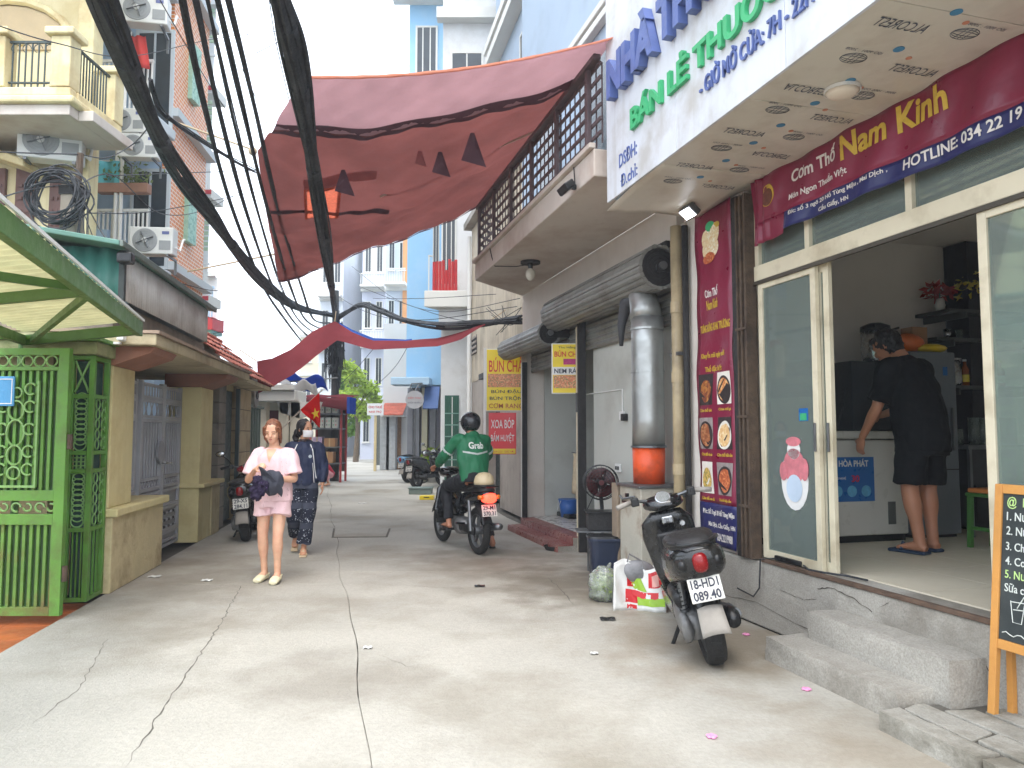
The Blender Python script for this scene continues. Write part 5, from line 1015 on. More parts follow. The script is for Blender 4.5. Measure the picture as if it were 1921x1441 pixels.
strip((.0, .165), (1, .16), .03, 'seam', DKT); strip((.02, .5), (.5, .56), .018, 'seam', DKT)
strip((.0, .0), (1, .0), .01, 'hem', cloth_mat('tarp_hem', (214, 140, 118), (220, 150, 124), .5, .1, 5)); strip((.0, 1.0), (1, 1.0), .02, 'hem', DKT)
def patch(u0, u1, v0, v1, nm, mat): part(nm, MB().grid(lambda a, b: tarp_pt(u0 + (u1 - u0) * a, v0 + (v1 - v0) * b) + Vector((0, 0, -.014)), 8, 8), mat, tp, smooth=True)
patch(.16, .30, .39, .56, 'bright_patch', PATCH); patch(.16, .42, .355, .388, 'pale_patch', PINKP)
FLAPM = cloth_mat('tarp_flap', (112, 84, 94), (130, 92, 98), .4, .25, 4)
def flap(u, v, s, mat=FLAPM):
    c = tarp_pt(u, v) + Vector((0, 0, -.02)); part('hanging_flap', MB().add([c + Vector((-.02, 0, .0)), c + Vector((.02, 0, 0)), c + Vector((s * .55, .08, -s * 1.3)), c + Vector((-s * .45, .02, -s * 1.1)), c + Vector((s * .1, .0, -s * .5))], [(0, 1, 4), (0, 4, 3), (1, 2, 4), (3, 4, 2)]), mat, tp, solid=.006)
flap(.3, .33, .22); flap(.62, .32, .2); flap(.7, .26, .26); flap(.55, .3, .12, PINKP)
for a in (tarp_pt(0, 0), tarp_pt(0, .28), tarp_pt(0, 1), tarp_pt(1, 1), tarp_pt(1, .5), tarp_pt(1, 0)): pass
ROPE = M('rope', (190, 170, 140), .8, .2)
t4 = tarp_pt(1, .5); part('tie_rope', MB().tube([tarp_pt(0, .28), tarp_pt(0, .28) + Vector((-.9, -.3, .25))], .012, 5), ROPE, tp); part('tie_rope', MB().tube([tarp_pt(0, .8), tarp_pt(0, .8) + Vector((-1.6, .4, -.2))], .016, 5), ROPE, tp); part('pole_rod', MB().tube([tarp_pt(.45, .47) + Vector((0, 0, -.03)), tarp_pt(.98, .42) + Vector((0, 0, -.05))], .014, 6), M('pale_rod', (176, 150, 140), .6, .1), tp)
part('knot', MB().ball(tarp_pt(0, .28) + Vector((-.05, 0, 0)), .05), ROPE, tp, smooth=True)
# second, narrow maroon tarp farther on
TARP2 = cloth_mat('maroon_tarp', (136, 66, 72), (150, 70, 72), .35, .12, 2); BLUET = cloth_mat('blue_tarp', (60, 96, 190), (80, 120, 210), .4, .15, 2)
t2 = thing('maroon_tarp', F0, F0.pd(640, 640, 16.5), 'narrow maroon tarp with blue back hung across the lane from the pole', 'tarp')
up = [(482, 678, 14.5), (510, 674, 14.8), (545, 655, 15.2), (585, 622, 15.8), (628, 604, 16.2), (660, 622, 16.0), (700, 638, 15.6), (760, 641, 15.0), (820, 634, 14.4), (870, 620, 13.9), (912, 606, 13.5)]
lo = [(484, 738, 14.3), (512, 727, 14.5), (550, 702, 14.8), (592, 668, 15.3), (632, 640, 15.6), (662, 646, 15.5), (700, 655, 15.0), (760, 655, 14.4), (820, 650, 13.9), (866, 635, 13.5), (908, 610, 13.3)]
def curve(pts, t):
    n = len(pts) - 1; x = t * n; i = min(int(x), n - 1); f = x - i; a, b = pts[i], pts[i + 1]; return F0.pd(*[a[k] + (b[k] - a[k]) * f for k in range(3)])
part('sheet', MB().grid(lambda u, v: curve(up, u).lerp(curve(lo, u), v) + Vector((0, 0, .03 * math.sin(v * 6 + u * 20) * .5)), 80, 8), TARP2, t2, smooth=True)
part('blue_back', MB().grid(lambda u, v: curve(up, .42 + .3 * u) + Vector((0, .02 + .25 * v, .045 - .05 * v)), 30, 2), BLUET, t2, smooth=True)
for f in (0, .4, 1): p = curve(up, f); part('tie_rope', MB().tube([p, p + Vector((-.4 if f < .1 else .35 if f > .9 else 0, .1, .25))], .012, 5), ROPE, t2)
# blue tarp scrap over the stall
o = F0.pd(563, 715, 19); t = thing('blue_tarp_scrap', F0, o, 'small blue and white tarp bundled above the stall', 'tarp'); part('sheet', MB().grid(lambda u, v: (o.x - .5 + 1.1 * u, o.y + .5 * v, o.z + .22 - .3 * v + .1 * math.sin(u * 9) - .2 * u * u), 16, 6), BLUET, t, smooth=True, solid=.01); part('white_sheet', MB().grid(lambda u, v: (o.x - .5 + .9 * u, o.y - .02 + .3 * v, o.z - .02 - .25 * v + .07 * math.sin(u * 12)), 16, 6), M('white_sheet', (214, 212, 216), .8, .1), t, smooth=True, solid=.01)
part('rod', MB().tube([(o.x - .9, o.y + .2, o.z - .05), (o.x + .9, o.y + .25, o.z + .1)], .02, 6), STEEL, t)
# ---- poles
POLEM = M('concrete_pole', (150, 140, 126), .9, .15, 3, .3, dirt=(104, 94, 82), damt=.6)
po = F0.pd(140, 300, 7.9); t = thing('concrete_pole', F0, (po.x, po.y, 0), 'square concrete utility pole with coiled cables above the teal shed', 'pole')
part('shaft', MB().rings([[(po.x + sx * r, po.y + sy * r, z) for sx, sy in ((-1, -1), (1, -1), (1, 1), (-1, 1))] for z, r in ((0, .11), (F0.pd(140, 345, 7.9).z, .085))]), POLEM, t, bev=.01); zt_ = F0.pd(140, 345, 7.9).z
part('top_pipe', MB().tube([(po.x + .05, po.y, zt_), (po.x + .06, po.y, F0.pd(148, 288, 7.9).z)], .035, 8), RUST, t); part('cross_arm', MB().box(po.x - 1.0, po.x, po.y - .03, po.y + .03, zt_ - .55, zt_ - .49), STEEL, t); part('collar', MB().box(po.x - .1, po.x + .12, po.y - .1, po.y + .1, zt_ - .14, zt_ - .06), DARKR, t)
t = thing('cable_coil', F0, (po.x - .1, po.y - .12, zt_ - .35), 'tangled black cable coil on the square concrete pole', 'cable')
rr = random.Random(3)
for k in range(16):
    c = Vector((po.x - .08 + rr.uniform(-.06, .06), po.y - .16 + rr.uniform(-.04, .04), zt_ - .2 + rr.uniform(-.06, .06))); ra, rb = rr.uniform(.2, .34), rr.uniform(.17, .32); ph = rr.uniform(0, 6)
    part('cable_loop', MB().tube([c + Vector((ra * math.cos(a * PI / 12), .05 * math.sin(a * PI / 6 + ph), rb * math.sin(a * PI / 12))) for a in range(25)], .009, 5, False), WIRE, t)
for k in range(9):
    x = po.x + rr.uniform(.05, .3); part('loose_wire', MB().tube([(po.x + .08, po.y - .1, zt_ - rr.uniform(0, .2)), (x, po.y - .2, zt_ - .35), (x - rr.uniform(-.1, .15), po.y - .16, zt_ - rr.uniform(.6, 1.0))], .006, 4), WIRE, t)
# the far pole where everything meets
pd = 23.8; pp = F0.pd(632, 600, pd); t = thing('cable_pole', F0, (pp.x, pd, 0), 'dark pole wrapped in cables where all the wires meet', 'pole')
part('shaft', MB().tube([(pp.x, pd, 0), (pp.x - .05, pd, 6.1)], [.15, .1], 10), M('dark_pole', (74, 74, 74), .85, .3, 6, .3), t)
for k in range(20):
    a = rr.uniform(0, 6.28); r = rr.uniform(.1, .2); z0 = rr.uniform(2.6, 3.6); z1 = rr.uniform(4.6, 5.3)
    part('wrapped_cable', MB().tube([(pp.x + r * math.cos(a), pd + r * math.sin(a) - .05, z0), (pp.x + 1.3 * r * math.cos(a + .5), pd - .1 + r * math.sin(a + .5), (z0 + z1) / 2), (pp.x + .6 * r * math.cos(a + 1), pd + .6 * r * math.sin(a + 1), z1)], rr.uniform(.01, .02), 5), WIRE, t)
for k in range(12):
    a = rr.uniform(-1, 1); part('cable_loop', MB().tube([Vector((pp.x + rr.uniform(-.1, .1), pd - .2, rr.uniform(3.4, 4.9))) + Vector((.25 * math.cos(q * PI / 8), .1 * math.sin(q * 2), rr.uniform(.9, 1.1) * .3 * math.sin(q * PI / 8))) for q in range(17)], .012, 4, False), WIRE, t)
# ---- cable bundles; each given by picture points and distances
def path(pts, n=10):
    P_ = [F0.pd(*p) for p in pts]; out = []
    for i in range(len(P_) - 1):
        p0 = P_[max(i - 1, 0)]; p1 = P_[i]; p2_ = P_[i + 1]; p3_ = P_[min(i + 2, len(P_) - 1)]
        for k in range(n):
            t_ = k / n; out.append(.5 * ((2 * p1) + (-p0 + p2_) * t_ + (2 * p0 - 5 * p1 + 4 * p2_ - p3_) * t_ ** 2 + (-p0 + 3 * p1 - 3 * p2_ + p3_) * t_ ** 3))
    out.append(P_[-1]); return out
def bundle(label, pts, rad, ncab, seed, rc=.016, group='cable bundles over the lane', split=0):
    c = path(pts); t = thing('cable_bundle', F0, c[0], label, 'cable', group); q = random.Random(seed)
    for k in range(ncab):
        a = 2 * PI * k / ncab + q.uniform(-.3, .3); r0 = rad * math.sqrt(q.uniform(.15, 1)); ph = q.uniform(0, 6); fq = q.uniform(.5, 1.6); rk = rc * q.uniform(.6, 1.4); P_ = []
        for i, p in enumerate(c):
            s_ = i / len(c); tight = (.55 + .45 * abs(math.sin(s_ * 9 + seed))); an = a + 1.6 * s_ * fq + .3 * math.sin(s_ * 12 + ph)
            P_.append(p + Vector((math.cos(an), .2 * math.sin(ph + s_), math.sin(an))) * r0 * tight + Vector((0, 0, -split * q.random() * math.sin(PI * s_))))
        part('cable', MB().tube(P_, rk, 5), WIRE, t)
    for i in range(4, len(c) - 2, 9): part('binding', MB().tube([c[i], c[min(i + 1, len(c) - 1)]], rad * .8, 8), WIRE, t)
    return t
bundle('thickest black cable bundle sweeping down past the yellow balcony', [(170, -60, 4.6), (215, 60, 5.2), (290, 240, 6.6), (345, 335, 7.9), (395, 400, 9.3), (440, 465, 11), (500, 535, 14.5), (560, 577, 18.6), (628, 592, 23.7)], .1, 20, 1)
bundle('straight thick cable bundle passing over the orange tarp to the pole', [(505, -70, 4.0), (530, 20, 4.5), (556, 130, 5.2), (585, 300, 6.7), (608, 440, 9.0), (622, 540, 14), (630, 600, 23.6)], .085, 22, 2)
for k, (x, xe, e) in enumerate(((338, 565, 640), (362, 578, 632), (384, 590, 626), (404, 604, 618), (424, 620, 606))):
    bundle(('outermost', 'second', 'middle', 'fourth', 'innermost')[k] + ' of five parallel cables between thick bundle and tarp', [(x, -20, 5.0 + .1 * k), (x + 45 + k * 2, 200, 6.7 + .1 * k), (x + 100 + k * 0, 400, 9.6 + .1 * k), (xe - 70 + k * 4, 540, 14.5), (xe - 30, 600, 18.5), (xe, e, 23.2)], .022, 3, 10 + k, .014, 'parallel cables left of the tarp')
bundle('cable bundle looping from the pole across to the noodle shop', [(632, 598, 23.7), (652, 585, 22), (680, 572, 20), (715, 583, 18), (760, 601, 16.2), (830, 612, 14.2), (900, 607, 13.6), (940, 603, 13.2), (978, 600, 12.6)], .075, 11, 5)
bundle('loose cable bundle branching from the thick one to the left pole', [(282, 150, 6.2), (300, 205, 6.8), (350, 245, 7.6), (420, 290, 8.8), (480, 322, 9.8)], .025, 3, 6, .012)
# thin single wires
def wire(label, pts, r=.007):
    c = path(pts, 8); o = solo('wire', MB().tube(c, r, 5), WIRE, F0, c[0], label, 'wire', 'single wires over the lane')
WL = ['thin black wire from the yellow balcony to the far white terrace', 'thin black wire from the square pole top to the thickest bundle', 'thin black sagging wire looping from the coil over the shed roof', 'thin black wire from the coil towards the orange tarp edge', 'thin black hanging loop of wire above the red tile roof', 'thin black short wire from the distant red balcony to the bundle', 'thin black wire falling past the orange tiled flank', 'thin black level wire before the blue apartment flower pots', 'thin black wavy wire between square pole and tarp knot', 'thin black wire from the far pole over the maroon tarp', 'thin black wire dipping before the light blue house', 'thin black wire falling from distant lilac house to noodle shop', 'thin black wire across the red sheeted balcony', 'thin black pale slanting wire below the maroon tarp', 'thin black wire rising over the leafy tree', 'thin black wire in the open sky left of the tarp', 'thin black short wire hanging beside the straight thick bundle', 'thin black nearly level wire crossing the straight thick bundle', "thin black wire falling to the tarp's left knot"]
for pts in ([(-10, 46, 7), (110, 82, 8), (250, 105, 11), (420, 70, 16), (600, 50, 22)], [(-10, 285, 6.5), (80, 288, 7), (148, 290, 7.9), (200, 296, 8.2), (250, 270, 8.6), (285, 230, 6.9)], [(-10, 375, 6), (60, 355, 7), (140, 350, 7.9), (165, 390, 8.0), (200, 450, 7.7), (250, 510, 7.9), (262, 524, 8.2), (330, 530, 10.5), (400, 545, 13), (445, 538, 14.5), (470, 508, 15)],
            [(168, 400, 8), (300, 395, 11), (480, 360, 15)], [(330, 560, 14), (400, 598, 16), (455, 602, 17), (500, 582, 18.6), (520, 556, 18.9)], [(400, 626, 17), (470, 610, 17.5), (515, 588, 17.8)], [(300, 0, 9), (352, 90, 10), (400, 170, 12), (480, 290, 15)], [(200, 330, 9), (330, 325, 12), (480, 320, 16)], [(150, 345, 8), (215, 330, 9), (300, 400, 11), (380, 395, 14), (450, 360, 17)],
            [(640, 560, 23.6), (700, 590, 17), (800, 600, 15), (970, 575, 12.4)], [(680, 540, 20), (760, 570, 18), (860, 600, 15), (975, 605, 12.5)], [(660, 500, 24), (740, 560, 20), (830, 585, 17), (975, 560, 12.5)], [(700, 560, 22), (790, 560, 18), (930, 552, 13)], [(640, 720, 20), (670, 690, 18.6), (700, 655, 17)], [(645, 800, 24), (690, 740, 22), (740, 690, 20), (770, 640, 18)], [(440, 0, 14), (470, 80, 16), (530, 260, 20)], [(505, 0, 9), (518, 80, 9.5), (545, 200, 11)], [(480, 100, 12), (560, 60, 12.4)], [(455, 130, 12), (500, 230, 13), (530, 320, 14)]):
    wire(WL.pop(0), pts)
for k in range(10):
    a = F0.pd(955, 602, 12.9); wire('short frayed wire end at the noodle shop corner', [(905 + rr.uniform(0, 40), 596 + rr.uniform(-30, 40), 13.2), (950 + rr.uniform(-10, 10), 602 + rr.uniform(-8, 8), 12.9), (978, 590 + rr.uniform(-14, 22), 12.6)], .006)
# ================================================================ trees and plants
def leaf_cloud(blobs, n, size, seed, squash=.7):
    q = random.Random(seed); m = MB()
    for k in range(n):
        c, r = blobs[q.randrange(len(blobs))]
        while True:
            v = Vector((q.uniform(-1, 1), q.uniform(-1, 1), q.uniform(-1, 1)))
            if .25 < v.length < 1: break
        p = Vector(c) + Vector((v.x * r[0], v.y * r[1], v.z * r[2])); d = Vector((q.gauss(0, 1), q.gauss(0, 1), q.gauss(0, .6) - .2)).normalized(); s_ = size * q.uniform(.6, 1.3); u = d.cross(Vector((q.gauss(0, 1), q.gauss(0, 1), q.gauss(0, 1)))).normalized()
        m.add([p, p + d * s_ * .5 + u * s_ * .22, p + d * s_, p + d * s_ * .5 - u * s_ * .22], [(0, 1, 2, 3)])
    return m
LEAF = cloth_mat('tree_leaf', (92, 128, 50), (140, 176, 70), .45, .4, 1.5); LEAFY = cloth_mat('young_leaf', (150, 176, 74), (190, 210, 90), .5, .3, 3); BARK = M('bark', (98, 84, 68), .9, .3, 6, .5)
def tree(px, d, zt_, blobs, n, size, seed, label, mat=LEAF):
    o = F0.pd(px, 800, d); t = thing('street_tree', F0, (o.x, d, 0), label, 'tree'); part('trunk', MB().tube([(o.x, d, 0), (o.x + .1, d, zt_ * .4), (o.x - .05, d, zt_ * .8)], [.16, .12, .06], 8), BARK, t)
    bl = [(F0.pd(b[0], b[1], d + b[3]), (b[2] * d / F, b[2] * d / F, b[4] * d / F)) for b in blobs]
    for k, (c, r) in enumerate(bl): part('limb', MB().tube([(o.x, d, zt_ * .5), (Vector((o.x, d, zt_ * .6)) + c) / 2, c], [.07, .045, .02], 6), BARK, t)
    part('crown', leaf_cloud(bl, n, size, seed), mat, t); return t
tree(668, 40, 4.6, [(665, 705, 22, 0, 16), (690, 730, 20, .5, 18), (655, 745, 16, -.5, 20), (680, 770, 18, 0, 16), (704, 755, 12, .6, 14), (650, 690, 14, 0, 14)], 2600, .3, 4, 'yellow green leafy tree at the bend of the lane', LEAFY)
tree(646, 46, 4.2, [(646, 760, 14, 0, 22), (660, 800, 14, 0, 18), (642, 720, 12, 0, 14)], 1500, .3, 5, 'darker narrow tree behind the far blue scooter')
def bush(px, py, d, r, n, label, mat, seed):
    o = F0.pz(px, py); t = thing('potted_plant', F0, o, label, 'plant'); part('pot', MB().lathe([(.14, 0), (.19, .28), (.2, .3)], (o.x, o.y, 0), 'z', 14), M('plant_pot', (150, 150, 146), .7, .15), t); part('foliage', leaf_cloud([((o.x, o.y, .3 + r * .8), (r * .8, r * .6, r))], n, .16, seed), mat, t)
    for k in range(5): part('stem', MB().tube([(o.x, o.y, .28), (o.x + .1 * math.cos(k * 1.3), o.y + .1 * math.sin(k * 1.3), .3 + r)], .008, 4), BARK, t)
bush(812, 905, 21, .42, 420, 'yellow green potted plant behind the green jacket rider', LEAFY, 6); bush(826, 900, 22, .36, 320, 'green potted plant beside the white house wall', LEAF, 7)
# ================================================================ stall
o = F0.pz(612, 905); sy = o.y; x0 = F0.pd(583, 800, sy).x; x1 = F0.pd(640, 800, sy).x
t = thing('goods_stall', F0, ((x0 + x1) / 2, sy, 0), 'crowded goods stall with shelves under a maroon awning', 'stall')
MET = M('red_stall_frame', (168, 60, 60), .6, .2)
for x in (x0, x1):
    for y in (sy, sy + .7): part('leg', MB().box(x - .03, x + .03, y - .03, y + .03, 0, 2.55), MET, t)
for z in (.55, 1.05, 1.62, 2.08): part('shelf', MB().box(x0, x1, sy - .05, sy + .75, z, z + .04), STEEL, t)
part('awning', MB().grid(lambda u, v: (x0 - .3 + (x1 - x0 + .65) * u, sy - .5 + 1.4 * v, 2.58 + .16 * v + .02 * math.sin(u * 12)), 12, 6), TARP2, t, smooth=True, solid=.01); part('awning_valance', MB().grid(lambda u, v: (x0 - .3 + (x1 - x0 + .65) * u, sy - .5 + .02 * math.sin(u * 20), 2.58 - v * (.22 + .2 * u * u)), 14, 3), TARP2, t, smooth=True, solid=.008); part('blue_valance', MB().box(x1 + .28, x1 + .36, sy - .52, sy + .4, 2.1, 2.6), BLUET, t); part('back_panel', MB().box(x0, x1, sy + .76, sy + .8, .3, 2.5), M('stall_back', (120, 112, 108), .8, .2), t)
CARD = M('cardboard', (170, 128, 92), .85, .12, 3, .1); CARDP = M('lilac_carton', (186, 164, 190), .8, .1, 3, .05); PACK = M('white_pack', (206, 206, 196), .5, .08); DPK = M('dark_pack', (48, 56, 66), .6, .2)
def carton(x, y, z, wx, wy, wz, mat, label, grp): q = solo('carton', MB().box(x, x + wx, y, y + wy, z, z + wz), mat, F0, (x + wx / 2, y + wy / 2, z), label, 'box', grp, bev=.006); ORG[q.name] = Vector((x + wx / 2, y + wy / 2, z)); part('tape', MB().box(x + wx * .44, x + wx * .56, y - .002, y - .0005, z, z + wz), M('tape', (196, 170, 120), .4, .1), q)
carton(x0 + .02, sy - .03, .591, .3, .4, .4, CARD, 'brown carton on the low stall shelf beside the navy jacket', None); carton(x0 + .34, sy - .04, .591, .36, .4, .34, CARD, 'wide brown carton on the outer end of the low stall shelf', None); carton(x0 + .04, sy - .02, .993, .36, .3, .055, CARDP, 'flat lilac carton lying on the brown carton', None)
carton(x0 + .05, sy, 1.091, .3, .35, .3, CARDP, 'lilac carton on the middle stall shelf', None); carton(x0 + .42, sy - .02, 1.091, .34, .35, .26, CARD, 'brown carton on the middle stall shelf', None)
for k in range(4):
    for j, z in enumerate((1.661, 2.121)):
        x = x0 + .03 + k * (x1 - x0 - .1) / 4; q = solo('bottle_pack', MB().box(x, x + .17, sy - .02, sy + .2, z, z + (.33 if j == 0 else .26)), DPK if (k == 0 and j) else PACK, F0, (x + .08, sy + .1, z), 'white pack with coloured dots standing on an upper stall shelf' if not (k == 0 and j) else 'dark bag on the top stall shelf', 'pack', 'packs on the stall shelves', bev=.02)
        ORG[q.name] = Vector((x + .08, sy + .1, z))
        if not (k == 0 and j):
            for i in range(4): part('dot', MB().lathe([(.018, sy - .026), (.018, sy - .021)], (x + .05 + .07 * (i % 2), 0, z + .1 + .12 * (i // 2)), 'y', 8), [REDL, GREENL, DKL, GREENL][(i + k) % 4], q)
# flag
fd = 16.4; tip = F0.pd(602, 734, fd); base = F0.pd(528, 799, fd); t = thing('national_flag', F0, base, 'red flag with yellow star on a slanting pole behind the masked woman', 'flag'); FLG = cloth_mat('flag_red', (226, 34, 30), (240, 50, 40), .35, .08, 3)
part('pole', MB().tube([base + Vector((-.3, .35, -.25)), tip + Vector((.03, 0, .03))], .016, 7), M('flag_pole', (196, 186, 170), .6, .1), t)
q0 = [F0.pd(599, 737, fd), F0.pd(563, 769, fd), F0.pd(601, 803, fd)]
part('cloth', MB().grid(lambda u, v: q0[0].lerp(q0[1], u).lerp(q0[2].lerp(q0[1], u * .8), v) + Vector((0, .06 * math.sin(u * 8 + v * 4) * v, 0)), 14, 14), FLG, t, smooth=True, solid=.006)
sc0 = F0.pd(592, 776, fd - .09); star = []
for k in range(10): a = PI / 2 + k * PI / 5 + .2; r = .13 if k % 2 == 0 else .05; star.append((sc0.x + r * .75 * math.cos(a), sc0.z + r * math.sin(a)))
part('star', MB().prism(star, 'y', fd - .1, fd - .085), M('flag_yellow', (246, 206, 40), .6, .05), t)
# ================================================================ things inside the restaurant
fz = thing('chest_freezer', FR, (-.62, 1.15, Ls), 'white chest freezer with blue label inside the restaurant', 'freezer'); FW = M('freezer_white', (206, 202, 194), .35, .05, 2, .03)
Z = Ls
part('body', MB().box(-1.2, -.62, .42, 1.86, Z + .06, Z + .9), FW, fz, bev=.012); part('lid', MB().box(-1.2, -.6, .40, 1.88, Z + .91, Z + .98), FW, fz, bev=.015); part('base', MB().box(-1.18, -.64, .44, 1.84, Z, Z + .058), BLACKP, fz); part('vent', MB().box(-.619, -.614, 1.64, 1.72, Z + .15, Z + .35), STEEL, fz)
BLB = M('label_blue', (30, 100, 170), .35, .12, 3, 0)
FS = Fr(tuple(FR.wor((-.62, 1.03, 0))[:2]), FR.a + PI / 2)   # looks towards the street end: x along freezer, y into it
part('blue_label', MB().box(-.619, -.6165, 1.03, 1.5, Z + .36, Z + .75), BLB, fz)
def ftext(s, y0, y1, z0, z1, x, mat, par, bold=.02, nm='lettering'):
    m = text_mb(s, y0, y1, z0, z1, 0, .002, bold); m.v = [Vector((x - v.y, v.x, v.z)) for v in m.v]; part(nm, m, mat, par)
ftext('HÒA PHÁT', 1.13, 1.44, Z + .665, Z + .735, -.6164, PAPER, fz); ftext('30', 1.26, 1.34, Z + .53, Z + .59, -.6164, REDS, fz); ftext('CÔNG NGHỆ', 1.05, 1.2, Z + .55, Z + .58, -.6164, PAPER, fz, 0)
for y in (1.11, 1.26, 1.41): part('round_mark', MB().lathe([(.05, -.6165), (.05, -.6145)], (0, y, Z + .45), 'x', 18), M('label_cyan', (96, 170, 206), .4, .2, 20, 0), fz)
t = thing('dark_cabinet_box', FR, (-.9, 1.65, Z + .981), 'dark metal box standing on the chest freezer', 'appliance'); part('case', MB().box(-1.15, -.72, 1.38, 1.95, Z + .982, Z + 1.62), M('dark_case', (44, 50, 56), .45, .15), t, bev=.012); part('door_line', MB().box(-.719, -.716, 1.64, 1.65, Z + .99, Z + 1.61), BLACKP, t); part('yellow_mark', MB().lathe([(.06, -.719), (.06, -.712)], (0, 1.76, Z + 1.3), 'x', 16), M('yellow_mark', (206, 170, 40), .5, .1), t); part('cord', MB().tube([(-.8, 1.375, Z + 1.4), (-.78, 1.33, Z + 1.2), (-.72, 1.2, Z + .99)], .008, 5), WIRE, t)
t = thing('water_boiler', FR, (-.9, 1.85, Z + 1.621), 'steel water boiler with black lid on the dark box', 'appliance'); part('tank', MB().lathe([(.12, Z + 1.622), (.13, Z + 1.64), (.13, Z + 1.92)], (-.88, 1.8, 0), 'z', 22), CHROME, t, smooth=True); part('lid', MB().lathe([(.135, Z + 1.921), (.13, Z + 1.97), (.06, Z + 2.0)], (-.88, 1.8, 0), 'z', 22), BLACKP, t, smooth=True); part('handle', MB().tube([(-.76, 1.68, Z + 1.75), (-.7, 1.7, Z + 1.88), (-.72, 1.92, Z + 1.94)], .012, 6), BLACKP, t)
t = thing('grey_refrigerator', FR, (-.9, 2.3, Z), 'tall grey refrigerator behind the man in black', 'refrigerator'); part('body', MB().box(-1.2, -.66, 1.98, 2.5, Z + .03, Z + 1.72), M('fridge_grey', (108, 114, 120), .4, .08), t, bev=.012); part('door_gap', MB().box(-.659, -.656, 1.985, 2.495, Z + .62, Z + .63), BLACKP, t); part('handle', MB().box(-.656, -.63, 2.42, 2.44, Z + .8, Z + 1.2), STEEL, t, bev=.004); part('feet', MB().box(-1.18, -.7, 2.0, 2.48, Z, Z + .029), BLACKP, t); part('sticker', MB().box(-.659, -.656, 2.35, 2.4, Z + 1.5, Z + 1.58), BLB, t)
t = thing('orange_bag', FR, (-.8, 2.15, Z + 1.721), 'orange and yellow plastic bags on top of the refrigerator', 'bag'); part('orange_bag', MB().ball((-.85, 2.12, Z + 1.81), (.16, .16, .1), 14, 8), M('orange_plastic', (222, 110, 40), .4, .15, 9, .4), t, smooth=True); part('yellow_rim', MB().ball((-.75, 2.3, Z + 1.76), (.12, .17, .045), 14, 6), M('yellow_plastic', (222, 190, 40), .4, .15), t, smooth=True)
t = thing('brown_carton', FR, (-.9, 2.4, Z + 1.721), 'small brown carton beside the orange bag', 'box'); part('box', MB().box(-1.1, -.95, 2.3, 2.48, Z + 1.722, Z + 2.0), CARD, t, bev=.004)
SHELFM = M('dark_shelf', (70, 72, 70), .5, .15)
def shelf(zt_, y0, y1, label, x1=-.88):
    t = thing('wall_shelf', FR, (-1.1, y0, zt_ - .06), label, 'shelf', 'wall shelves in the restaurant'); part('board', MB().box(-1.219, x1, y0, y1, zt_ - .035, zt_), SHELFM, t, bev=.003)
    for y in (y0 + .1, y1 - .1): part('bracket', MB().box(-1.218, x1 + .1, y, y + .02, zt_ - .1, zt_ - .036), SHELFM, t)
s0 = 2.66 + .03; shelf(s0, 2.6, 3.6, 'upper wall shelf carrying flowers in the restaurant', -.8); shelf(2.42, 2.52, 3.6, 'middle wall shelf with small cups in the restaurant'); shelf(1.95, 2.56, 3.7, 'lower wall shelf with steel jug and bottles')
FLW = cloth_mat('red_flowers', (170, 70, 70), (190, 90, 80), .4, .4, 9); FLY = cloth_mat('yellow_flowers', (226, 206, 96), (240, 220, 110), .4, .2, 9)
def vase(y, label, mat, seed, h): t = thing('flower_vase', FR, (-.98, y, s0 + .001), label, 'flowers'); part('vase', MB().lathe([(.035, s0 + .001), (.05, s0 + .06), (.03, s0 + .13)], (-.98, y, 0), 'z', 12), PAPER, t, smooth=True); part('blooms', leaf_cloud([((-.98, y, s0 + .13 + h), (.12, .14, h))], 90, .09, seed), mat, t); part('stem', MB().tube([(-.98, y, s0 + .1), (-.98, y, s0 + .15 + h)], .008, 4), GREENP, t)
vase(2.68, 'dried red flowers at the end of the upper shelf', FLW, 1, .07); vase(3.05, 'yellow flowers in a white vase on the upper shelf', FLY, 2, .14)
GLB = [M('amber_bottle', (150, 84, 40), .15, .1, 3, 0), M('red_bottle', (150, 50, 40), .2, .1, 3, 0), M('cream_bottle', (214, 196, 150), .3, .1, 3, 0)]
def bottle(y, z, r, h, k, label, x=-1.0): t = thing('bottle', FR, (x, y, z), label, 'bottle', 'bottles on the lower shelf'); part('glass', MB().lathe([(r, z), (r, z + h * .6), (r * .4, z + h * .78), (r * .4, z + h * .92)], (x, y, 0), 'z', 12), GLB[k], t, smooth=True); part('cap', MB().lathe([(r * .45, z + h * .921), (r * .45, z + h)], (x, y, 0), 'z', 10), [PAPER, YEL, REDS][k], t); part('label', MB().lathe([(r * 1.03, z + h * .15), (r * 1.03, z + h * .42)], (x, y, 0), 'z', 12), YEL if k != 1 else PAPER, t)
for i, (y, k) in enumerate(((2.98, 0), (3.1, 1), (3.2, 0), (3.3, 2), (3.42, 1))): bottle(y, 1.951, .045, .27 - .02 * (i % 2), k, 'sauce bottle standing right of the steel jug on the lower shelf')
t = thing('steel_jug', FR, (-1.0, 2.78, 1.951), 'shiny steel jug on the lower wall shelf', 'jug'); part('body', MB().lathe([(.1, 1.951), (.115, 1.98), (.105, 2.2)], (-1.0, 2.78, 0), 'z', 20), CHROME, t, smooth=True); part('rim', MB().lathe([(.11, 2.201), (.11, 2.22)], (-1.0, 2.78, 0), 'z', 20), CHROME, t); part('handle', MB().tube([(-1.0, 2.66, 2.18), (-1.0, 2.61, 2.1), (-1.0, 2.66, 2.0)], .01, 6), CHROME, t)
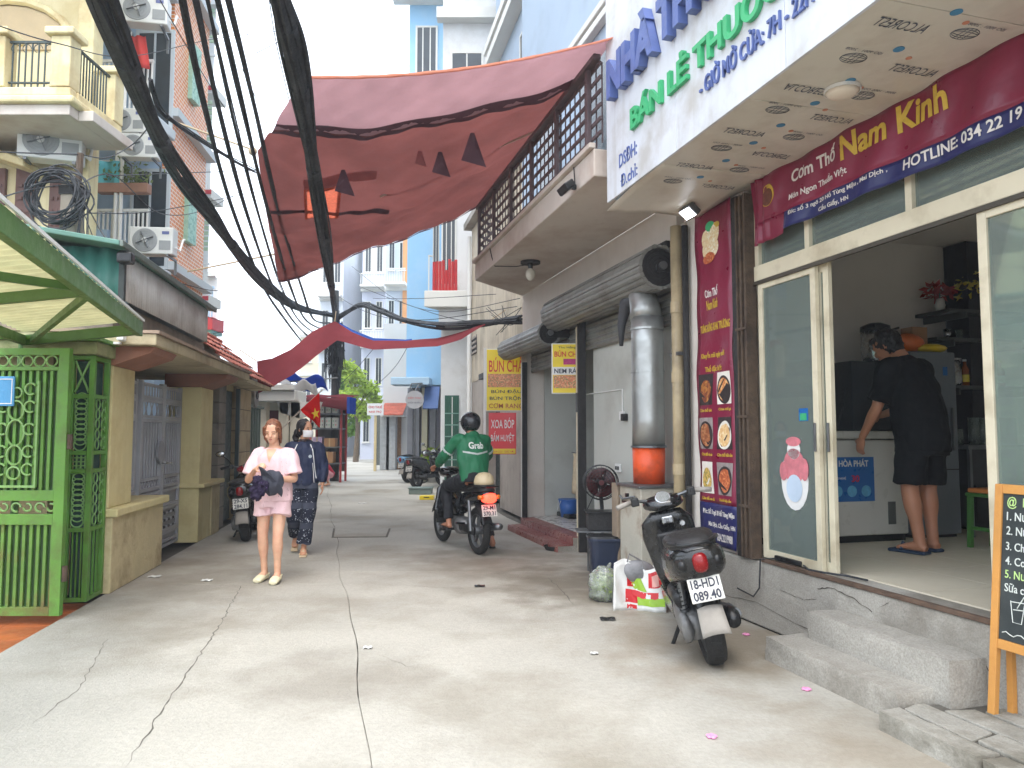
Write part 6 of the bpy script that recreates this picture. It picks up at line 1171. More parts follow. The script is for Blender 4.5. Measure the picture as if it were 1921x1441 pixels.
for i, y in enumerate((2.8, 2.95, 3.1, 3.25)): t = thing('glass_cup', FR, (-1.02, y, 2.421), 'small glass cup on the middle wall shelf', 'cup', 'cups on the middle shelf'); part('cup', MB().lathe([(.03, 2.421), (.04, 2.52), (.036, 2.52), (.026, 2.43)], (-1.02, y, 0), 'z', 12), GLASSD if i % 2 else CHROME, t, smooth=True)
t = thing('kitchen_table', FR, (-.8, 3.0, Z), 'dark side table carrying glass jars', 'table'); part('top', MB().box(-1.15, -.6, 2.55, 3.6, 1.33, 1.37), STEEL, t, bev=.004); part('apron', MB().box(-1.1, -.65, 2.6, 3.55, 1.0, 1.329), M('dark_apron', (52, 52, 54), .6, .1), t)
for x in (-1.12, -.64):
    for y in (2.57, 3.55): part('leg', MB().box(x, x + .03, y, y + .03, Z, 1.329), STEEL, t)
for i, y in enumerate((2.64, 2.84, 2.95, 3.06, 3.17, 3.3)): t = thing('glass_jar', FR, (-.8, y, 1.371), 'clear glass jar on the dark side table', 'jar', 'jars on the side table'); h = .26 if i else .15; part('jar', MB().lathe([(.05, 1.371), (.05, 1.371 + h), (.045, 1.371 + h), (.045, 1.38)], (-.8, y, 0), 'z', 14), GLASSD, t, smooth=True); part('filling', MB().lathe([(.043, 1.376), (.043, 1.371 + h * .7)], (-.8, y, 0), 'z', 12), M('jar_filling', (206, 200, 186), .5, .1), t)
t = thing('green_stool', FR, (.0, 2.15, Z), 'green plastic stool beside the chalkboard', 'stool'); GPL = M('green_plastic', (66, 116, 50), .4, .08); part('seat', MB().box(-.15, .15, 2.0, 2.3, Z + .43, Z + .46), GPL, t, bev=.01)
for x in (-.14, .1):
    for y in (2.01, 2.25): part('leg', MB().bar((x + .02 + (.02 if x > 0 else -.02), y + .02, Z), (x + .02, y + .02, Z + .43), .035, .035), GPL, t)
part('rung', MB().box(-.13, .13, 2.02, 2.04, Z + .15, Z + .18), GPL, t); part('rung', MB().box(-.13, .13, 2.26, 2.28, Z + .15, Z + .18), GPL, t)
t = thing('orange_tray', FR, (.0, 2.15, Z + .461), 'orange tray lying on the green stool', 'tray'); part('tray', MB().box(-.13, .13, 2.01, 2.29, Z + .461, Z + .5), M('orange_tray', (196, 120, 60), .5, .1), t, bev=.01)
# sticker on the glass pane, power strip and cable on the floor
o = FR.pw(1490, 880, .052); t = thing('window_sticker', FR, o, 'red and white fading sticker on the glass pane', 'sticker'); STR = M('sticker_red', (206, 120, 128), .6, .25, 12, 0); STW = M('sticker_white', (226, 224, 220), .6, .06)
def disc(nm, dx, dz, rx_, rz_, y, mat, n=20): m = MB().lathe([(1, 0), (1, .0015)], (0, 0, 0), 'y', n); m.v = [Vector((o.x + dx + v.x * rx_, y + v.y, o.z + dz + v.z * rz_)) for v in m.v]; part(nm, m, mat, t)
disc('outline', 0, -.08, .155, .22, .052, STW); disc('body', 0, .02, .12, .13, .0495, STR); disc('front', .0, -.14, .09, .1, .0475, M('sticker_blue', (190, 206, 222), .6, .1)); disc('face', 0, .14, .075, .07, .0495, STW); disc('hat', 0, .2, .085, .035, .0475, STR); disc('arm', -.12, -.02, .045, .07, .0465, STR); disc('arm', .12, .0, .045, .08, .0465, STR)
o = FR.pw(1507, 778, .052); t = thing('shop_sticker', FR, o, 'small green and blue sticker beside the door frame', 'sticker'); part('backing', MB().box(o.x - .05, o.x + .05, .0525, .054, o.z - .045, o.z + .045), BLB, t); part('green_mark', MB().box(o.x - .035, o.x + .035, .0505, .052, o.z - .04, o.z + .01), GREENL, t)
o = FR.pz(1482, 1042, Ls + .02); t = thing('power_strip', FR, (.12, -.0, .526), 'black power strip with cable on the shop threshold', 'power strip'); part('strip', MB().box(.0, .3, .02, .075, .528, .565), BLACKP, t, bev=.008); part('cable', MB().tube([(.3, .05, .54), (.42, .0, .53), (.55, .03, .53), (.7, .1, .53), (.85, .12, .53)], .007, 6), WIRE, t); part('hanging_cable', MB().tube([(.0, .04, .54), (-.1, -.03, .52), (-.12, -.03, .3), (-.2, -.03, .22), (-.42, -.03, .24)], .006, 6), WIRE, t)
# ================================================================ chalkboard
o = FR.pz(1856, 1336, .1); bs, bw_ = o.x, o.y; t = thing('chalkboard_sign', FR, (bs + .3, bw_, .1), 'wooden framed chalkboard drinks menu standing on the pavement', 'sign')
WOOD = M('light_wood', (206, 146, 74), .5, .14, 3, .1, 40, dirt=(176, 116, 56), damt=.5, dscale=6); CHB = M('chalkboard', (48, 54, 54), .75, .14, 3, .1, dirt=(78, 84, 84), damt=.5, dscale=3); CHK = M('chalk_white', (214, 218, 210), .9, .12, 30, 0); CHG = M('chalk_green', (190, 220, 140), .9, .12, 30, 0)
bz = 1.22; bwid = .62; lean = .1
def lean_(mb):
    for v in mb.v: v.y += (v.z - .1) * lean
    return mb
for x in (bs, bs + bwid - .04): part('stile', lean_(MB().box(x, x + .04, bw_ - .015, bw_ + .015, .1, bz)), WOOD, t, bev=.003)
for z in (bz - .045, .42): part('rail', lean_(MB().box(bs + .041, bs + bwid - .041, bw_ - .013, bw_ + .013, z, z + .045)), WOOD, t, bev=.003)
part('board', lean_(MB().box(bs + .0405, bs + bwid - .0405, bw_ - .004, bw_ + .006, .466, bz - .046)), CHB, t)
for x in (bs + .02, bs + bwid - .06): part('back_leg', MB().bar((x + .02, bw_ + .13, bz - .08), (x + .02, bw_ + .34, .1) if False else (x + .02, -.02, .1), .03, .03), WOOD, t)
def chalk(s, z, h, mat=CHK, x=.065):
    vs, fs = text_raw(s, .004, .5); ys = [v.y for v in vs]; xs_ = [v.x for v in vs]; k = h / .72
    m = MB().add([(bs + x + (v.x - min(xs_)) * k * .85, bw_ - .0045 - .002 * (v.z + .5), z + v.y * k) for v in vs], fs); part('chalk_writing', lean_(m), mat, t)
chalk('@  MENU', 1.115, .045, CHG); chalk('1. Nước cam', 1.045, .042); chalk('2. Nước ép', .975, .042); chalk('3. Chanh muối', .9, .04); chalk('4. Coca', .83, .04); chalk('5. Nước suối', .765, .04, CHG); chalk('Sữa chua đá', .7, .04)
dr = [[(.1, .66), (.115, .56), (.16, .56), (.175, .665)], [(.1, .655), (.175, .66)], [(.135, .63), (.17, .69)], [(.115, .62), (.165, .625)]]
for d_ in dr: part('chalk_drawing', lean_(MB().tube([(bs + p[0], bw_ - .006, p[1]) for p in d_], .0025, 4)), CHK, t)
part('chalk_drawing', lean_(MB().tube([(bs + .06 + i * .02, bw_ - .006, .5 + .008 * math.sin(i * 1.7)) for i in range(22)], .0025, 4)), CHK, t)
# ================================================================ kitchen things outside the noodle shop
o = FR.pz(1232, 1090); sx, sw = -2.15, -.35
t = thing('cooking_cabinet', FR, (sx, -.2, 0), 'rusty pale metal cooking cabinet under the exhaust duct', 'cabinet'); CAB = M('dirty_cabinet', (186, 182, 168), .6, .15, 3, .15, dirt=(120, 92, 70), damt=.8, dscale=3)
part('body', MB().box(-2.0, -1.52, -.34, .1, .06, .96), CAB, t, bev=.008); part('top', MB().box(-2.03, -1.49, -.37, .12, .962, .99), STEEL, t, bev=.004); part('wooden_side', MB().box(-2.16, -2.02, -.36, -.32, .02, .98), M('weathered_wood', (140, 124, 106), .85, .25, 4, .3), t, bev=.004); part('knob', MB().lathe([(.02, -.37), (.02, -.341)], (-1.8, 0, .88), 'y', 10), BLACKP, t); part('gas_pipe', MB().tube([(-1.97, -.35, .86), (-1.85, -.38, .84), (-1.6, -.37, .88)], .012, 6), STEEL, t)
part('vent_slot', MB().box(-1.95, -1.6, -.344, -.341, .8, .82), BLACKP, t)
for x in (-1.97, -1.58): part('foot', MB().box(x, x + .04, -.32, -.28, 0, .059), STEEL, t)
ds, dw = FR.loc(F0.pd(1217, 840, 7.35)).x, FR.loc(F0.pd(1217, 840, 7.35)).y; zd = lambda py: F0.pd(1217, py, 7.35).z; rd = .165
t = thing('orange_stove_drum', FR, (ds, dw, .992), 'sooty orange drum under the galvanised exhaust duct', 'drum'); ORD = M('orange_drum', (222, 84, 36), .5, .16, 3, .1, dirt=(84, 44, 36), damt=.7, dscale=3)
part('drum', MB().lathe([(rd - .012, .992), (rd - .004, zd(840))], (ds, dw, 0), 'z', 26), ORD, t, smooth=True); part('rim', MB().lathe([(rd + .012, zd(840) + .001), (rd + .012, zd(840) + .02)], (ds, dw, 0), 'z', 26), STEEL, t); part('grate', MB().box(ds - .14, ds + .14, dw - .14, dw + .14, .9905, .9915), STEEL, t)
t = thing('exhaust_duct', FR, (ds, dw, zd(838)), 'galvanised exhaust duct rising from the orange drum and bending over', 'duct'); ztop = zd(600); pts = [(ds, dw, zd(840) + .021)] + [(ds, dw, zd(840) + .021 + (ztop - zd(840)) * k / 5) for k in range(1, 6)]
part('duct', MB().tube(pts, rd - .005, 26), GALV, t, smooth=True)
el = [(ds - .02 - .26 * (1 - math.cos(k * PI / 10)), dw + .0, ztop + .005 + .3 * math.sin(k * PI / 10)) for k in range(6)]
part('elbow', MB().tube(el, [rd - .004, rd - .01, rd - .02, rd - .035, rd - .06, rd - .09], 26), GALV, t, smooth=True); part('hood_end', MB().tube([el[-1], (ds - .45, dw - .02, ztop + .24), (ds - .55, dw - .03, ztop + .02), (ds - .56, dw - .03, ztop - .2)], [.075, .07, .045, .02], 14), M('dark_sheet', (64, 66, 70), .5, .2), t, smooth=True)
for z in (zd(700), zd(620)): part('joint_band', MB().lathe([(rd + .002, z), (rd + .002, z + .02)], (ds, dw, 0), 'z', 26), GALV, t)
part('stay_wire', MB().tube([(ds + rd, dw, zd(640)), (ds - .3, dw + .1, zd(650)), (ds - .6, .13, zd(600))], .004, 4), WIRE, t)
# fan
fc = F0.pd(1127, 905, 8.3); fb = FR.loc(fc); t = thing('pedestal_fan', F0, (fc.x, fc.y, 0), 'black pedestal fan with dark red blades beside the guide post', 'fan'); R1 = .19
for k in range(1, 7): ringp('guard_ring', (fc.x, fc.y - .06 + .012 * (k == 6), fc.z), R1 * k / 6, t, BLACKP, th=.0035 if k < 6 else .006, n=28)
ringp('guard_ring', (fc.x, fc.y + .06, fc.z), R1, t, BLACKP, th=.006, n=28)
for k in range(20): a = 2 * PI * k / 20; part('guard_wire', MB().tube([(fc.x + .03 * math.cos(a), fc.y - .065, fc.z + .03 * math.sin(a)), (fc.x + R1 * math.cos(a), fc.y - .05, fc.z + R1 * math.sin(a)), (fc.x + R1 * .95 * math.cos(a), fc.y + .06, fc.z + R1 * .95 * math.sin(a))], .0025, 4), BLACKP, t)
BLD = M('dark_red_blade', (74, 26, 30), .35, .2, 5, 0)
for k in range(4):
    a = k * PI / 2 + .5; m = MB().grid(lambda u, v: (fc.x + (.03 + .135 * u) * math.cos(a + (v - .5) * (.5 + .5 * u) * 2.0), fc.y - .02 + .05 * (v - .5), fc.z + (.03 + .135 * u) * math.sin(a + (v - .5) * (.5 + .5 * u) * 2.0)), 6, 6); part('blade', m, BLD, t, smooth=True, solid=.004)
part('motor', MB().lathe([(.03, fc.y - .03), (.07, fc.y + .01), (.07, fc.y + .12), (.03, fc.y + .16)], (fc.x, 0, fc.z), 'y', 16), BLACKP, t, smooth=True); part('hub_cap', MB().lathe([(.03, fc.y - .075), (.03, fc.y - .03)], (fc.x, 0, fc.z), 'y', 14), BLD, t)
part('neck', MB().tube([(fc.x, fc.y + .06, fc.z - .05), (fc.x + .02, fc.y + .06, fc.z - .3)], .022, 10), BLACKP, t); part('pole', MB().tube([(fc.x + .02, fc.y + .06, .04), (fc.x + .02, fc.y + .06, fc.z - .28)], .017, 10), STEEL, t); part('base', MB().lathe([(.17, .0), (.17, .02), (.05, .04)], (fc.x + .02, fc.y + .06, 0), 'z', 22), BLACKP, t); part('cord', MB().tube([(fc.x - .02, fc.y + .1, fc.z - .05), (fc.x - .14, fc.y + .1, fc.z - .3), (fc.x - .1, fc.y + .08, fc.z - .42), (fc.x + .02, fc.y + .08, fc.z - .45)], .006, 5), WIRE, t)
# grill box on stand, blue bin, bags
c = F0.pz(1138, 1092); t = thing('navy_waste_bin', F0, c, 'dark navy plastic bin under the black charcoal grill', 'bin'); NV = M('navy_plastic', (30, 40, 62), .45, .2, 5, .08, dirt=(70, 70, 72), damt=.4)
def tapered(x, y, z0, z1, a0, b0, a1, b1, n=24): return MB().rings([[(x + a * abs(math.cos(q)) ** .5 * (1 if math.cos(q) > 0 else -1), y + b * abs(math.sin(q)) ** .5 * (1 if math.sin(q) > 0 else -1), z) for q in [2 * PI * k / n for k in range(n)]] for z, a, b in ((z0, a0, b0), (z1, a1, b1))])
part('body', tapered(c.x, c.y + .1, 0, .4, .13, .12, .165, .15), NV, t, smooth=False); part('rim', tapered(c.x, c.y + .1, .401, .43, .18, .165, .18, .165), NV, t, bev=.004); part('lid', tapered(c.x - .02, c.y + .1, .431, .45, .17, .155, .16, .15), BLACKP, t)
t = thing('charcoal_grill', F0, (c.x + .06, c.y + .5, 0), 'black charcoal grill box on a thin stand beside the fan', 'grill'); gx, gy_ = c.x + .06, c.y + .5; part('box', MB().box(gx - .2, gx + .24, gy_ - .13, gy_ + .13, .46, .64), M('sooty_black', (38, 36, 36), .7, .3, 6, .3), t, bev=.006); part('rim', MB().box(gx - .22, gx + .26, gy_ - .15, gy_ + .15, .641, .655), BLACKP, t); part('shelf', MB().box(gx - .32, gx + .3, gy_ - .14, gy_ + .14, .44, .455), STEEL, t)
for x in (gx - .18, gx + .22):
    for y in (gy_ - .11, gy_ + .11): part('leg', MB().tube([(x, y, 0), (x, y, .44)], .01, 6), STEEL, t)
# shopping bag
c = F0.pz(1197, 1146); t = thing('shopping_bag', F0, c, 'white shopping bag printed red and green beside the parked scooter', 'bag'); BGW = M('bag_white', (226, 226, 222), .45, .05, 5, .3, 8); BGR = M('bag_red', (206, 36, 44), .45, .1, 5, .2, 8); BGG = M('bag_green', (150, 190, 50), .45, .1, 5, .2, 8)
bx, by = c.x, c.y + .12
def bagp(u, v, off=0):   # front sheet, u across, v up
    x = bx - .19 + .4 * u + .03 * (1 - v) * (u - .5); return Vector((x, by - .13 + .05 * math.sin(u * 5) + .06 * v + .012 * math.sin(u * 22 + v * 9) - off, .0 + .36 * v + .03 * math.sin(u * 7) * v))
part('front', MB().grid(lambda u, v: bagp(u, v), 20, 12), BGW, t, smooth=True, solid=.003); part('back', MB().grid(lambda u, v: bagp(u, v) + Vector((.02, .2 - .06 * v, 0)), 20, 8), BGW, t, smooth=True, solid=.003); part('left_side', MB().grid(lambda u, v: bagp(0, v).lerp(bagp(0, v) + Vector((.02, .2 - .06 * v, 0)), u) + Vector((.03 * math.sin(PI * u), 0, 0)), 6, 8), BGW, t, smooth=True, solid=.003); part('right_side', MB().grid(lambda u, v: bagp(1, v).lerp(bagp(1, v) + Vector((.02, .2 - .06 * v, 0)), u) - Vector((.03 * math.sin(PI * u), 0, 0)), 6, 8), BGR, t, smooth=True, solid=.003)
for nm, u0, u1, v0, v1, mt in (('red_print', .25, .98, .28, .44, BGR), ('red_block', .25, .48, .16, .44, BGR), ('green_print', .48, .98, .12, .3, BGG), ('green_stroke', .42, .66, .46, .8, BGG), ('red_figure', .28, .42, .5, .72, BGR), ('red_corner', .7, .96, .55, .92, BGR), ('pale_figure', .76, .9, .58, .84, M('bag_pink', (226, 170, 160), .5, .1)), ('red_foot', .28, .46, .03, .12, BGR), ('red_stroke', .5, .6, .8, .92, BGR)):
    sl = .12 if nm == 'green_stroke' else 0; part(nm, MB().grid(lambda u, v: bagp(u0 + (u1 - u0) * u - sl * v, v0 + (v1 - v0) * v, .004 + (.003 if nm in ('pale_figure', 'green_print') else 0)), 6, 4), mt, t, smooth=True)
part('handle', MB().tube([bagp(.3, 1), bagp(.35, 1) + Vector((0, .03, .07)), bagp(.6, 1) + Vector((0, .05, .06)), bagp(.66, 1)], .008, 6), M('grey_strap', (120, 116, 116), .7, .1), t); part('contents', MB().ball((bx + .02, by, .3), (.15, .08, .1), 12, 8), M('grey_bundle', (130, 130, 132), .6, .3, 9, .4), t, smooth=True)
c = F0.pz(1137, 1130); t = thing('vegetable_bag', F0, c, 'clear plastic bag of green vegetables on the ground by the bin', 'bag'); VG = M('vegetable_leaf', (138, 156, 92), .6, .35, 14, .6, 20, dirt=(210, 214, 184), damt=.6, dscale=14)
from mathutils import noise as NS
vb_ = MB().ball((c.x, c.y + .08, .12), (.09, .075, .1), 22, 14)
for v in vb_.v: v += NS.noise_vector(v * 14) * .022; v.z = max(v.z, .002)
part('vegetables', vb_, VG, t, smooth=True); part('leaves', leaf_cloud([((c.x, c.y + .08, .14), (.13, .11, .13))], 260, .07, 9), cloth_mat('cabbage_leaf', (150, 176, 96), (190, 206, 120), .4, .35, 12), t); pb_ = MB().ball((c.x, c.y + .08, .135), (.15, .125, .16), 34, 22)
for v in pb_.v: v += NS.noise_vector(v * 16) * .03 + NS.noise_vector(v * 45) * .008; v.z = max(v.z, .001)
part('plastic_film', pb_, glass_mat('plastic_film', (240, 244, 236), .22, .15), t, smooth=True); part('knot', MB().tube([(c.x + .02, c.y + .08, .26), (c.x + .05, c.y + .06, .33)], [.03, .012], 8), MATS['plastic_film'], t)
# bucket and cloth inside the noodle shop
c = FR.pz(1067, 970, .19); t = thing('blue_bucket', FR, c, 'blue plastic bucket on the noodle shop floor', 'bucket'); BK = M('blue_bucket', (52, 104, 180), .4, .1, 5, .05); part('body', MB().lathe([(.12, .191), (.155, .45), (.145, .45), (.11, .2)], (c.x, c.y, 0), 'z', 20), BK, t, smooth=True); part('rim', MB().lathe([(.162, .451), (.162, .47)], (c.x, c.y, 0), 'z', 20), BK, t); part('handle', MB().tube([(c.x - .05, c.y - .15, .45), (c.x + .0, c.y - .19, .3), (c.x + .06, c.y - .15, .45)], .005, 5), PAPER, t)
c = FR.loc(F0.pd(1080, 900, 10.6)); t = thing('hanging_cloth', FR, c, 'pale patterned cloth hanging at the noodle shop post', 'cloth'); part('cloth', MB().grid(lambda u, v: (c.x - .1 + .22 * u, c.y + .03 * math.sin(u * 9 + v * 4), 1.2 - .55 * v - .1 * u * v), 8, 10), M('pale_cloth', (206, 190, 160), .8, .2, 14, .1), t, smooth=True, solid=.006); part('hook_rail', MB().tube([(c.x - .15, c.y, 1.21), (c.x + .3, c.y, 1.21)], .008, 5), STEEL, t)
c = FR.pz(1035, 968, .19); t = thing('dark_mat', FR, c, 'dark folded mat lying on the noodle shop floor', 'mat'); part('mat', rough_box(c.x - .5, c.x + .5, c.y + .1, c.y + .5, .19, .25, 44, .012), BLACKP, t, smooth=True)
c = F0.pz(1047, 1034); t = thing('black_basin', F0, c, 'flat black rubber basin lying by the red doorstep', 'basin'); part('basin', MB().lathe([(.15, .0), (.18, .05), (.165, .055), (.14, .02)], (c.x, c.y + .12, 0), 'z', 24), RUBBER, t, smooth=True)
# small litter
PINK = M('pink_petal', (232, 150, 190), .6, .15)
for i, (px, py) in enumerate(((1335, 1384), (1790, 1424), (1513, 1295), (1400, 1192))):
    c = F0.pz(px, py, .0); t = thing('fallen_flower', F0, c, 'pink fallen flower lying on the concrete', 'flower', 'fallen pink flowers on the lane')
    for k in range(5): a = k * 1.257 + i; part('petal', MB().ball((c.x + .016 * math.cos(a), c.y + .016 * math.sin(a), .008), (.014, .014, .007), 7, 4), PINK, t, smooth=True)
for i, (px, py, r) in enumerate(((690, 1217, .03), (1115, 1228, .025), (388, 1090, .05), (290, 1083, .06), (680, 945, .09), (900, 1101, .05), (1140, 1163, .06))):
    c = F0.pz(px, py); dk = i >= 5; t = solo('litter', MB().grid(lambda u, v: (c.x + r * (u - .5) * 2, c.y + r * (v - .5) * 1.4, .004 + .012 * abs(math.sin(u * 5 + v * 4 + i))), 6, 5), BLACKP if dk else PAPER, F0, c, ['white paper scrap on the lane near the long joint', 'white crumpled scrap beside the scooter shadow', 'white paper scrap near the pink dressed woman', 'flattened white paper by the cream low wall', 'wide white puddle paper beyond the drain cover', 'dark leaf scrap in the middle of the lane', 'black charcoal crumbs on the ground by the shopping bag'][i], 'litter', None, solid=.002, smooth=True)
# yellow crate and grey slab by the parked scooters
c = F0.pz(800, 938); t = thing('yellow_crate', F0, c, 'low yellow plastic crate on the lane edge', 'crate'); part('crate', MB().box(c.x - .16, c.x + .16, c.y, c.y + .25, 0, .09), YEL, t, bev=.012); part('handle_slot', MB().box(c.x - .06, c.x + .06, c.y - .003, c.y - .0005, .05, .07), DARKR, t)
c = F0.pz(790, 930); t = thing('grey_crate', F0, (c.x - .1, c.y + .5, 0), 'low grey green crate behind the yellow crate', 'crate'); part('crate', MB().box(c.x - .35, c.x + .2, c.y + .35, c.y + .8, 0, .14), M('grey_green', (0, 0, 0)), t, bev=.012); part('rim', MB().box(c.x - .37, c.x + .22, c.y + .33, c.y + .82, .141, .16), M('grey_green', (0, 0, 0)), t)
# ================================================================ motorbikes (forward is +y of the bike, right is +x)
def loftY(secs, n=22, p=.75):
    rs = []
    for s_ in secs:
        y, cx_, cz_, hw, hh = s_[:5]; pw_ = s_[5] if len(s_) > 5 else p; ring = []
        for k in range(n):
            a = 2 * PI * k / n; c_, d_ = math.cos(a), math.sin(a)
            ring.append((cx_ + hw * math.copysign(abs(c_) ** pw_, c_), y, cz_ + hh * math.copysign(abs(d_) ** pw_, d_)))
        rs.append(ring)
    return MB().rings(rs)
def loftZ(secs, n=22, p=.75):
    rs = []
    for (z, cx_, cy_, hw, hd) in secs:
        rs.append([(cx_ + hw * math.copysign(abs(math.cos(2*PI*k/n)) ** p, math.cos(2*PI*k/n)), cy_ + hd * math.copysign(abs(math.sin(2*PI*k/n)) ** p, math.sin(2*PI*k/n)), z) for k in range(n)])
    return MB().rings(rs)
DUSTBLK = M('dusty_black_paint', (20, 21, 23), .26, .25, 5, .03, dirt=(80, 76, 70), damt=.28, dscale=4, coat=.25); GLOSSBLK = M('gloss_black_paint', (20, 21, 24), .2, .2, 4, .02, coat=.5); ENGM = M('engine_alloy', (130, 130, 130), .5, .25, 9, .1, metal=.5, dirt=(70, 64, 58), damt=.7, dscale=6)
SEATM = M('seat_vinyl', (30, 29, 29), .5, .2, 9, .15); TAILR = M('tail_lens_red', (130, 14, 18), .2, .15, 30, 0); TAILLIT = M('tail_lens_lit', (255, 60, 40), .3, .1, 30, 0, emit=(255, 50, 34), estr=3.2); AMBER = M('amber_lens', (214, 120, 40), .25, .1); DUSTG = M('dust_grey', (150, 144, 136), .8, .2, 8, .15); REDP = M('red_bike_paint', (150, 24, 44), .25, .15, 4, .02, coat=.4); BLUP = M('blue_bike_paint', (90, 140, 176), .3, .15, 4, .02, coat=.3); TEALP = M('teal_bike_paint', (40, 120, 140), .3, .15, 4, .02, coat=.3)
def wheel(t, y, r, wt, nm):
    tw = wt / 2; ty = part(nm, MB().lathe([(r - .085, -tw * .7), (r - .05, -tw), (r - .02, -tw * .95), (r - .004, -tw * .55), (r, 0), (r - .004, tw * .55), (r - .02, tw * .95), (r - .05, tw), (r - .085, tw * .7)], (0, y, r), 'x', 36, False), RUBBER, t, smooth=True)
    part('rim', MB().lathe([(r - .083, -tw * .72), (r - .11, -tw * .3), (r - .11, tw * .3), (r - .083, tw * .72)], (0, y, r), 'x', 32, False), STEEL, ty, smooth=True); part('hub', MB().lathe([(.05, -.06), (.06, 0), (.05, .06)], (0, y, r), 'x', 16), STEEL, ty)
    for k in range(5): a = 2 * PI * k / 5 + .3; part('spoke', MB().bar((0, y + .05 * math.cos(a), r + .05 * math.sin(a)), (0, y + (r - .1) * math.cos(a), r + (r - .1) * math.sin(a)), .035, .03), STEEL, ty)
    for k in range(30): a = 2 * PI * k / 30; part('tread_groove', MB().bar((-tw * .5, y + (r + .0005) * math.cos(a), r + (r + .0005) * math.sin(a)), (tw * .5, y + (r + .0005) * math.cos(a + .06), r + (r + .0005) * math.sin(a + .06)), .004, .003), BLACKP, ty) if r > .26 and nm == 'rear_wheel' and k % 2 == 0 else None
    return ty
def handlebar(t, y, z, wd, col, mirrors, cowl_mat):
    part('handlebar', MB().tube([(-wd, y - .1, z + .0), (-wd * .62, y - .04, z + .02), (-.1, y + .02, z - .01), (.1, y + .02, z - .01), (wd * .62, y - .04, z + .02), (wd, y - .1, z)], .013, 8), STEEL, t, smooth=True)
    for s_ in (-1, 1):
        part('grip', MB().tube([(s_ * wd * .66, y - .048, z + .018), (s_ * wd, y - .1, z)], .02, 10), DUSTG if not mirrors else SEATM, t, smooth=True); part('lever', MB().tube([(s_ * wd * .55, y + .02, z + .02), (s_ * wd * .75, y + .03, z + .01), (s_ * wd * .98, y - .03, z - .005)], .007, 6), CHROME, t); part('switch_box', MB().box(s_ * wd * .6 - .03, s_ * wd * .6 + .03, y - .075, y - .0, z - .02, z + .045), BLACKP, t, bev=.008)
        if mirrors:
            part('mirror_stalk', MB().tube([(s_ * wd * .55, y - .02, z + .03), (s_ * wd * .75, y + .04, z + .13), (s_ * wd * .95, y + .02, z + .2)], .007, 6), BLACKP, t); part('mirror', MB().ball((s_ * wd * 1.0, y + .02, z + .22), (.07, .018, .045), 12, 8), BLACKP, t, smooth=True); part('mirror_glass', MB().ball((s_ * wd * 1.0, y + .006, z + .22), (.06, .008, .037), 12, 8), CHROME, t, smooth=True)
def plate(t, y, z, wd, hg, tilt, l1, l2):
    m = Matrix.Translation((0, y, z)) @ Matrix.Rotation(tilt, 4, 'X'); pl_ = part('licence_plate', MB().box(-wd / 2, wd / 2, -.002, .002, -hg / 2, hg / 2).move(m), M('plate_white', (214, 212, 204), .45, .06, 6, .05, dirt=(170, 160, 146), damt=.5, dscale=9), t, bev=.001)
    for s_, z0 in ((l1, .008), (l2, -hg * .44)):
        if s_: part('plate_lettering', text_mb(s_, -wd * .42, wd * .42, z0, z0 + hg * .38, -.003, .002, .02).move(m), DKL, pl_)
    return pl_
